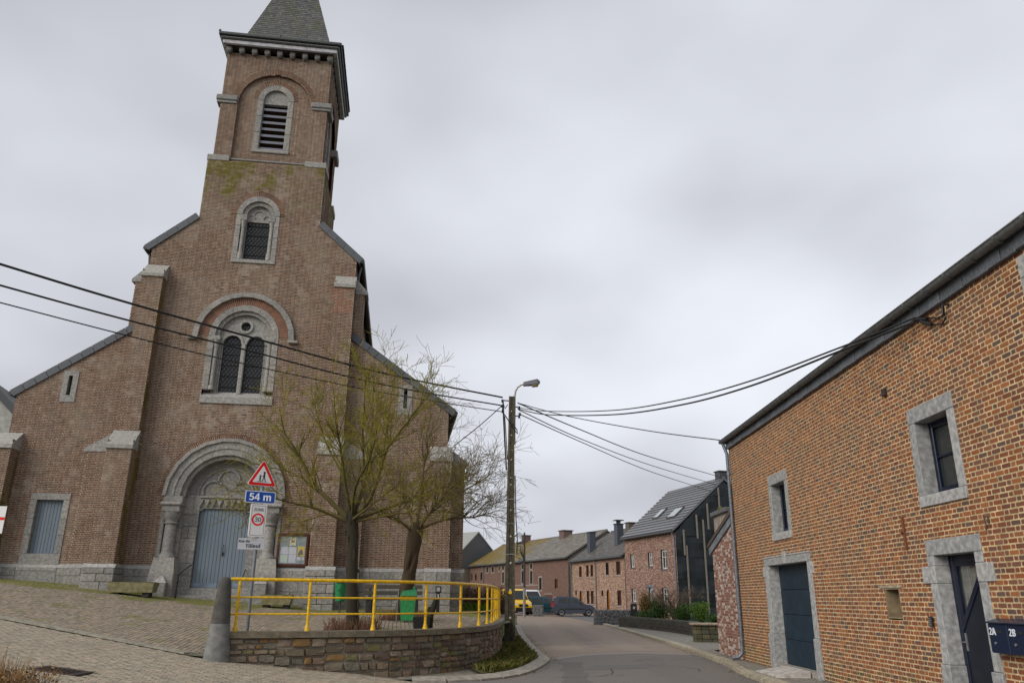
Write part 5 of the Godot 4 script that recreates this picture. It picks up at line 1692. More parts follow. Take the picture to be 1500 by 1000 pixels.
	while s2 < total - 0.2:
		var m := along(path, st, s2)
		var mb := MB.new()
		mb.lathe(at(m[0].x, 0, m[0].y), [Vector2(0.055, 0.985), Vector2(0.055, 1.0), Vector2(0.034, 1.1), Vector2(0.03, 1.14), Vector2(0.03, 1.95)], 10, yel)
		put(R, "post", mb, M.rail)
		s2 += 1.4
	for q in [[1.975, 0.036], [1.63, 0.02], [1.31, 0.02]]:
		var pts: Array = []
		var rad: Array = []
		var s3 := -0.08
		while s3 < total:
			var m := along(path, st, maxf(s3, 0.0))
			var p: Vector2 = m[0] + m[1] * minf(s3, 0.0)
			pts.append(at(p.x, q[0], p.y)); rad.append(q[1])
			s3 += 0.2
		var mb := MB.new()
		mb.tube(pts, rad, 10, yel)
		put(R, "rail", mb, M.rail)
	# stone post at the end of the wall
	var P := thing("stone_post", "tapering weathered grey stone post at the end of the yellow railing", "post", at(-5.66, 0.42, 16.2))
	var mb2 := MB.new()
	mb2.lathe(Vector3.ZERO, [Vector2(0.27, -0.2), Vector2(0.255, 0.02), Vector2(0.185, 0.72)], 14, Color(0.22, 0.22, 0.21))
	put(P, "base_block", mb2, M.concrete)
	mb2 = MB.new()
	mb2.lathe(Vector3.ZERO, [Vector2(0.185, 0.725), Vector2(0.125, 1.45), Vector2(0.112, 1.53), Vector2(0.08, 1.58), Vector2(0.0, 1.6)], 14, Color(0.095, 0.092, 0.085))
	put(P, "shaft", mb2, M.concrete)

func disc(mb: MB, c: Vector3, r0: float, r1: float, z0: float, z1: float, col: Color, k := 28) -> void:
	var m := MB.new()
	mb.seg(c.x, c.y, r0, r1, 0, TAU, z0, z1, col, k)

func round_rect(w: float, h: float, r: float) -> PackedVector2Array:
	var p := PackedVector2Array()
	for c in [[w / 2 - r, h / 2 - r, 0.0], [-w / 2 + r, h / 2 - r, PI / 2], [-w / 2 + r, -h / 2 + r, PI], [w / 2 - r, -h / 2 + r, PI * 1.5]]:
		for k in 5:
			var a: float = c[2] + PI / 2 * k / 4.0
			p.append(Vector2(c[0] + r * cos(a), c[1] + r * sin(a)))
	return p

func tri_round(s: float, r: float) -> PackedVector2Array:
	var p := PackedVector2Array()
	var h := s * 0.866
	for c in [[Vector2(0, h * 0.6667 - r * 2), PI / 6], [Vector2(-s / 2 + r * 1.732, -h / 3 + r), PI * 5 / 6], [Vector2(s / 2 - r * 1.732, -h / 3 + r), PI * 1.5]]:
		for k in 5:
			var a: float = c[1] + PI * 2 / 3 * k / 4.0
			p.append(c[0] + Vector2(cos(a), sin(a)) * r)
	return p

func limb_shape(a: Vector2, b: Vector2, w: float) -> PackedVector2Array:
	var d := (b - a).normalized()
	var n := Vector2(-d.y, d.x) * w
	return PackedVector2Array([a - n, a + n, b + n, b - n])

func signs() -> void:
	var base := at(-5.38, 0.72, 17.0)
	var T := thing("sign_post", "grey steel post carrying the road signs behind the yellow railing", "post", yaw(base, 0.06))
	var mb := MB.new()
	mb.tube([Vector3(0, -0.1, 0), Vector3(0, 3.62, 0)], [0.038, 0.038], 12, Color(0.3, 0.33, 0.36))
	put(T, "pole", mb, M.steel)
	mb = MB.new()
	for y in [3.3, 2.9, 2.25, 2.0]: mb.box(Vector3(-0.055, y, -0.055), Vector3(0.055, y + 0.03, 0.03), g(0.3))
	put(T, "clamp", mb, M.steel)
	var fr := yaw(base, 0.06)
	var S := thing("warning_sign", "red bordered triangular warning sign with two walking figures", "sign", fr * Transform3D(Basis(Vector3.UP, 0.6), Vector3(0.0, 3.38, 0.06)))
	mb = MB.new()
	mb.prism(tri_round(0.66, 0.035), -0.012, 0.0, g(0.75))
	put(S, "plate", mb, M.print)
	mb = MB.new()
	mb.prism(tri_round(0.63, 0.03), 0.0, 0.003, Color(0.62, 0.02, 0.02))
	put(S, "red_border", mb, M.print)
	mb = MB.new()
	mb.prism(tri_round(0.43, 0.015), 0.003, 0.006, g(0.78))
	put(S, "white_field", mb, M.print)
	mb = MB.new()
	for q in [[0.035, 0.095, 0.024, 1.0], [-0.05, 0.02, 0.02, 0.72]]:
		var c := Vector2(q[0], q[1])
		var f: float = q[3]
		mb.prism(ngon(c.x, c.y, q[2], 12), 0.006, 0.009, g(0.01))
		mb.prism(limb_shape(c + Vector2(-0.002, -0.025) * f, c + Vector2(-0.004, -0.105) * f, 0.018 * f), 0.006, 0.0088, g(0.01))
		mb.prism(limb_shape(c + Vector2(-0.008, -0.1) * f, c + Vector2(-0.04, -0.19) * f, 0.009 * f), 0.006, 0.0086, g(0.01))
		mb.prism(limb_shape(c + Vector2(0.004, -0.1) * f, c + Vector2(0.034, -0.19) * f, 0.009 * f), 0.006, 0.0084, g(0.01))
		mb.prism(limb_shape(c + Vector2(0.0, -0.04) * f, c + Vector2(-0.04, -0.09) * f, 0.006 * f), 0.006, 0.0082, g(0.01))
	mb.prism(rect(-0.13, -0.105, 0.13, -0.1), 0.006, 0.0081, g(0.01))
	put(S, "pictogram", mb, M.print)
	S = thing("distance_plate", "blue rectangular plate reading 54 m under the triangular sign", "sign", fr * Transform3D(Basis(Vector3.UP, 0.5), Vector3(0.0, 2.95, 0.06)))
	mb = MB.new()
	mb.prism(round_rect(0.64, 0.255, 0.03), -0.012, 0.0, g(0.75))
	put(S, "plate", mb, M.print)
	mb = MB.new()
	mb.prism(round_rect(0.61, 0.225, 0.025), 0.0, 0.003, Color(0.01, 0.07, 0.32))
	put(S, "blue_field", mb, M.print)
	text(S, "lettering", "54 m", 0.15, Vector3(0, 0, 0.005), Color(0.93, 0.94, 0.97), true)
	S = thing("speed_sign", "white plate reading ZONE above a red ringed 30", "sign", fr * Transform3D(Basis(Vector3.UP, 0.5), Vector3(-0.0, 2.46, 0.075)))
	mb = MB.new()
	mb.prism(round_rect(0.34, 0.68, 0.03), -0.03, 0.0, g(0.72))
	put(S, "plate", mb, M.print)
	mb = MB.new()
	for q in [[-0.14, -0.31, 0.14, -0.304], [-0.14, 0.304, 0.14, 0.31], [-0.143, -0.304, -0.137, 0.304], [0.137, -0.304, 0.143, 0.304]]: mb.box(Vector3(q[0], q[1], 0), Vector3(q[2], q[3], 0.002), g(0.02))
	put(S, "outline", mb, M.print)
	text(S, "zone_lettering", "ZONE", 0.06, Vector3(0, 0.225, 0.003), Color(0.1, 0.1, 0.1))
	mb = MB.new()
	mb.seg(0, 0.02, 0.095, 0.13, 0, TAU, 0.0, 0.003, Color(0.6, 0.02, 0.02), 28)
	put(S, "red_ring", mb, M.print)
	text(S, "speed_lettering", "30", 0.095, Vector3(0, 0.02, 0.004), Color(0.04, 0.04, 0.04))
	S = thing("street_sign", "small grey street name plate reading Rue du Tilleul", "sign", fr * Transform3D(Basis.IDENTITY, Vector3(-0.09, 1.98, 0.05)))
	mb = MB.new()
	mb.prism(round_rect(0.55, 0.23, 0.02), -0.012, 0.0, Color(0.34, 0.35, 0.38))
	put(S, "plate", mb, M.print)
	mb = MB.new()
	for q in [[-0.26, -0.1, 0.26, -0.095], [-0.26, 0.095, 0.26, 0.1]]: mb.box(Vector3(q[0], q[1], 0), Vector3(q[2], q[3], 0.003), g(0.6))
	put(S, "rim", mb, M.print)
	text(S, "small_lettering", "Rue du", 0.05, Vector3(-0.15, 0.055, 0.003), Color(0.03, 0.03, 0.04), true)
	text(S, "large_lettering", "Tilleul", 0.075, Vector3(0.04, -0.045, 0.003), Color(0.03, 0.03, 0.04), true)
	# sign cut by the frame on the left
	S = thing("notice_sign", "white sign board with a red band left of the church", "sign", yaw(at(-9.28, 2.93, 14.0), 0.1))
	mb = MB.new()
	mb.box(Vector3(-0.3, -0.27, -0.01), Vector3(0.36, 0.2, 0.0), g(0.72))
	mb.box(Vector3(-0.3, -0.04, 0.0), Vector3(0.36, 0.01, 0.003), Color(0.6, 0.03, 0.03))
	put(S, "board", mb, M.print)
	mb = MB.new()
	mb.tube([Vector3(-0.2, -1.95, -0.05), Vector3(-0.2, 0.2, -0.05)], [0.03, 0.03], 10, g(0.35))
	put(S, "pole", mb, M.steel)

func noticeboard() -> void:
	var T := thing("notice_board", "brown framed glazed notice board with papers on the church wall", "notice board", church_xf * Transform3D(Basis.IDENTITY, Vector3(2.44, 3.2, 0.03)))
	var br := Color(0.09, 0.03, 0.018)
	bx(T, "back_panel", Vector3(-0.5, -0.52, -0.02), Vector3(0.5, 0.52, 0.02), Color(0.38, 0.45, 0.45), M.paint)
	bx(T, "frame", Vector3(-0.53, -0.56, -0.02), Vector3(-0.45, 0.56, 0.08), br, M.wood, 0.01)
	bx(T, "frame", Vector3(0.45, -0.56, -0.02), Vector3(0.53, 0.56, 0.08), br, M.wood, 0.01)
	bx(T, "frame", Vector3(-0.45, 0.47, -0.02), Vector3(0.45, 0.56, 0.08), br, M.wood, 0.01)
	bx(T, "frame", Vector3(-0.45, -0.56, -0.02), Vector3(0.45, -0.47, 0.08), br, M.wood, 0.01)
	for q in [[-0.12, 0.15, 0.1, 0.43, Color(0.75, 0.78, 0.5)], [-0.4, -0.14, -0.13, 0.1, Color(0.68, 0.68, 0.74)], [-0.12, -0.14, 0.13, 0.1, Color(0.7, 0.7, 0.74)], [-0.4, -0.43, -0.15, -0.16, Color(0.62, 0.7, 0.6)], [-0.11, -0.43, 0.14, -0.15, Color(0.66, 0.67, 0.75)], [0.17, -0.34, 0.42, -0.22, Color(0.7, 0.7, 0.72)]]:
		bx(T, "paper", Vector3(q[0], q[1], 0.02), Vector3(q[2], q[3], 0.024), q[4], M.print)
	var po := bx(T, "poster", Vector3(0.17, -0.2, 0.02), Vector3(0.42, 0.13, 0.025), Color(0.75, 0.6, 0.02), M.print)
	var mb := MB.new()
	mb.prism(PackedVector2Array([Vector2(0.2, -0.16), Vector2(0.24, -0.02), Vector2(0.3, 0.04), Vector2(0.36, -0.05), Vector2(0.38, -0.16)]), 0.025, 0.028, Color(0.12, 0.08, 0.1))
	put(po, "print", mb, M.print)
	bx(T, "print_block", Vector3(-0.07, 0.25, 0.024), Vector3(0.05, 0.34, 0.027), Color(0.35, 0.12, 0.04), M.print)
	var gp := MB.new()
	gp.box(Vector3(-0.45, -0.47, 0.05), Vector3(0.45, 0.47, 0.056), Color(1, 1, 1))
	put(T, "glass", gp, M.glass)

func furniture() -> void:
	# litter bin on a post by the church wall
	var gn := Color(0.05, 0.24, 0.11)
	var y := plaza_y(-5.45, 26.3)
	var T := thing("litter_bin", "green litter bin with hooded mouth on a post by the church wall", "litter bin", yaw(at(-5.45, y, 26.3), 0.14))
	var mb := MB.new()
	mb.tube([Vector3(0, -0.1, -0.1), Vector3(0, 0.95, -0.1)], [0.025, 0.025], 8, g(0.12))
	put(T, "post", mb, M.steel)
	mb = MB.new()
	mb.t = Transform3D(Basis.from_scale(Vector3(1, 1, 0.8)), Vector3.ZERO)
	mb.lathe(Vector3(0, 0.34, 0), [Vector2(0.0, 0.0), Vector2(0.13, 0.0), Vector2(0.155, 0.03), Vector2(0.19, 0.5), Vector2(0.2, 0.52), Vector2(0.2, 0.55)], 20, gn)
	put(T, "bin", mb, M.plastic)
	mb = MB.new()
	mb.t = Transform3D(Basis.from_scale(Vector3(1, 1, 0.8)), Vector3.ZERO)
	mb.lathe(Vector3(0, 0.89, 0), [Vector2(0.2, 0.0), Vector2(0.2, 0.09), Vector2(0.17, 0.14), Vector2(0.0, 0.15)], 20, gn)
	put(T, "hood", mb, M.plastic)
	mb = MB.new()
	mb.t = Transform3D(Basis.from_scale(Vector3(1, 1, 0.8)), Vector3.ZERO)
	mb.prism(round_rect(0.26, 0.07, 0.03), 0.16, 0.21, g(0.008))
	mb.t.origin = Vector3(0, 0.945, 0)
	var mo := MB.new()
	mo.t.origin = Vector3(0, 0.945, 0)
	mo.prism(round_rect(0.27, 0.075, 0.035), 0.1, 0.168, g(0.008))
	put(T, "mouth", mo, M.dark)
	mo = MB.new()
	mo.seg(0, 0.68, 0.055, 0.065, 0, TAU, 0.12, 0.149, Color(0.02, 0.1, 0.045), 18)
	mo.prism(limb_shape(Vector2(0.0, 0.65), Vector2(0.01, 0.71), 0.012), 0.12, 0.149, Color(0.02, 0.1, 0.045))
	put(T, "emblem", mo, M.plastic)
	# wheelless bin strapped to a post in front of the twisted tree
	y = plaza_y(-2.72, 21.9)
	T = thing("litter_bin", "light green square litter bin with yellow band beside the twisted tree", "litter bin", yaw(at(-2.72, y, 21.9), 0.1))
	mb = MB.new()
	var gb := Color(0.075, 0.33, 0.13)
	mb.hexa([Vector3(-0.17, 0.04, -0.15), Vector3(0.17, 0.04, -0.15), Vector3(0.17, 0.04, 0.15), Vector3(-0.17, 0.04, 0.15), Vector3(-0.2, 0.62, -0.18), Vector3(0.2, 0.62, -0.18), Vector3(0.2, 0.62, 0.18), Vector3(-0.2, 0.62, 0.18)], gb)
	put(T, "bin", mb, M.plastic)
	mb = MB.new()
	mb.hexa([Vector3(-0.203, 0.55, -0.183), Vector3(0.203, 0.55, -0.183), Vector3(0.203, 0.55, 0.186), Vector3(-0.203, 0.55, 0.186), Vector3(-0.206, 0.66, -0.186), Vector3(0.206, 0.66, -0.186), Vector3(0.206, 0.66, 0.19), Vector3(-0.206, 0.66, 0.19)], Color(0.6, 0.45, 0.02))
	put(T, "yellow_band", mb, M.plastic)
	mb = MB.new()
	mb.hexa([Vector3(-0.21, 0.66, -0.19), Vector3(0.24, 0.66, -0.19), Vector3(0.24, 0.66, 0.24), Vector3(-0.21, 0.66, 0.24), Vector3(-0.15, 0.79, -0.12), Vector3(0.2, 0.84, -0.12), Vector3(0.2, 0.8, 0.14), Vector3(-0.15, 0.77, 0.14)], Color(0.06, 0.27, 0.12))
	mb.box(Vector3(0.12, 0.8, -0.06), Vector3(0.17, 0.9, 0.0), Color(0.06, 0.27, 0.12))
	put(T, "lid", mb, M.plastic)
	mb = MB.new()
	mb.tube([Vector3(-0.28, -0.15, 0.05), Vector3(-0.25, 0.8, 0.02)], [0.03, 0.03], 8, g(0.2))
	put(T, "post", mb, M.steel)
	# bench
	y = plaza_y(-3.75, 26.2)
	T = thing("bench", "dark weathered wooden bench standing before the church plinth", "bench", yaw(at(-3.75, y, 26.2), 0.12))
	for k in 3: bx(T, "seat_slat", Vector3(-0.95, 0.4, 0.02 + k * 0.14), Vector3(0.95, 0.45, 0.14 + k * 0.14), vary(Color(0.07, 0.06, 0.045), 0.15), M.wood, 0.01)
	for k in 2:
		bx(T, "back_slat", Vector3(-0.93, 0.56 + k * 0.19, -0.06 - k * 0.05), Vector3(0.93, 0.68 + k * 0.19, -0.02 - k * 0.05), vary(Color(0.085, 0.075, 0.055), 0.15), M.wood, 0.01)
	for sg in [-0.72, 0.72]:
		bx(T, "leg", Vector3(sg - 0.1, -0.1, 0.03), Vector3(sg + 0.1, 0.4, 0.4), g(0.035), M.concrete, 0.02)
		mb = MB.new()
		mb.hexa([Vector3(sg - 0.05, 0.3, -0.02), Vector3(sg + 0.05, 0.3, -0.02), Vector3(sg + 0.05, 0.3, 0.06), Vector3(sg - 0.05, 0.3, 0.06), Vector3(sg - 0.05, 0.86, -0.16), Vector3(sg + 0.05, 0.86, -0.16), Vector3(sg + 0.05, 0.86, -0.1), Vector3(sg - 0.05, 0.86, -0.1)], g(0.035))
		put(T, "back_post", mb, M.concrete)
	# stone planters at the portal
	var tr := MB.new()
	for q in [["low mossy stone trough beside the left portal pier", -2.25, 1.45, 1.15, 0.62], ["short mossy stone trough beside the right portal pier", 2.25, 1.3, 0.8, 0.48]]:
		var p := cw(q[1], 0, q[2])
		var yy := plaza_y(p.x, -p.z)
		T = thing("stone_trough", q[0], "trough", Transform3D(Basis(Vector3.UP, TURN), Vector3(p.x, yy, p.z)), "stone troughs at the church portal")
		var w: float = q[3] * 0.62
		mb = MB.new()
		mb.hexa([Vector3(-w + 0.05, 0.09, -0.26), Vector3(w - 0.05, 0.09, -0.26), Vector3(w - 0.05, 0.09, 0.26), Vector3(-w + 0.05, 0.09, 0.26), Vector3(-w, 0.4, -0.3), Vector3(w, 0.4, -0.3), Vector3(w, 0.4, 0.3), Vector3(-w, 0.4, 0.3)], Color(0.27, 0.25, 0.15))
		put(T, "basin", mb, M.concrete)
		bx(T, "soil", Vector3(-w + 0.06, 0.4, -0.24), Vector3(w - 0.06, 0.412, 0.24), Color(0.05, 0.04, 0.025), M.soil)
		for sg in [-1, 1]: bx(T, "foot", Vector3(sg * w * 0.65 - 0.1, -0.05, -0.2), Vector3(sg * w * 0.65 + 0.1, 0.09, 0.2), g(0.04), M.concrete)
	# handrails of the portal steps
	for sg in [-1.0, 1.0]:
		var p := cw(-0.08 + sg * 1.02, 0, 0.75)
		T = thing("handrail", "thin black iron handrail on the %s of the portal step" % ("long trough side" if sg < 0 else "notice board side"), "handrail", Transform3D(Basis(Vector3.UP, TURN), Vector3(p.x, plaza_y(p.x, -p.z), p.z)), "handrails of the church portal")
		mb = MB.new()
		mb.tube([Vector3(0, -0.1, 0), Vector3(0, 0.78, 0)], [0.028, 0.028], 8, g(0.012))
		put(T, "post", mb, M.metal)
		mb = MB.new()
		mb.tube([Vector3(0, 0.72, 0), Vector3(-sg * 0.02, 0.85, -0.35), Vector3(-sg * 0.1, 1.12, -1.15), Vector3(-sg * 0.06, 1.14, -1.2)], [0.018, 0.018, 0.018, 0.018], 8, g(0.012))
		put(T, "rail", mb, M.metal)
		mb = MB.new()
		mb.lathe(Vector3(0, 0.5, 0.0), [Vector2(0.0, 0), Vector2(0.045, 0.02), Vector2(0.045, 0.07), Vector2(0.0, 0.09)], 8, g(0.012))
		put(T, "knob", mb, M.metal)
	# dark planter box, leaning timber post, and a service post
	y = plaza_y(-2.1, 19.5)
	T = thing("planter_box", "square black planter box just inside the yellow railing", "planter", at(-2.07, y, 19.5))
	mb = MB.new()
	mb.hexa([Vector3(-0.17, 0, -0.17), Vector3(0.17, 0, -0.17), Vector3(0.17, 0, 0.17), Vector3(-0.17, 0, 0.17), Vector3(-0.2, 0.26, -0.2), Vector3(0.2, 0.26, -0.2), Vector3(0.2, 0.26, 0.2), Vector3(-0.2, 0.26, 0.2)], g(0.018))
	put(T, "box", mb, M.plastic)
	bx(T, "soil", Vector3(-0.18, 0.26, -0.18), Vector3(0.18, 0.268, 0.18), Color(0.03, 0.025, 0.018), M.soil)
	T = thing("timber_stump", "leaning charred timber stump beside the black planter box", "stump", at(-1.86, y, 19.6))
	mb = MB.new()
	mb.tube([Vector3(-0.05, -0.1, 0), Vector3(-0.02, 0.3, 0.0), Vector3(0.06, 0.55, 0), Vector3(0.1, 0.68, 0)], [0.085, 0.075, 0.07, 0.05], 7, Color(0.035, 0.032, 0.02))
	put(T, "trunk", mb, M.bark)
	mb = MB.new()
	mb.tube([Vector3(-0.01, 0.3, 0), Vector3(-0.07, 0.42, 0.02), Vector3(-0.06, 0.5, 0.02)], [0.04, 0.045, 0.03], 6, Color(0.05, 0.055, 0.02))
	put(T, "knot", mb, M.bark)
	y = plaza_y(-2.42, 27.6)
	T = thing("service_post", "slim black service post with grey display by the corner buttress", "post", yaw(at(-2.42, y, 27.6), 0.1))
	bx(T, "post", Vector3(-0.055, -0.05, -0.04), Vector3(0.055, 0.64, 0.04), g(0.012), M.metal, 0.008)
	bx(T, "head", Vector3(-0.1, 0.62, -0.05), Vector3(0.1, 0.84, 0.05), g(0.015), M.metal, 0.01)
	bx(T, "display", Vector3(-0.06, 0.67, 0.05), Vector3(0.06, 0.8, 0.054), g(0.4), M.plastic)
	bx(T, "label_plate", Vector3(-0.02, 0.42, 0.04), Vector3(0.02, 0.58, 0.044), g(0.6), M.plastic)
	# road gully
	var gp := at(-6.6, street_y(-6.6) + 0.0, 12.4)
	T = thing("drain_grate", "rusty dark iron drain grate set in the paved street", "grate", Transform3D(Basis(Vector3.BACK, -0.124), gp))
	bx(T, "pit", Vector3(-0.3, -0.1, -0.25), Vector3(0.3, -0.05, 0.25), g(0.004), M.dark)
	for q in [[-0.34, -0.29, -0.27, 0.29], [0.27, -0.29, 0.34, 0.29], [-0.27, -0.29, 0.27, -0.23], [-0.27, 0.23, 0.27, 0.29]]: bx(T, "frame", Vector3(q[0], -0.06, q[1]), Vector3(q[2], 0.012, q[3]), Color(0.06, 0.045, 0.035), M.metal, 0.006)
	for k in 7: bx(T, "bar", Vector3(-0.235 + k * 0.075, -0.05, -0.23), Vector3(-0.205 + k * 0.075, 0.01, 0.23), Color(0.055, 0.042, 0.034), M.metal, 0.005)

# ---------- pole, lamp and wires ----------
func pole_and_wires() -> void:
	var base := at(0.0, 0.08, 29.8)
	var T := thing("utility_pole", "tall concrete utility pole with pierced web beside the road", "pole", base)
	var mb := MB.new()
	var cc := Color(0.10, 0.09, 0.068)
	for q in [[-0.2, -0.07, 0.075], [-0.07, 0.1, 0.0], [0.1, 0.2, 0.075]]:        # two flanges and a web
		var k0 := 1.0
		var k1 := 0.52
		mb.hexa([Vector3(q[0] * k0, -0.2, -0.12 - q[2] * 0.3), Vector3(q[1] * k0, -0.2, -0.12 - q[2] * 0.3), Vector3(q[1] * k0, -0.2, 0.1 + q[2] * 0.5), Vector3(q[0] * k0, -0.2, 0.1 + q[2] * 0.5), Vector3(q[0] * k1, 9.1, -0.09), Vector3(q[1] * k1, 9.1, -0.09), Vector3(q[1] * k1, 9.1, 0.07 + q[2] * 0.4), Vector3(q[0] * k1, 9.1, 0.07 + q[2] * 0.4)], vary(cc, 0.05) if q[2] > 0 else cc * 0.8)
	put(T, "shaft", mb, M.concrete)
	for k in 9:                                       # pale plugged step holes
		mb = MB.new()
		var y := 0.9 + k * 0.95
		var s := 1.0 - 0.48 * y / 9.1
		mb.t = Transform3D(Basis(Vector3(1, 0, 0), Vector3(0, 0, 1), Vector3(0, -1, 0)), Vector3(0.016 * s, y, 0.1 * lerpf(1, 0.75, y / 9.1)))
		mb.lathe(Vector3.ZERO, [Vector2(0.055 * s, -0.02), Vector2(0.05 * s, 0.012), Vector2(0.0, 0.014)], 10, Color(0.5, 0.47, 0.43))
		put(T, "hole_plug", mb, M.concrete)
	for y in [6.95, 5.9, 5.1, 4.2, 3.1]:
		mb = MB.new()
		var s: float = 1.0 - 0.48 * y / 9.1
		mb.box(Vector3(-0.21 * s, y, -0.14 * s), Vector3(0.21 * s, y + 0.025, 0.16 * s), g(0.45))
		put(T, "steel_band", mb, M.steel)
	bx(T, "yellow_plate", Vector3(-0.06, 1.72, 0.09), Vector3(0.07, 1.83, 0.115), Color(0.7, 0.45, 0.02), M.print)
	mb = MB.new()                                     # cables clipped down the shaft
	mb.tube([Vector3(-0.33, 8.9, 0.02), Vector3(-0.3, 8.2, 0.05), Vector3(-0.24, 7.2, 0.1), Vector3(-0.17, 6.2, 0.1)], [0.035, 0.035, 0.035, 0.03], 6, g(0.018))
	mb.tube([Vector3(-0.26, 8.3, 0.05), Vector3(-0.2, 7.5, 0.1), Vector3(-0.14, 6.6, 0.12)], [0.02, 0.02, 0.02], 6, g(0.02))
	mb.tube([Vector3(0.16, 6.0, 0.12), Vector3(0.2, 4.4, 0.1), Vector3(0.26, 3.6, 0.08), Vector3(0.24, 3.1, 0.1)], [0.022, 0.022, 0.022, 0.022], 6, g(0.02))
	mb.tube([Vector3(-0.33, 8.8, 0.02), Vector3(-0.36, 8.5, 0.05), Vector3(-0.1, 8.1, 0.12), Vector3(0.12, 7.75, 0.12), Vector3(0.25, 7.6, 0.1), Vector3(0.22, 7.75, 0.1), Vector3(0.05, 8.0, 0.12)], [0.022, 0.022, 0.022, 0.022, 0.022, 0.022, 0.022], 6, g(0.015))
	mb.tube([Vector3(-0.15, 8.75, 0.1), Vector3(-0.25, 8.6, 0.1), Vector3(-0.3, 8.75, 0.05)], [0.02, 0.02, 0.02], 6, g(0.015))
	put(T, "cable", mb, M.rubber)
	mb = MB.new()
	mb.tube([Vector3(-0.35, 8.95, 0.0), Vector3(-0.05, 8.93, 0.0)], [0.025, 0.025], 6, g(0.1))
	mb.tube([Vector3(0.05, 8.7, 0.0), Vector3(0.3, 8.68, 0.0)], [0.025, 0.025], 6, g(0.1))
	mb.tube([Vector3(0.05, 8.3, 0.0), Vector3(0.32, 8.35, 0.0)], [0.025, 0.025], 6, g(0.1))
	put(T, "bracket", mb, M.steel)
	for p in [Vector3(-0.36, 8.93, 0), Vector3(-0.36, 8.72, 0), Vector3(-0.34, 8.5, 0), Vector3(0.3, 8.66, 0), Vector3(0.33, 8.4, 0), Vector3(0.3, 8.3, 0.02)]:
		mb = MB.new()
		mb.lathe(p, [Vector2(0.0, -0.07), Vector2(0.05, -0.05), Vector2(0.035, 0.0), Vector2(0.055, 0.04), Vector2(0.0, 0.07)], 8, g(0.02))
		put(T, "insulator", mb, M.gloss)
	mb = MB.new()
	var wires: Array = []
	for k in 6: mb.tube([Vector3(0.2, 3.0 + k * 0.1, 0.1), Vector3(0.38 + 0.05 * sin(k * 2.0), 3.15 + k * 0.06, 0.15), Vector3(0.5, 2.9 - 0.1 * sin(k * 3.0), 0.1), Vector3(0.3, 2.75 + 0.05 * k, 0.12)], [0.012, 0.012, 0.012, 0.012], 5, g(0.03))
	put(T, "cable_loop", mb, M.rubber)
	# lamp on its bent arm
	var L := thing("street_lamp", "street lamp on a bent grey arm at the top of the concrete pole", "street lamp", base)
	mb = MB.new()
	mb.tube([Vector3(0.13, 7.2, 0.02), Vector3(0.13, 9.15, 0.02), Vector3(0.16, 9.33, 0.03), Vector3(0.24, 9.47, 0.05), Vector3(0.36, 9.55, 0.08), Vector3(0.5, 9.59, 0.1)], [0.036, 0.036, 0.034, 0.034, 0.032, 0.03], 10, Color(0.34, 0.33, 0.30))
	put(L, "arm", mb, M.steel)
	mb = MB.new()
	mb.hexa([Vector3(0.46, 9.52, 0.0), Vector3(1.02, 9.56, -0.05), Vector3(1.02, 9.56, 0.3), Vector3(0.46, 9.52, 0.2), Vector3(0.46, 9.66, 0.04), Vector3(1.0, 9.78, 0.02), Vector3(1.0, 9.78, 0.22), Vector3(0.46, 9.66, 0.16)], Color(0.075, 0.075, 0.095))
	mb.hexa([Vector3(1.02, 9.56, -0.05), Vector3(1.12, 9.64, 0.0), Vector3(1.12, 9.64, 0.25), Vector3(1.02, 9.56, 0.3), Vector3(1.0, 9.78, 0.02), Vector3(1.09, 9.72, 0.05), Vector3(1.09, 9.72, 0.2), Vector3(1.0, 9.78, 0.22)], Color(0.075, 0.075, 0.095))
	put(L, "head", mb, M.plastic)
	mb = MB.new()
	mb.hexa([Vector3(0.82, 9.48, 0.0), Vector3(1.04, 9.51, 0.0), Vector3(1.04, 9.51, 0.24), Vector3(0.82, 9.48, 0.22), Vector3(0.78, 9.56, -0.02), Vector3(1.08, 9.6, -0.02), Vector3(1.08, 9.6, 0.27), Vector3(0.78, 9.56, 0.24)], Color(0.3, 0.26, 0.14))
	put(L, "lens", mb, M.gloss)
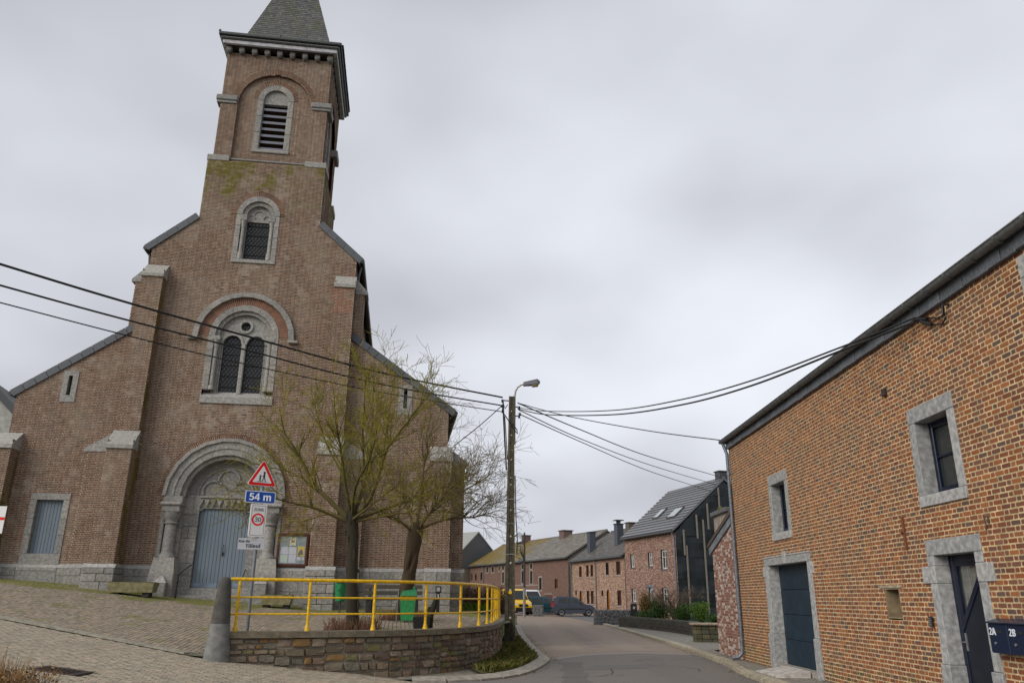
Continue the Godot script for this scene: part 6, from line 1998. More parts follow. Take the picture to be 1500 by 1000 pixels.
	# overhead wires
	var W := [
		["thick black overhead cable, the topmost crossing the church front", 0.032, [[-0.36, 9.15, 29.8], [-4.44, 8.95, 25.71], [-8.14, 9.07, 22.02], [-10.51, 9.18, 19.66], [-12.58, 9.34, 17.6], [-15.5, 9.6, 14.7]]],
		["black overhead cable, the middle one crossing the church front", 0.026, [[-0.36, 8.82, 29.8], [-4.41, 8.54, 25.71], [-8.09, 8.62, 22.0], [-10.42, 8.67, 19.65], [-12.46, 8.78, 17.6], [-15.5, 8.98, 14.6]]],
		["thin black overhead cable, the lowest crossing the church front", 0.017, [[-0.34, 8.57, 29.8], [-4.39, 8.25, 25.68], [-8.03, 8.17, 21.99], [-10.35, 8.23, 19.64], [-12.36, 8.33, 17.6], [-15.3, 8.5, 14.7]]],
		["upper of two sagging cables from the pole to the orange brick house", 0.016, [[0.25, 8.75, 29.8], [1.22, 7.9, 26.75], [2.92, 6.74, 21.61], [4.08, 6.19, 18.09], [4.94, 5.95, 15.52], [5.71, 5.88, 13.2], [6.29, 5.85, 11.4]]],
		["lower of two sagging cables from the pole to the orange brick house", 0.02, [[0.25, 8.7, 29.8], [1.22, 7.78, 26.76], [2.92, 6.62, 21.63], [4.09, 6.07, 18.12], [4.94, 5.85, 15.55], [5.71, 5.82, 13.22], [6.3, 5.8, 11.45]]],
		["cable from the pole to the gutter corner of the orange brick house", 0.017, [[0.25, 8.93, 29.8], [2.01, 7.96, 27.74], [4.46, 6.85, 24.94], [6.24, 6.14, 22.82]]],
		["highest of three far cables from the pole to the black clad house", 0.024, [[0.25, 8.93, 29.8], [3.24, 9.21, 36.09], [8.22, 9.78, 46.4], [17.69, 11.5, 66.0], [18.4, 11.9, 69.4]]],
		["middle of three far cables from the pole to the black clad house", 0.02, [[0.28, 8.66, 29.8], [3.27, 8.87, 36.54], [8.47, 9.55, 47.96], [16.8, 11.0, 66.0], [18.0, 11.4, 69.6]]],
		["lowest of three far cables from the pole to the black clad house", 0.02, [[0.28, 8.5, 29.8], [3.29, 8.75, 36.68], [8.57, 9.26, 48.6], [16.5, 10.4, 66.0], [17.6, 10.8, 70.0]]],
		["short slack cable from the pole to the church corner", 0.018, [[-0.34, 8.85, 29.8], [-1.2, 7.92, 29.3], [-2.11, 7.07, 28.9]]]]
	for w in W:
		var cv := Curve3D.new()
		var P: Array = w[2]
		for k in P.size():
			var p := at(P[k][0], P[k][1], P[k][2])
			var a: Array = P[max(k - 1, 0)]
			var b: Array = P[min(k + 1, P.size() - 1)]
			var tn := (at(b[0], b[1], b[2]) - at(a[0], a[1], a[2])) / 6.0
			cv.add_point(p, -tn if k > 0 else Vector3.ZERO, tn if k < P.size() - 1 else Vector3.ZERO)
		cv.bake_interval = 0.5
		var pts: Array = []
		var rad: Array = []
		for p in cv.get_baked_points():
			pts.append(p); rad.append(w[1])
		mb = MB.new()
		mb.tube(pts, rad, 6, g(0.012))
		tag(put(self, "overhead_cable", mb, M.rubber), w[0], "cable", "overhead cables")

# ---------- bare trees and shrubs ----------
func grow(mb: MB, fine: MB, p: Vector3, d: Vector3, l: float, r: float, depth: int, o: Dictionary) -> void:
	var pts: Array = [p]
	var rad: Array = [r]
	var n := 5 if depth > 1 else 4
	var dir := d.normalized()
	var q := p
	for k in n:
		dir = (dir + Vector3(rng.randf_range(-1, 1), rng.randf_range(-1, 1), rng.randf_range(-1, 1)) * o.wild + Vector3(0, o.up, 0)).normalized()
		q += dir * l / n
		pts.append(q)
		rad.append(maxf(0.0042, r * (1.0 - 0.75 * (k + 1) / n)))
	var col: Color = vary(pick(o.cols), 0.18)
	(mb if r > 0.012 else fine).tube(pts, rad, 6 if r > 0.03 else (4 if r > 0.01 else 3), col, false)
	if depth <= 0: return
	var cnt: int = o.kids + (rng.randi() % 3)
	for k in cnt:
		var f := rng.randf_range(0.22, 1.0)
		var x := f * n
		var i := mini(int(x), n - 1)
		var bp: Vector3 = pts[i].lerp(pts[i + 1], x - i)
		var bd: Vector3 = (pts[i + 1] - pts[i]).normalized()
		var side := bd.cross(Vector3(rng.randf_range(-1, 1), rng.randf_range(-1, 1), rng.randf_range(-1, 1))).normalized()
		var nd := (bd * rng.randf_range(0.5, 1.1) + side * rng.randf_range(0.5, 1.0)).normalized()
		grow(mb, fine, bp, nd, l * rng.randf_range(0.4, 0.68), maxf(0.0048, lerpf(rad[i], rad[i + 1], x - i) * 0.62), depth - 1, o)

func limb(mb: MB, fine: MB, P: Array, r0: float, r1: float, o: Dictionary, cnt: int, l: float, depth: int) -> void:
	var pts: Array = []
	var rad: Array = []
	for k in P.size() - 1:
		for s in 4:
			var f := s / 4.0
			var a: Vector3 = P[max(k - 1, 0)]
			var b: Vector3 = P[min(k + 2, P.size() - 1)]
			pts.append(P[k].cubic_interpolate(P[k + 1], a, b, f) + Vector3(rng.randf_range(-1, 1), rng.randf_range(-1, 1), rng.randf_range(-1, 1)) * r0 * 0.25)
			rad.append(lerpf(r0, r1, (k + f) / (P.size() - 1)))
	pts.append(P[-1])
	rad.append(r1)
	mb.tube(pts, rad, 9, o.cols[0] if r0 > 0.033 else pick(o.cols), false)
	for k in cnt:
		var x := rng.randf_range(0.25, 1.0) * (pts.size() - 1)
		var i := mini(int(x), pts.size() - 2)
		var bp: Vector3 = pts[i].lerp(pts[i + 1], x - i)
		var bd: Vector3 = (pts[i + 1] - pts[i]).normalized()
		var side := bd.cross(Vector3(rng.randf_range(-1, 1), rng.randf_range(-1, 1), rng.randf_range(-1, 1))).normalized()
		grow(mb, fine, bp, (bd * rng.randf_range(0.4, 1.0) + side * rng.randf_range(0.4, 1.0) + Vector3(0, rng.randf_range(0.0, 0.5), 0)).normalized(), l * rng.randf_range(0.6, 1.15), clampf(rad[i] * 0.55, 0.007, 0.02), depth, o)

func trees() -> void:
	var D := 19.0
	var T := thing("bare_tree", "leafless tree with mossy yellow green limbs and straight trunk behind the railing", "tree")
	var tr := MB.new()
	var mb := MB.new()
	var fine := MB.new()
	var base_y := plaza_y(-3.6, D)
	tr.tube([at(-3.58, base_y - 0.15, D), at(-3.6, base_y + 0.1, D), at(-3.66, 1.6, D), at(-3.7, 2.2, D), at(-3.73, 2.9, D), at(-3.78, 3.3, D), at(-3.8, 3.6, D)], [0.2, 0.15, 0.132, 0.128, 0.13, 0.15, 0.13], 14, Color(0.045, 0.038, 0.024), true)
	for k in 26:                                      # burrs, old pruning scars and ridges of the bark
		var a := rng.randf() * TAU
		var yy := rng.randf_range(base_y + 0.2, 3.6) if k < 14 else rng.randf_range(3.0, 3.6)
		var xx := lerpf(-3.6, -3.79, clampf((yy - 1.1) / 2.3, 0, 1))
		var c := at(xx + cos(a) * 0.115, yy, D + sin(a) * 0.115)
		var hh := rng.randf_range(0.05, 0.22)
		tr.tube([c - Vector3(0, hh, 0), c + Vector3(cos(a), 0, -sin(a)) * 0.02, c + Vector3(0, hh, 0)], [0.012, rng.randf_range(0.025, 0.055), 0.012], 6, vary(Color(0.05, 0.043, 0.025), 0.3))
	put(T, "trunk", tr, M.bark)
	var dk := [Color(0.10, 0.085, 0.03), Color(0.15, 0.135, 0.03), Color(0.20, 0.18, 0.035), Color(0.24, 0.215, 0.04)]
	var o := {wild = 0.15, up = 0.07, kids = 3, cols = dk}
	var dr := {wild = 0.18, up = 0.0, kids = 3, cols = [Color(0.13, 0.105, 0.04), Color(0.18, 0.16, 0.035), Color(0.10, 0.08, 0.04), Color(0.22, 0.2, 0.04)]}
	var L := [
		[[[-3.84, 3.4, 0], [-4.44, 3.98, 0.3], [-4.96, 4.55, 0.5], [-5.37, 5.38, 0.6], [-5.81, 6.07, 0.7], [-6.0, 6.8, 0.7]], 0.068, 0.012, 24, 1.2],
		[[[-4.75, 4.3, 0.4], [-5.3, 4.7, 0.6], [-5.8, 4.95, 0.8], [-6.3, 5.05, 0.9]], 0.03, 0.008, 18, 0.9],
		[[[-3.82, 3.5, 0], [-3.95, 4.39, -0.3], [-4.11, 5.39, -0.4], [-4.26, 6.26, -0.5], [-4.41, 7.3, -0.5]], 0.046, 0.009, 20, 1.15],
		[[[-4.0, 4.6, -0.3], [-4.45, 5.4, -0.2], [-4.75, 6.2, -0.1], [-5.0, 7.0, 0.0]], 0.026, 0.007, 14, 0.95],
		[[[-3.78, 3.5, 0], [-3.62, 4.39, 0.3], [-3.77, 6.09, 0.5], [-3.78, 7.8, 0.5]], 0.048, 0.008, 22, 1.15],
		[[[-3.72, 3.5, 0], [-3.34, 3.99, -0.2], [-3.07, 4.98, -0.4], [-2.93, 5.4, -0.5], [-2.46, 6.1, -0.7], [-2.1, 6.7, -0.8]], 0.055, 0.01, 24, 1.2],
		[[[-3.1, 4.8, -0.4], [-3.05, 5.8, -0.3], [-3.0, 6.8, -0.2], [-2.95, 7.5, -0.2]], 0.028, 0.007, 14, 0.95],
		[[[-3.74, 3.4, 0], [-3.08, 3.74, 0.3], [-2.44, 4.07, 0.5], [-1.8, 4.41, 0.6], [-1.14, 4.58, 0.7]], 0.045, 0.009, 26, 1.1, 1],
		[[[-3.82, 3.3, 0], [-4.55, 3.65, -0.4], [-5.22, 3.81, -0.7], [-5.72, 3.89, -0.8], [-6.12, 3.6, -0.9]], 0.034, 0.007, 24, 0.95, 1],
		[[[-3.74, 3.35, 0], [-3.06, 3.42, -0.5], [-2.41, 3.51, -0.8], [-1.76, 3.43, -1.0]], 0.036, 0.008, 24, 0.95, 1],
		[[[-3.8, 3.35, 0], [-4.2, 3.55, 0.5], [-4.7, 3.65, 1.0], [-5.3, 3.5, 1.4]], 0.034, 0.008, 20, 0.95, 1],
		[[[-3.76, 3.5, 0.0], [-3.43, 5.4, -0.1], [-3.53, 8.0, 0.1]], 0.04, 0.008, 20, 1.05],
		[[[-3.8, 3.5, 0.05], [-3.9, 4.2, 0.8], [-4.3, 5.0, 1.5], [-4.6, 5.8, 1.9]], 0.042, 0.009, 18, 1.05],
		[[[-3.78, 3.5, -0.05], [-3.6, 4.2, -0.8], [-3.2, 4.9, -1.4], [-3.0, 5.8, -1.7]], 0.042, 0.009, 18, 1.05],
		[[[-3.76, 3.4, -0.05], [-3.3, 3.6, -0.9], [-2.8, 3.9, -1.5], [-2.3, 4.3, -1.8]], 0.036, 0.008, 18, 0.95, 1]]
	for l in L:
		var P: Array = []
		for q in l[0]: P.append(at(q[0], 3.4 + (q[1] - 3.4) * (0.84 if q[1] > 3.4 else 1.0), D + q[2]))
		limb(mb, fine, P, l[1], l[2], dr if l.size() > 5 else o, l[3], l[4] * 0.8, 2)
	put(T, "limbs", mb, M.bark)
	put(T, "twigs", fine, M.twig)
	# the second, twisted tree
	D = 23.0
	T = thing("bare_tree", "leafless tree with gnarled twisted trunk in front of the right aisle", "tree")
	tr = MB.new()
	mb = MB.new()
	fine = MB.new()
	base_y = plaza_y(-2.95, D)
	tr.tube([at(-3.1, base_y - 0.2, D), at(-3.05, base_y + 0.15, D), at(-2.98, 1.6, D + 0.05), at(-2.86, 2.1, D - 0.05), at(-2.84, 2.5, D + 0.05), at(-2.78, 3.0, D), at(-2.72, 3.4, D), at(-2.68, 3.7, D)], [0.22, 0.17, 0.165, 0.2, 0.17, 0.21, 0.23, 0.16], 11, Color(0.08, 0.056, 0.034))
	for k in 5:
		var a := k * 1.3
		tr.tube([at(-3.05 + 0.12 * cos(a), base_y, D + 0.12 * sin(a)), at(-2.92 + 0.13 * cos(a + 0.8), 1.9, D + 0.13 * sin(a + 0.8)), at(-2.82 + 0.14 * cos(a + 1.6), 2.6, D + 0.14 * sin(a + 1.6)), at(-2.72 + 0.16 * cos(a + 2.3), 3.4, D + 0.16 * sin(a + 2.3))], [0.09, 0.07, 0.07, 0.06], 7, vary(Color(0.085, 0.06, 0.037), 0.2))
	put(T, "trunk", tr, M.bark)
	o = {wild = 0.17, up = 0.02, kids = 3, cols = [Color(0.15, 0.12, 0.065), Color(0.12, 0.095, 0.04), Color(0.10, 0.075, 0.05), Color(0.16, 0.12, 0.07)]}
	L = [
		[[[-2.71, 3.55, 0], [-2.14, 4.2, 0.3], [-1.36, 4.7, 0.5], [-0.6, 5.2, 0.6]], 0.06, 0.01, 24, 1.2],
		[[[-2.71, 3.55, 0], [-2.57, 4.7, -0.2], [-2.53, 5.7, -0.3], [-2.3, 6.5, -0.3]], 0.055, 0.009, 20, 1.1],
		[[[-2.75, 3.5, 0], [-3.16, 4.4, 0.2], [-3.7, 5.1, 0.4]], 0.05, 0.01, 18, 1.1],
		[[[-2.65, 3.5, 0], [-1.9, 3.75, -0.4], [-1.2, 3.8, -0.6], [-0.55, 3.85, -0.8]], 0.05, 0.009, 24, 1.1],
		[[[-2.65, 3.5, 0], [-2.2, 4.0, -0.7], [-1.6, 4.6, -1.2], [-1.0, 4.9, -1.6]], 0.046, 0.009, 22, 1.1],
		[[[-2.7, 3.55, 0.1], [-2.3, 4.2, 0.8], [-1.9, 4.7, 1.5], [-1.4, 5.1, 2.0]], 0.046, 0.009, 20, 1.1],
		[[[-2.75, 3.4, 0.0], [-3.3, 3.8, -0.6], [-3.9, 4.0, -1.0]], 0.05, 0.012, 12, 0.9]]
	for l in L:
		var P: Array = []
		for q in l[0]: P.append(at(q[0], q[1], D + q[2]))
		limb(mb, fine, P, l[1], l[2], o, l[3], l[4], 2)
	put(T, "limbs", mb, M.bark)
	put(T, "twigs", fine, M.twig)
	# a third crown behind the church roof
	T = thing("bare_tree", "thin bare treetop rising behind the right aisle roof", "tree")
	tr = MB.new()
	mb = MB.new()
	fine = MB.new()
	tr.tube([at(-6.6, 0.5, 48), at(-6.6, 8.0, 48), at(-6.6, 11.0, 48)], [0.3, 0.22, 0.16], 8, Color(0.1, 0.08, 0.06))
	put(T, "trunk", tr, M.bark)
	o = {wild = 0.14, up = 0.12, kids = 3, cols = [Color(0.14, 0.12, 0.11), Color(0.11, 0.1, 0.09)]}
	for k in 4:
		var a := TAU * k / 4.0
		limb(mb, fine, [at(-6.6, 10.0, 48), at(-6.6 + cos(a) * 0.7, 12.4, 48 + sin(a)), at(-6.6 + cos(a) * 1.1, 14.0 + rng.randf_range(-0.6, 0.6), 48 + sin(a) * 1.7)], 0.09, 0.015, o, 7, 1.2, 2)
	put(T, "limbs", mb, M.bark)
	put(T, "twigs", fine, M.twig)
	# soil discs and dead stems round the two trunks
	for q in [[-3.6, 19.0, 0.6, "dark soil circle with dry stems round the straight tree trunk"], [-2.95, 23.0, 0.68, "dark soil circle with dry stems round the twisted tree trunk"]]:
		T = thing("tree_pit", q[3], "tree pit")
		mb = MB.new()
		var ring: Array = []
		for k in 20:
			var a := TAU * k / 20.0
			var p := Vector2(q[0] + cos(a) * q[2], q[1] + sin(a) * q[2])
			ring.append(at(p.x, plaza_y(p.x, p.y) + 0.004, p.y))
		mb.poly(ring, Vector3.UP, Color(0.05, 0.035, 0.025))
		put(T, "soil", mb, M.soil)
		mb = MB.new()
		for k in 420:
			var a := rng.randf() * TAU
			var r: float = sqrt(rng.randf()) * (q[2] + 0.05)
			if r < 0.22: continue
			var p := Vector2(q[0] + cos(a) * r, q[1] + sin(a) * r)
			var b := at(p.x, plaza_y(p.x, p.y), p.y)
			var tip := b + Vector3(rng.randf_range(-0.1, 0.1), rng.randf_range(0.06, 0.3), rng.randf_range(-0.1, 0.1))
			mb.tube([b, (b + tip) * 0.5 + Vector3(0.02, 0.02, 0), tip], [0.006, 0.005, 0.003], 3, vary(Color(0.13, 0.07, 0.045), 0.3), false)
		put(T, "dry_stems", mb, M.twig, "stuff")
	# dry shrub at the left edge of the street
	T = thing("dry_shrub", "tangled dry brown shrub at the edge of the paved street", "shrub", Transform3D.IDENTITY)
	mb = MB.new()
	for k in 1500:
		var b := at(rng.randf_range(-6.5, -5.25), 0.42, rng.randf_range(8.6, 9.9))
		var h := rng.randf_range(0.25, 0.55) * (1.5 if rng.randf() < 0.06 else 1.0) * lerpf(0.72, 1.0, clampf((-5.25 - b.x) / 0.4, 0, 1))
		var lean := Vector3(rng.randf_range(-0.3, 0.3), 0, rng.randf_range(-0.3, 0.3))
		var p1 := b + Vector3(0, h * 0.55, 0) + lean * 0.3
		var p2 := b + Vector3(0, h, 0) + lean * 0.7
		mb.tube([b, p1, p2], [0.004, 0.0032, 0.0018], 3, vary(pick([Color(0.2, 0.115, 0.055), Color(0.14, 0.085, 0.05), Color(0.26, 0.17, 0.085), Color(0.09, 0.06, 0.04)]), 0.25), false)
	put(T, "stems", mb, M.twig)
	mb = MB.new()
	for k in 1400:
		var p := at(rng.randf_range(-6.5, -5.2), rng.randf_range(0.45, 0.85), rng.randf_range(8.6, 9.9))
		leaf(mb, p, rng.randf_range(0.015, 0.035), [Color(0.2, 0.11, 0.04), Color(0.28, 0.16, 0.06), Color(0.13, 0.075, 0.035)])
	put(T, "dry_leaves", mb, M.leaf, "stuff")

func leaf(mb: MB, p: Vector3, s: float, cols: Array) -> void:
	var a := Vector3(rng.randf_range(-1, 1), rng.randf_range(-1, 1), rng.randf_range(-1, 1)).normalized()
	var b := a.cross(Vector3(rng.randf_range(-1, 1), rng.randf_range(-1, 1), rng.randf_range(-1, 1))).normalized()
	mb.poly([p - a * s, p + b * s * 0.5, p + a * s, p - b * s * 0.5], a.cross(b), vary(pick(cols), 0.25))

func leafy_shrub(called: String, label: String, c: Vector3, size: Vector3, cnt: int, ls: float, cols: Array) -> void:
	var T := thing(called, label, "shrub", Transform3D(Basis.IDENTITY, c), "garden shrubs by the black clad house")
	var st := MB.new()
	var fo := MB.new()
	for k in 14:
		var a := rng.randf() * TAU
		var tip := Vector3(cos(a) * size.x * rng.randf_range(0.2, 0.9), size.y * rng.randf_range(0.6, 1.0), sin(a) * size.z * rng.randf_range(0.2, 0.9))
		st.tube([Vector3(0, -0.1, 0), tip * 0.5 + Vector3(0, 0.05, 0), tip], [0.03, 0.02, 0.008], 4, Color(0.08, 0.06, 0.04), false)
		for j in cnt / 14:
			var f := rng.randf_range(0.35, 1.08)
			leaf(fo, tip * f + Vector3(rng.randf_range(-1, 1), rng.randf_range(-0.8, 0.8), rng.randf_range(-1, 1)) * 0.2 * size.y, ls, cols)
	put(T, "stems", st, M.bark)
	put(T, "foliage", fo, M.leaf)

# ---------- the houses down the road ----------
func far_house(called: String, label: String, a: Vector2, b: Vector2, eave: float, ridge: float, half: float, o: Dictionary) -> Node3D:
	var d := (b - a)
	var w := d.length()
	d /= w
	var bs := Basis(Vector3(d.x, 0, -d.y), Vector3.UP, Vector3(d.y, 0, d.x))
	var T := thing(called, label, "house", Transform3D(bs, at(a.x, 0, a.y)), "houses down the road")
	var mm := MB.new()
	var mb := MB.new()
	var holes: Array = []
	for q in o.get("wins", []): holes.append(arch_poly((q[0] + q[2]) * 0.5, q[3], q[1] - (q[2] - q[0]) * 0.5, (q[2] - q[0]) * 0.5) if q[4] == "arch" else rect(q[0], q[3], q[2], q[1]))
	brick_face(mm, mb, Transform3D.IDENTITY, rect(0, -0.2, w, eave), holes, {h = o.get("h", 0.075), l = o.get("l", 0.22), j = 0.014, proud = 0.01, bevel = 0.003, flat = true, spread = o.get("spread", 0.16), cols = o.cols, mortar = o.mortar})
	var wl := put(T, "front_wall", mm, M.mortar)
	put(wl, "bricks", mb, M.brick, "stuff")
	mb = MB.new()
	mb.t = Transform3D(Basis(Vector3(0, 0, 1), Vector3(0, 1, 0), Vector3(-1, 0, 0)), Vector3.ZERO)
	mb.prism(PackedVector2Array([Vector2(-half * 2, -0.2), Vector2(-half * 2, eave), Vector2(-half, ridge - 0.05), Vector2(-0.25, eave + 0.15), Vector2(-0.25, -0.2)]), -w, 0.0, o.get("side", Color(0.2, 0.12, 0.09)))
	put(T, "body", mb, M.brick)
	bx(T, "end_wall", Vector3(0, -0.2, -0.25), Vector3(0.2, eave, -0.012), o.get("side", Color(0.2, 0.12, 0.09)), M.brick)
	bx(T, "end_wall", Vector3(w - 0.2, -0.2, -0.25), Vector3(w, eave, -0.012), o.get("side", Color(0.2, 0.12, 0.09)), M.brick)
	for q in o.get("wins", []):
		var W := Node3D.new()
		W.name = "door" if q[4] == "door" or q[4] == "arch" else "window"
		T.add_child(W, true)
		var fc: Color = q[5]
		var x0: float = q[0]
		var x1: float = q[2]
		var y1: float = q[1]
		var y0: float = q[3]
		if o.has("surround") and q[4] != "plain":
			var sw := 0.16
			var sc: Color = o.surround
			bx(W, "surround", Vector3(x0 - sw, y0 - 0.15, -0.05), Vector3(x0, y1 + 0.2, 0.03), sc, M.stone)
			bx(W, "surround", Vector3(x1, y0 - 0.15, -0.05), Vector3(x1 + sw, y1 + 0.2, 0.03), sc, M.stone)
			bx(W, "surround", Vector3(x0, y1, -0.05), Vector3(x1, y1 + 0.2, 0.03), sc, M.stone)
			bx(W, "surround", Vector3(x0, y0 - 0.15, -0.05), Vector3(x1, y0, 0.03), sc, M.stone)
		elif q[4] == "win": bx(W, "sill", Vector3(x0 - 0.06, y0 - 0.08, -0.1), Vector3(x1 + 0.06, y0, 0.06), o.get("sill", Color(0.2, 0.2, 0.21)), M.stone)
		if q[4] == "door" or q[4] == "arch":
			bx(W, "leaf", Vector3(x0, y0, -0.22), Vector3(x1, y1, -0.15), fc, M.wood)
			if q[4] == "door": bx(W, "pane", Vector3(lerpf(x0, x1, 0.3), lerpf(y0, y1, 0.62), -0.16), Vector3(lerpf(x0, x1, 0.7), lerpf(y0, y1, 0.86), -0.14), g(0.03), M.pane)
			else: bx(W, "panel", Vector3(lerpf(x0, x1, 0.2), lerpf(y0, y1, 0.1), -0.16), Vector3(lerpf(x0, x1, 0.8), lerpf(y0, y1, 0.6), -0.14), fc * 0.8, M.wood)
			continue
		var t := 0.12
		bx(W, "pane", Vector3(x0, y0, -0.2), Vector3(x1, y1, -0.18), Color(0.02, 0.022, 0.025), M.pane)
		bx(W, "frame", Vector3(x0, y0, -0.2), Vector3(x0 + t, y1, -0.12), fc, M.paint)
		bx(W, "frame", Vector3(x1 - t, y0, -0.2), Vector3(x1, y1, -0.12), fc, M.paint)
		bx(W, "frame", Vector3(x0 + t, y0, -0.2), Vector3(x1 - t, y0 + t, -0.12), fc, M.paint)
		bx(W, "frame", Vector3(x0 + t, y1 - t, -0.2), Vector3(x1 - t, y1, -0.12), fc, M.paint)
		var cxm := (x0 + x1) * 0.5
		if x1 - x0 > 0.62:
			bx(W, "mullion", Vector3(cxm - 0.04, y0 + t, -0.2), Vector3(cxm + 0.04, y1 - t, -0.125), fc, M.paint)
		bx(W, "glazing_bar", Vector3(x0 + t, lerpf(y0, y1, 0.62), -0.2), Vector3(x1 - t, lerpf(y0, y1, 0.62) + 0.05, -0.13), fc, M.paint)
	# roof, gutter, ridge
	var tl := Vector3(-0.1, ridge, -half)
	var trr := Vector3(w + 0.1, ridge, -half)
	var bl := Vector3(-0.1, eave - 0.02, 0.3)
	var br := Vector3(w + 0.1, eave - 0.02, 0.3)
	mb = MB.new()
	mb.hexa([bl, br, Vector3(br.x, trr.y, -half), Vector3(bl.x, tl.y, -half), bl + Vector3(0, 0.12, 0), br + Vector3(0, 0.12, 0), trr + Vector3(0, 0.14, 0), tl + Vector3(0, 0.14, 0)], pick(o.roof))
	mb.hexa([Vector3(-0.1, eave, -half * 2 - 0.2), Vector3(w + 0.1, eave, -half * 2 - 0.2), trr, tl, Vector3(-0.1, eave + 0.12, -half * 2 - 0.2), Vector3(w + 0.1, eave + 0.12, -half * 2 - 0.2), trr + Vector3(0, 0.14, 0), tl + Vector3(0, 0.14, 0)], pick(o.roof))
	var rf := put(T, "roof", mb, M.slate)
	var up := Vector3(0, 0.15, 0)
	if o.get("rows", 0) > 0:
		for k in o.rows:                                  # broad tile courses, each a piece
			var f0: float = float(k) / o.rows
			var f1: float = float(k + 1) / o.rows
			var p0 := (bl + up).lerp(tl + up, f0)
			var p1 := (br + up).lerp(trr + up, f0)
			var p2 := (br + up).lerp(trr + up, f1)
			var p3 := (bl + up).lerp(tl + up, f1)
			var nn := Vector3(0, half, ridge - eave).normalized()
			var m2 := MB.new()
			m2.hexa([p0, p1, p2, p3, p0 + nn * 0.12, p1 + nn * 0.12, p2 + nn * 0.012, p3 + nn * 0.012], vary(pick(o.roof), 0.08))
			put(rf, "tile_course", m2, M.sheet)
	else:
		mb = MB.new()
		slates(mb, bl + up, br + up, tl + up, trr + up, o.get("rowh", 0.32), o.get("slw", 0.36), 0.03, o.roof, Vector3(0, 1, 1), o.get("rtint"))
		put(rf, "tiles", mb, M.slate, "stuff")
	mb = MB.new()
	mb.tube([tl + Vector3(0, 0.16, 0), trr + Vector3(0, 0.16, 0)], [0.09, 0.09], 6, o.roof[0] * 0.8)
	put(rf, "ridge_tiles", mb, M.slate)
	mb = MB.new()
	mb.tube([Vector3(-0.1, eave, 0.36), Vector3(w + 0.1, eave, 0.36)], [0.1, 0.1], 8, Color(0.10, 0.105, 0.11))
	put(T, "gutter", mb, M.zinc)
	for q in o.get("pipes", []):
		mb = MB.new()
		mb.tube([Vector3(q, eave - 0.05, 0.33), Vector3(q, eave - 0.5, 0.1), Vector3(q, 0.0, 0.1)], [0.06, 0.06, 0.06], 7, o.get("pipe_col", Color(0.22, 0.25, 0.3)))
		put(T, "downpipe", mb, M.zinc)
	for q in o.get("chimneys", []):                    # x, y0, y1, z, width, colour
		var C := Node3D.new()
		C.name = "chimney"
		T.add_child(C, true)
		bx(C, "stack", Vector3(q[0] - q[4] * 0.5, q[1], q[3] - q[4] * 0.5), Vector3(q[0] + q[4] * 0.5, q[2], q[3] + q[4] * 0.5), q[5], M.slate, 0.02)
		bx(C, "cap", Vector3(q[0] - q[4] * 0.6, q[2] - 0.1, q[3] - q[4] * 0.6), Vector3(q[0] + q[4] * 0.6, q[2], q[3] + q[4] * 0.6), q[5] * 0.7, M.slate, 0.02)
		if q.size() > 6: for k in 4:
			bx(C, "pot_leg", Vector3(q[0] - q[4] * 0.45 + k * q[4] * 0.27, q[2], q[3] - 0.1), Vector3(q[0] - q[4] * 0.38 + k * q[4] * 0.27, q[2] + 0.3, q[3] + 0.1), g(0.1), M.slate)
		if q.size() > 6: bx(C, "cap_slab", Vector3(q[0] - q[4] * 0.6, q[2] + 0.3, q[3] - q[4] * 0.6), Vector3(q[0] + q[4] * 0.6, q[2] + 0.38, q[3] + q[4] * 0.6), g(0.07), M.slate)
	return T

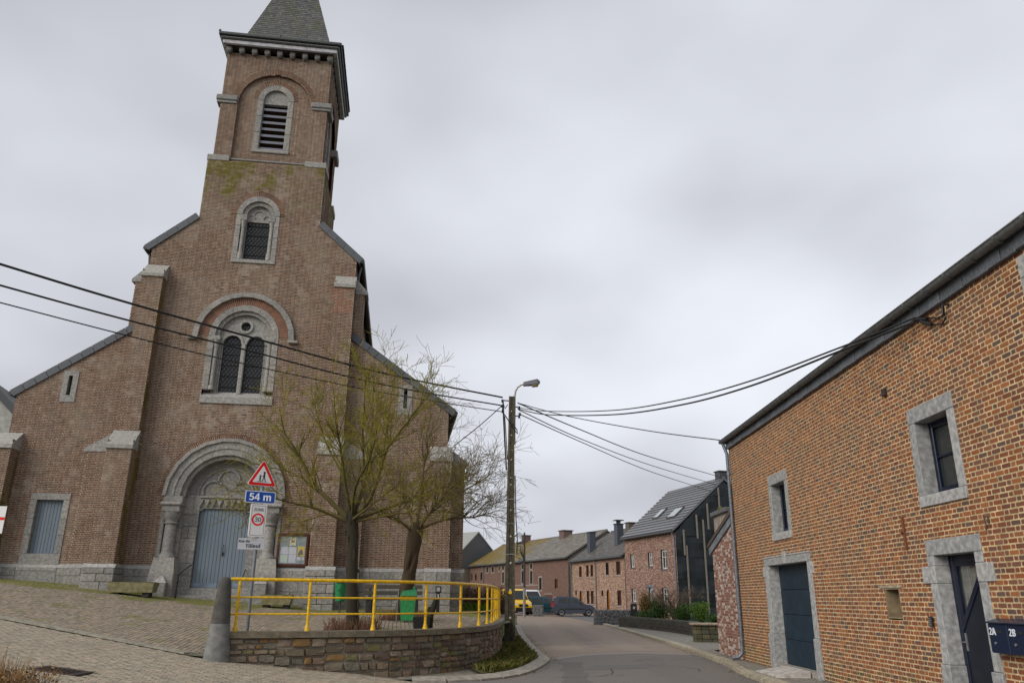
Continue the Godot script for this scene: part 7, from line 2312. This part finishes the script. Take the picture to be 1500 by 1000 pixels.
func far_buildings() -> void:
	var wh := Color(0.68, 0.68, 0.66)
	var brn := Color(0.10, 0.045, 0.025)
	# newer house with the felt-clad gable
	var wins := [[1.25, 5.72, 2.13, 4.5, "win", wh], [5.1, 5.72, 5.95, 4.48, "win", wh], [7.66, 5.74, 8.8, 4.15, "win", wh], [1.25, 2.65, 2.13, 1.42, "win", wh], [4.9, 2.7, 5.75, 0.6, "door", Color(0.55, 0.57, 0.56)], [7.6, 2.62, 8.72, 1.2, "win", wh]]
	var T := far_house("brick_house", "pinkish brick house with dark striped roof and black felt gable", Vector2(11.1, 78.0), Vector2(14.0, 67.8), 7.15, 11.75, 5.0, {spread = 0.3, cols = [Color(0.34, 0.21, 0.165), Color(0.27, 0.155, 0.125), Color(0.42, 0.29, 0.235), Color(0.21, 0.125, 0.10), Color(0.48, 0.345, 0.285)], mortar = Color(0.34, 0.25, 0.21), wins = wins, roof = [Color(0.25, 0.255, 0.27), Color(0.23, 0.235, 0.25)], rows = 16, sill = Color(0.12, 0.13, 0.16), side = Color(0.012, 0.016, 0.02), pipes = [10.45], chimneys = [[9.9, 10.8, 12.6, -5.2, 0.8, Color(0.07, 0.07, 0.08)]]})
	for q in [[4.75, 2.7, 4.9, 0.6], [5.75, 2.7, 5.9, 0.6], [4.75, 2.85, 5.9, 2.7]]: bx(T, "door_surround", Vector3(q[0], min(q[1], q[3]), -0.05), Vector3(q[2], max(q[1], q[3]), 0.03), Color(0.22, 0.26, 0.32), M.stone)
	for q in [[4.2, 0.42, 0.9], [7.9, 0.36, 1.35]]:                    # roof windows
		var S := Node3D.new()
		S.name = "roof_window"
		T.add_child(S, true)
		var nn := Vector3(0, 5.0, 4.6).normalized()
		var sl := Vector3(0, 4.6, -5.3).normalized()
		var c := Vector3(q[0], 7.25, 0.3).lerp(Vector3(q[0], 11.9, -5.0), q[1]) + nn * 0.16
		var m := MB.new()
		m.t = Transform3D(Basis(Vector3.RIGHT, sl, nn), c)
		m.box(Vector3(-q[2] * 0.5 - 0.12, -0.72, -0.12), Vector3(q[2] * 0.5 + 0.12, 0.72, 0.03), g(0.05))
		put(S, "frame", m, M.metal)
		m = MB.new()
		m.t = Transform3D(Basis(Vector3.RIGHT, sl, nn), c)
		m.box(Vector3(-q[2] * 0.5, -0.6, 0.0), Vector3(q[2] * 0.5, 0.6, 0.04), Color(0.3, 0.33, 0.35))
		put(S, "pane", m, M.pane)
	# felt sheets and battens on the gable
	var felt := MB.new()
	var gx := 10.604
	for k in 7:                                        # overlapping, slightly rippled sheets
		var y0 := -0.2 + k * 1.75
		var y1 := y0 + 1.8
		for j in 24:
			var z0 := -10.0 * j / 24.0
			var z1 := -10.0 * (j + 1) / 24.0
			var lim := func(z: float) -> float: return lerpf(7.2, 11.7, 1.0 - absf(z + 5.0) / 5.0)
			var P := func(y: float, z: float, e: float) -> Vector3: return Vector3(gx + 0.06 + e + 0.035 * sin(z * 3.1 + y * 2.0 + k) + 0.03 * sin(y * 7.0 - z * 1.3 + k * 2.0), minf(y, lim.call(z)), z)
			for s in 3:
				var ya := lerpf(y0, y1, s / 3.0)
				var yb := lerpf(y0, y1, (s + 1) / 3.0)
				if ya > maxf(lim.call(z0), lim.call(z1)): continue
				felt.poly([P.call(ya, z0, 0.03 - s * 0.01), P.call(ya, z1, 0.03 - s * 0.01), P.call(yb, z1, 0.02 - s * 0.01), P.call(yb, z0, 0.02 - s * 0.01)], Vector3(1, 0, 0), Color(0.012, 0.018, 0.02))
	put(T, "felt_sheet", felt, M.sheet)
	for q in [[-0.7, 5.2, 7.3], [-0.9, 0.3, 6.0], [-2.0, 6.6, 8.6], [-2.6, 0.3, 8.2], [-3.1, 7.4, 9.6], [-4.3, 6.3, 11.0], [-4.6, 6.0, 8.0], [-6.2, 9.2, 10.6]]:
		bx(T, "batten", Vector3(gx + 0.1, q[1], q[0] - 0.06), Vector3(gx + 0.2, q[2], q[0] + 0.06), Color(0.27, 0.245, 0.215), M.wood)
	# pale brick terrace
	wins = [[2.1, 5.06, 2.83, 3.9, "win", brn], [4.13, 5.1, 4.81, 3.91, "win", brn], [5.3, 5.1, 5.99, 3.9, "win", brn], [9.28, 5.14, 10.0, 3.94, "win", g(0.02)], [11.8, 5.15, 12.74, 3.92, "win", brn], [0.85, 2.55, 1.3, 2.0, "plain", brn], [2.12, 2.5, 2.83, 0.6, "arch", Color(0.3, 0.12, 0.03)], [4.17, 2.5, 4.8, 1.15, "win", brn], [5.26, 2.5, 5.96, 1.15, "win", brn], [8.0, 2.46, 8.5, 1.95, "plain", brn], [9.32, 2.55, 10.0, 0.5, "arch", Color(0.32, 0.13, 0.03)], [11.86, 2.45, 12.74, 1.05, "win", brn]]
	T = far_house("brick_terrace", "pale mottled brick terrace with brown windows and arched wooden doors", Vector2(7.0, 91.6), Vector2(11.1, 78.5), 5.6, 8.95, 5.0, {spread = 0.3, cols = [Color(0.42, 0.29, 0.22), Color(0.34, 0.21, 0.16), Color(0.54, 0.40, 0.31), Color(0.26, 0.15, 0.12), Color(0.48, 0.33, 0.24)], mortar = Color(0.46, 0.36, 0.29), wins = wins, roof = [Color(0.14, 0.135, 0.125), Color(0.11, 0.11, 0.105), Color(0.17, 0.155, 0.14)], sill = Color(0.45, 0.43, 0.42), side = Color(0.3, 0.2, 0.15), pipes = [-0.05, 6.8], pipe_col = Color(0.25, 0.24, 0.23), chimneys = [[2.9, 5.9, 8.75, -1.2, 0.75, Color(0.075, 0.085, 0.105)], [8.6, 6.5, 9.2, -1.9, 0.75, Color(0.08, 0.09, 0.11), 1], [10.4, 6.8, 9.2, -2.4, 0.8, Color(0.14, 0.12, 0.1)]]})
	# long farm range with mossy roof
	wins = []
	for q in [[23.97, 4.07, 25.04, 2.63], [21.34, 4.92, 22.34, 3.41], [21.34, 5.8, 22.34, 5.2], [18.73, 5.0, 19.6, 3.49], [18.73, 5.8, 19.6, 5.25], [12.25, 5.0, 13.24, 3.57], [12.25, 5.85, 13.2, 5.3], [6.41, 5.85, 7.44, 5.13], [8.44, 5.82, 9.54, 5.08], [10.95, 5.82, 11.76, 5.2]]: wins.append([q[0] + 0.15, q[1], q[2] - 0.15, q[3], "win", g(0.04)])
	for q in [[0.2, 5.1, 1.0, 4.1], [2.1, 5.05, 2.75, 4.1], [4.3, 5.15, 5.1, 4.15]]: wins.append([q[0], q[1], q[2], q[3], "plain", brn])
	wins.append([28.4, 3.85, 29.2, 2.74, "plain", Color(0.16, 0.07, 0.03)])
	var mossn := FastNoiseLite.new()
	mossn.seed = 31; mossn.frequency = 0.25; mossn.fractal_octaves = 3
	T = far_house("farm_range", "long dark red brick farm range with patchy moss on its roof", Vector2(-6, 122), Vector2(6.65, 92.7), 6.1, 9.3, 5.2, {cols = [Color(0.20, 0.125, 0.10), Color(0.17, 0.105, 0.085), Color(0.24, 0.15, 0.12)], mortar = Color(0.22, 0.155, 0.125), wins = wins, surround = Color(0.32, 0.28, 0.24), roof = [Color(0.21, 0.195, 0.17), Color(0.18, 0.17, 0.15), Color(0.23, 0.21, 0.185)], rowh = 0.45, slw = 0.5, side = Color(0.16, 0.15, 0.14), pipes = [5.6], chimneys = [[9.3, 8.6, 10.3, -5.0, 1.0, Color(0.16, 0.1, 0.09)], [21.7, 8.8, 10.1, -5.0, 1.3, Color(0.16, 0.11, 0.1)]],
		rtint = func(p: Vector3, c: Color) -> Color: return c.lerp(Color(0.21, 0.15, 0.03), clampf(mossn.get_noise_2d(p.x * 1.2, p.y * 2.0) * 1.2 + (0.85 if p.x < 17.5 else -0.35), 0, 0.95))})
	bx(T, "string_course", Vector3(15.0, 3.15, -0.02), Vector3(23.8, 3.3, 0.03), Color(0.32, 0.28, 0.24), M.stone)
	bx(T, "gate_lintel", Vector3(25.6, 2.1, -0.02), Vector3(27.8, 2.25, 0.04), Color(0.3, 0.25, 0.2), M.stone)
	bx(T, "gate", Vector3(25.7, 0, -0.02), Vector3(27.7, 2.1, 0.02), Color(0.1, 0.05, 0.04), M.wood)
	# slate-clad gable house beyond the farm
	T = thing("gable_house", "grey slate clad gable house with pale roof beyond the farm", "house", yaw(at(-5.0, 0, 124), 0.75), "houses down the road")
	var mb := MB.new()
	mb.prism(PackedVector2Array([Vector2(-4.6, -0.1), Vector2(-4.6, 7.2), Vector2(0, 11.2), Vector2(4.6, 7.2), Vector2(4.6, -0.1)]), -9.0, 0.0, Color(0.34, 0.28, 0.22))
	put(T, "body", mb, M.paint)
	mb = MB.new()
	mb.prism(PackedVector2Array([Vector2(-4.6, 5.9), Vector2(-4.6, 7.2), Vector2(0, 11.2), Vector2(4.6, 7.2), Vector2(4.6, 5.9)]), 0.0, 0.06, Color(0.12, 0.125, 0.13))
	put(T, "slate_cladding", mb, M.slate)
	for sg in [-1.0, 1.0]:
		mb = MB.new()
		var pp := PackedVector2Array([Vector2(sg * 4.9, 6.95), Vector2(0, 11.25), Vector2(0, 11.45), Vector2(sg * 4.9, 7.15)])
		mb.prism(pp, -9.2, 0.15, Color(0.36, 0.37, 0.35))
		put(T, "roof_slope", mb, M.slate)
	bx(T, "chimney", Vector3(-0.5, 10.8, -7.8), Vector3(0.5, 12.3, -7.0), Color(0.1, 0.09, 0.085), M.slate, 0.02)
	# house whose gable shows left of the church
	T = thing("rendered_house", "pale rendered house with dark slate verge left of the church", "house", yaw(at(-23.2, 1.5, 33.5), 0.25), "")
	mb = MB.new()
	mb.prism(PackedVector2Array([Vector2(-3.2, 0), Vector2(-3.2, 6.0), Vector2(0, 9.0), Vector2(3.1, 6.0), Vector2(3.1, 0)]), -8.0, 0.0, Color(0.52, 0.52, 0.48))
	put(T, "wall", mb, M.paint)
	for sg in [-1.0, 1.0]:
		mb = MB.new()
		mb.prism(PackedVector2Array([Vector2(sg * 3.35, 5.62), Vector2(0, 8.85), Vector2(0, 9.25), Vector2(sg * 3.35, 6.0)]), -8.2, 0.2, Color(0.09, 0.095, 0.10))
		put(T, "roof_slope", mb, M.slate)

# ---------- garden walls, gabions, shrubs ----------
func gardens() -> void:
	var path := smooth_path([[6.65, 49.5], [7.4, 46.0], [8.05, 42.5], [8.35, 39.0], [8.35, 36.5]], 0.5)
	var T := thing("garden_wall", "low dark weathered block wall round the shrub bed", "wall")
	for r in 4:
		for k in path.size() - 1:
			var a := path[k]
			var b := path[k + 1]
			var dv := (b - a).normalized()
			var nn := Vector2(-dv.y, dv.x)
			var mb := MB.new()
			var p: Array = []
			var z := rng.randf_range(-0.012, 0.012)
			for y in [0.09 + r * 0.17 if r < 3 else 0.6, 0.09 + (r + 1) * 0.17 - 0.01 if r < 3 else 0.7]:
				for e in [a + dv * 0.008 + nn * (0.14 + z), b - dv * 0.008 + nn * (0.14 + z), b - dv * 0.008 - nn * 0.14, a + dv * 0.008 - nn * 0.14]: p.append(at(e.x, y, e.y))
			mb.hexa(p, vary(Color(0.07, 0.065, 0.05) if r < 3 else Color(0.10, 0.095, 0.075), 0.2))
			put(T, "block" if r < 3 else "coping_block", mb, M.concrete)
	T = thing("low_wall", "short mossy wall with pale stone slab beside the lean-to", "wall")
	for r in 4:
		var x := 7.15
		while x < 9.4:
			var w := rng.randf_range(0.22, 0.42)
			bx(T, "block", at(x + 0.008, 0.05 + r * 0.167, 32.5 + rng.randf_range(-0.02, 0.02)), at(minf(x + w, 9.5) - 0.008, 0.21 + r * 0.167, 32.0), vary(pick([Color(0.11, 0.105, 0.06), Color(0.14, 0.13, 0.08), Color(0.09, 0.09, 0.06)]), 0.2), M.rubble, 0.02)
			x += w
	bx(T, "core", at(7.2, 0.0, 32.44), at(9.4, 0.71, 32.06), Color(0.12, 0.11, 0.08), M.mortar)
	bx(T, "slab", at(7.05, 0.72, 32.55), at(9.5, 0.8, 31.9), Color(0.42, 0.34, 0.27), M.concrete, 0.015)
	# gabions
	var stone := MB.new()
	for q in [["long grey gabion of crushed stone at the forecourt edge", Vector3(5.75, 0, 55.6), 3.0, 0.95, 0.02], ["small square grey gabion at the far road edge", Vector3(2.3, 0, 80.5), 0.95, 1.05, 0.0]]:
		T = thing("gabion", q[0], "gabion", Transform3D(Basis(Vector3.UP, q[4]), at(q[1].x, 0, q[1].z)), "stone gabions along the forecourt")
		var l: float = q[2]
		var h: float = q[3]
		var mb := MB.new()
		mb.box(Vector3(0.06, -0.05, -0.64), Vector3(l - 0.06, h - 0.06, -0.06), g(0.05))
		for k in int(l * 560):
			var face := rng.randi() % 5
			var p := Vector3(rng.randf_range(0.03, l - 0.03), rng.randf_range(0.0, h - 0.03), -0.05)
			if face == 3: p = Vector3(p.x, h - 0.05, rng.randf_range(-0.66, -0.05))
			if face == 4: p = Vector3(0.04 if rng.randf() < 0.5 else l - 0.04, p.y, rng.randf_range(-0.66, -0.05))
			var s := rng.randf_range(0.035, 0.075)
			mb.t = Transform3D(Basis.from_euler(Vector3(rng.randf() * 6, rng.randf() * 6, rng.randf() * 6)).scaled(Vector3(s, s * 0.8, s * 0.9)), p)
			mb.box(Vector3(-1, -0.8, -0.8), Vector3(0.9, 0.8, 0.9), vary(Color(0.19, 0.19, 0.195), 0.45))
		mb.t = Transform3D.IDENTITY
		put(T, "stones", mb, M.stone, "stuff")
		mb = MB.new()
		for k in int(l / 0.15) + 1: mb.tube([Vector3(min(k * 0.15, l), 0, 0), Vector3(min(k * 0.15, l), h, 0)], [0.005, 0.005], 3, g(0.25), false)
		for k in int(h / 0.15) + 1: mb.tube([Vector3(0, k * 0.15, 0), Vector3(l, k * 0.15, 0)], [0.005, 0.005], 3, g(0.25), false)
		put(T, "wire_cage", mb, M.steel)
	T = thing("waste_bin", "small black litter box standing on the long gabion", "litter box", at(8.15, 0.95, 55.4))
	bx(T, "body", Vector3(0, -0.3, -0.3), Vector3(0.42, 0.42, 0.02), g(0.012), M.plastic, 0.03)
	bx(T, "sticker", Vector3(0.14, 0.08, 0.02), Vector3(0.28, 0.24, 0.026), g(0.4), M.print)
	# shrubs in the bed
	var gr := [Color(0.045, 0.085, 0.02), Color(0.06, 0.11, 0.025), Color(0.03, 0.06, 0.018)]
	var gl := [Color(0.09, 0.15, 0.03), Color(0.07, 0.12, 0.03), Color(0.11, 0.17, 0.04)]
	for q in [["low dark juniper spreading at the bend of the garden wall", 8.0, 47.5, 1.0, 0.7, 1.3, gr], ["rusty orange shrub behind the dark juniper", 8.4, 50.5, 0.7, 1.7, 0.7, [Color(0.19, 0.10, 0.03), Color(0.15, 0.09, 0.03), Color(0.1, 0.08, 0.03)]], ["dark green conifer with arching top in the bed", 8.9, 48.2, 0.9, 1.3, 0.9, gr], ["mid green rounded shrub beside the bare bush", 9.5, 45.0, 0.9, 1.0, 0.8, gr], ["light green feathery shrub near the black gable", 10.1, 43.2, 0.9, 1.15, 0.8, gl], ["small green ground shrub behind the low wall slab", 10.0, 39.5, 0.9, 0.7, 0.7, gr]]:
		leafy_shrub("garden_shrub", q[0], at(q[1], 0.35, q[2]), Vector3(q[3], q[4], q[5]), 2200, 0.05, q[6])
	T = thing("bare_bush", "rounded leafless bush in the bed before the pinkish house", "shrub", Transform3D.IDENTITY, "garden shrubs by the black clad house")
	var tr := MB.new()
	var mb := MB.new()
	var fine := MB.new()
	var o := {wild = 0.22, up = 0.06, kids = 3, cols = [Color(0.16, 0.115, 0.085), Color(0.2, 0.15, 0.11)]}
	for k in 9:
		var a := TAU * k / 9.0
		limb(mb, fine, [at(9.3, 0.4, 46.5), at(9.3 + cos(a) * 0.5, 1.3, 46.5 + sin(a) * 0.5), at(9.3 + cos(a) * 1.15, 1.9 + rng.randf_range(-0.2, 0.3), 46.5 + sin(a) * 1.1)], 0.05, 0.016, o, 8, 0.6, 2)
	put(T, "branches", mb, M.bark)
	put(T, "twigs", fine, M.twig)
	# brown hedge beyond the church corner
	T = thing("beech_hedge", "brown winter hedge beyond the church corner behind the railing", "hedge", Transform3D.IDENTITY)
	mb = MB.new()
	var lf := MB.new()
	for k in 900:
		var b := at(rng.randf_range(-3.6, -0.15), 0.6, rng.randf_range(46, 47.6))
		var tip := b + Vector3(rng.randf_range(-0.3, 0.3), rng.randf_range(0.9, 1.75), rng.randf_range(-0.3, 0.3))
		mb.tube([b, (b + tip) * 0.5, tip], [0.015, 0.011, 0.006], 3, vary(Color(0.1, 0.06, 0.045), 0.3), false)
		for j in 7: leaf(lf, b.lerp(tip, rng.randf_range(0.1, 1.0)) + Vector3(rng.randf_range(-1, 1), rng.randf_range(-1, 1), rng.randf_range(-1, 1)) * 0.14, 0.05, [Color(0.13, 0.06, 0.03), Color(0.17, 0.085, 0.045), Color(0.09, 0.05, 0.03)])
	put(T, "stems", mb, M.twig)
	put(T, "leaves", lf, M.leaf)
	# second pole further off
	T = thing("far_pole", "slim dark pole with pale lower half beside the parked vans", "pole", at(1.33, 0, 76))
	mb = MB.new()
	mb.tube([Vector3(0, 0, 0), Vector3(0, 2.6, 0)], [0.13, 0.13], 8, g(0.38))
	put(T, "sleeve", mb, M.steel)
	mb = MB.new()
	mb.tube([Vector3(0, 2.6, 0), Vector3(0, 7.6, 0)], [0.11, 0.08], 8, g(0.035))
	put(T, "mast", mb, M.metal)
	mb = MB.new()
	for k in 5: mb.tube([Vector3(0, 7.3 - k * 0.15, 0), Vector3(-0.5, 7.6 - k * 0.1, 0.2), Vector3(-1.0, 7.2, 0.3), Vector3(-0.7, 6.6, 0.2), Vector3(0, 6.9 - k * 0.1, 0)], [0.022, 0.022, 0.022, 0.022, 0.022], 4, g(0.03), false)
	put(T, "cable_loops", mb, M.rubber)

# ---------- vehicles ----------
func vehicle(called: String, label: String, category: String, xf: Transform3D, o: Dictionary) -> void:      # faces +x, stands on y = 0
	var T := thing(called, label, category, xf, "vehicles parked down the road")
	var prof: PackedVector2Array = o.prof
	var hw: float = o.width * 0.5
	var belt: float = o.belt
	var col: Color = o.col
	# body skin: side profile, narrowing above the belt line
	var mb := MB.new()
	var inset := func(y: float) -> float: return hw - maxf(0.0, y - belt) * 0.16
	var tri := Geometry2D.triangulate_polygon(prof)
	for sg in [-1.0, 1.0]:
		for k in range(0, tri.size(), 3):
			var p: Array = []
			for j in 3: p.append(Vector3(prof[tri[k + j]].x, prof[tri[k + j]].y, sg * inset.call(prof[tri[k + j]].y)))
			mb.poly(p, Vector3(0, 0.1, sg), col)
	var cwise := Geometry2D.is_polygon_clockwise(prof)
	for k in prof.size():
		var a := prof[k]
		var b := prof[(k + 1) % prof.size()]
		var e := b - a
		mb.poly([Vector3(a.x, a.y, -inset.call(a.y)), Vector3(b.x, b.y, -inset.call(b.y)), Vector3(b.x, b.y, inset.call(b.y)), Vector3(a.x, a.y, inset.call(a.y))], Vector3(e.y, -e.x, 0) * (-1.0 if cwise else 1.0), col)
	put(T, "body", mb, M.car)
	for w in o.get("glass", []):
		for sg in [-1.0, 1.0]:
			mb = MB.new()
			var p: Array = []
			for q in w: p.append(Vector3(q[0], q[1], sg * (inset.call(q[1]) + 0.012)))
			mb.poly(p, Vector3(0, 0.1, sg), Color(0.02, 0.024, 0.026))
			var pb: Array = []
			for q in w: pb.append(Vector3(q[0], q[1], sg * (inset.call(q[1]) - 0.02)))
			mb.poly(pb, Vector3(0, 0.1, -sg), Color(0.02, 0.024, 0.026))
			put(T, "side_window", mb, M.pane)
	for w in o.get("cross", []):                        # windscreen and rear window: two profile points
		mb = MB.new()
		var a := Vector2(w[0], w[1])
		var b := Vector2(w[2], w[3])
		var n: Vector2 = Vector2(b.y - a.y, -(b.x - a.x)).normalized() * 0.012 * w[4]
		a += n
		b += n
		var ia: float = inset.call(a.y) - 0.08
		var ib: float = inset.call(b.y) - 0.1
		mb.poly([Vector3(a.x, a.y, -ia), Vector3(b.x, b.y, -ib), Vector3(b.x, b.y, ib), Vector3(a.x, a.y, ia)], Vector3(n.x, n.y, 0), Color(0.025, 0.03, 0.032))
		put(T, "windscreen" if w[4] > 0 and w[0] > 0 else "rear_window", mb, M.pane)
	for x in o.wheels:
		for sg in [-1.0, 1.0]:
			var W := Node3D.new()
			W.name = "wheel"
			T.add_child(W, true)
			W.transform = Transform3D(Basis(Vector3(1, 0, 0), Vector3(0, 0, sg), Vector3(0, -sg, 0)), Vector3(x, o.wr, sg * (hw - 0.19)))
			mb = MB.new()
			mb.lathe(Vector3.ZERO, [Vector2(o.wr * 0.6, 0.0), Vector2(o.wr * 0.96, 0.0), Vector2(o.wr, 0.04), Vector2(o.wr, 0.17), Vector2(o.wr * 0.94, 0.21), Vector2(o.wr * 0.66, 0.21)], 20, g(0.012))
			put(W, "tyre", mb, M.rubber)
			mb = MB.new()
			mb.lathe(Vector3.ZERO, [Vector2(o.wr * 0.66, 0.17), Vector2(o.wr * 0.64, 0.2), Vector2(o.wr * 0.3, 0.17), Vector2(0.0, 0.18)], 20, Color(0.42, 0.42, 0.43))
			for k in 6: mb.box(Vector3(-0.02, 0.17, 0), Vector3(0.02, 0.2, 0.01), g(0.1))
			put(W, "rim", mb, M.steel)
		for sg in [-1.0, 1.0]:                           # dark wheel arch
			mb = MB.new()
			mb.seg(x, o.wr, o.wr * 1.0, o.wr * 1.16, -0.2, PI + 0.2, sg * (hw - 0.1) if sg < 0 else hw - 0.2, sg * (hw + 0.012) if sg > 0 else -hw + 0.1, g(0.012), 16)
			put(T, "wheel_arch", mb, M.rubber)
	for q in o.get("boxes", []):                         # name, lo, hi, colour
		bx(T, q[0], q[1], q[2], q[3], M.plastic if q[0] != "headlight" else M.gloss, 0.015)

func vehicles() -> void:
	# small blue-grey people carrier, side on
	var prof := PackedVector2Array([Vector2(-2.03, 0.32), Vector2(-2.08, 0.75), Vector2(-2.04, 1.1), Vector2(-1.92, 1.66), Vector2(-1.78, 1.79), Vector2(-1.0, 1.83), Vector2(-0.1, 1.8), Vector2(0.25, 1.7), Vector2(0.62, 1.4), Vector2(0.98, 1.12), Vector2(1.55, 1.02), Vector2(1.92, 0.86), Vector2(2.06, 0.62), Vector2(2.08, 0.34), Vector2(1.7, 0.24), Vector2(-1.75, 0.24)])
	var dark := g(0.02)
	var gw := [[[-1.62, 1.16], [-1.56, 1.62], [-0.82, 1.66], [-0.8, 1.16]], [[-0.72, 1.16], [-0.74, 1.66], [-0.35, 1.65], [-0.28, 1.16]], [[-0.18, 1.16], [-0.24, 1.64], [0.12, 1.58], [0.62, 1.16]]]
	var boxes := [["bumper", Vector3(-2.13, 0.3, -0.84), Vector3(-1.98, 0.58, 0.84), dark], ["bumper", Vector3(1.98, 0.28, -0.82), Vector3(2.14, 0.56, 0.82), dark], ["rub_strip", Vector3(-1.0, 0.62, 0.85), Vector3(1.0, 0.72, 0.885), dark], ["tail_light", Vector3(-2.1, 0.85, 0.62), Vector3(-1.98, 1.3, 0.86), Color(0.35, 0.015, 0.015)], ["tail_light", Vector3(-2.1, 0.85, -0.86), Vector3(-1.98, 1.3, -0.62), Color(0.35, 0.015, 0.015)], ["headlight", Vector3(1.7, 0.74, 0.6), Vector3(1.98, 0.92, 0.84), g(0.5)], ["headlight", Vector3(1.7, 0.74, -0.84), Vector3(1.98, 0.92, -0.6), g(0.5)], ["mirror", Vector3(0.5, 1.12, 0.86), Vector3(0.62, 1.3, 1.02), dark], ["mirror", Vector3(0.5, 1.12, -1.02), Vector3(0.62, 1.3, -0.86), dark], ["door_handle", Vector3(-0.62, 0.98, 0.85), Vector3(-0.45, 1.02, 0.885), dark]]
	vehicle("people_carrier", "blue grey people carrier parked side on beyond the long gabion", "car", yaw(at(6.25, 0.05, 81), 0.1), {prof = prof, width = 1.7, belt = 1.1, col = Color(0.035, 0.043, 0.058), glass = gw, cross = [[0.98, 1.14, 0.3, 1.66, 1.0], [-1.93, 1.6, -2.03, 1.18, 1.0]], wheels = [-1.3, 1.36], wr = 0.32, boxes = boxes})
	# dark teal one behind it
	vehicle("minibus", "dark teal minibus parked behind the blue grey car", "car", yaw(at(3.75, 0.05, 88), 0.12), {prof = prof, width = 1.72, belt = 1.1, col = Color(0.012, 0.05, 0.065), glass = gw, cross = [[0.98, 1.14, 0.3, 1.66, 1.0], [-1.93, 1.6, -2.03, 1.18, 1.0]], wheels = [-1.3, 1.36], wr = 0.32, boxes = boxes})
	# vans
	var vp := PackedVector2Array([Vector2(-2.6, 0.4), Vector2(-2.65, 1.2), Vector2(-2.55, 2.4), Vector2(-2.4, 2.52), Vector2(0.7, 2.54), Vector2(1.1, 2.4), Vector2(1.85, 1.45), Vector2(2.5, 1.2), Vector2(2.65, 0.9), Vector2(2.66, 0.42), Vector2(2.3, 0.3), Vector2(-2.3, 0.3)])
	var vg := [[[0.6, 1.42], [0.6, 2.1], [1.05, 2.1], [1.6, 1.42]]]
	var vb := [["bumper", Vector3(2.55, 0.32, -0.9), Vector3(2.74, 0.72, 0.9), dark], ["grille", Vector3(2.6, 0.8, -0.5), Vector3(2.69, 1.05, 0.5), dark], ["headlight", Vector3(2.3, 0.85, 0.6), Vector3(2.62, 1.1, 0.92), g(0.6)], ["headlight", Vector3(2.3, 0.85, -0.92), Vector3(2.62, 1.1, -0.6), g(0.6)], ["mirror", Vector3(1.45, 1.4, 0.95), Vector3(1.6, 1.75, 1.15), dark], ["mirror", Vector3(1.45, 1.4, -1.15), Vector3(1.6, 1.75, -0.95), dark]]
	vehicle("delivery_van", "white delivery van parked behind the far pole", "van", yaw(at(2.15, 0.05, 94), -1.25), {prof = vp, width = 1.95, belt = 1.4, col = Color(0.66, 0.67, 0.69), glass = vg, cross = [[1.85, 1.5, 1.12, 2.36, 1.0], [-2.56, 2.2, -2.63, 1.5, 1.0]], wheels = [-1.7, 1.7], wr = 0.34, boxes = vb})
	vehicle("delivery_van", "yellow delivery van half hidden behind the concrete pole", "van", yaw(at(0.3, 0.05, 86), -1.15), {prof = vp, width = 1.95, belt = 1.4, col = Color(0.72, 0.47, 0.01), glass = vg, cross = [[1.85, 1.5, 1.12, 2.36, 1.0], [-2.56, 2.2, -2.63, 1.5, 1.0]], wheels = [-1.7, 1.7], wr = 0.34, boxes = vb})

func _ready() -> void:
	rng.seed = 20240
	sky_and_light()
	materials()
	setting()
	church()
	right_house()
	retaining_wall()
	far_buildings()
	pole_and_wires()
	trees()
	gardens()
	signs()
	noticeboard()
	furniture()
	vehicles()
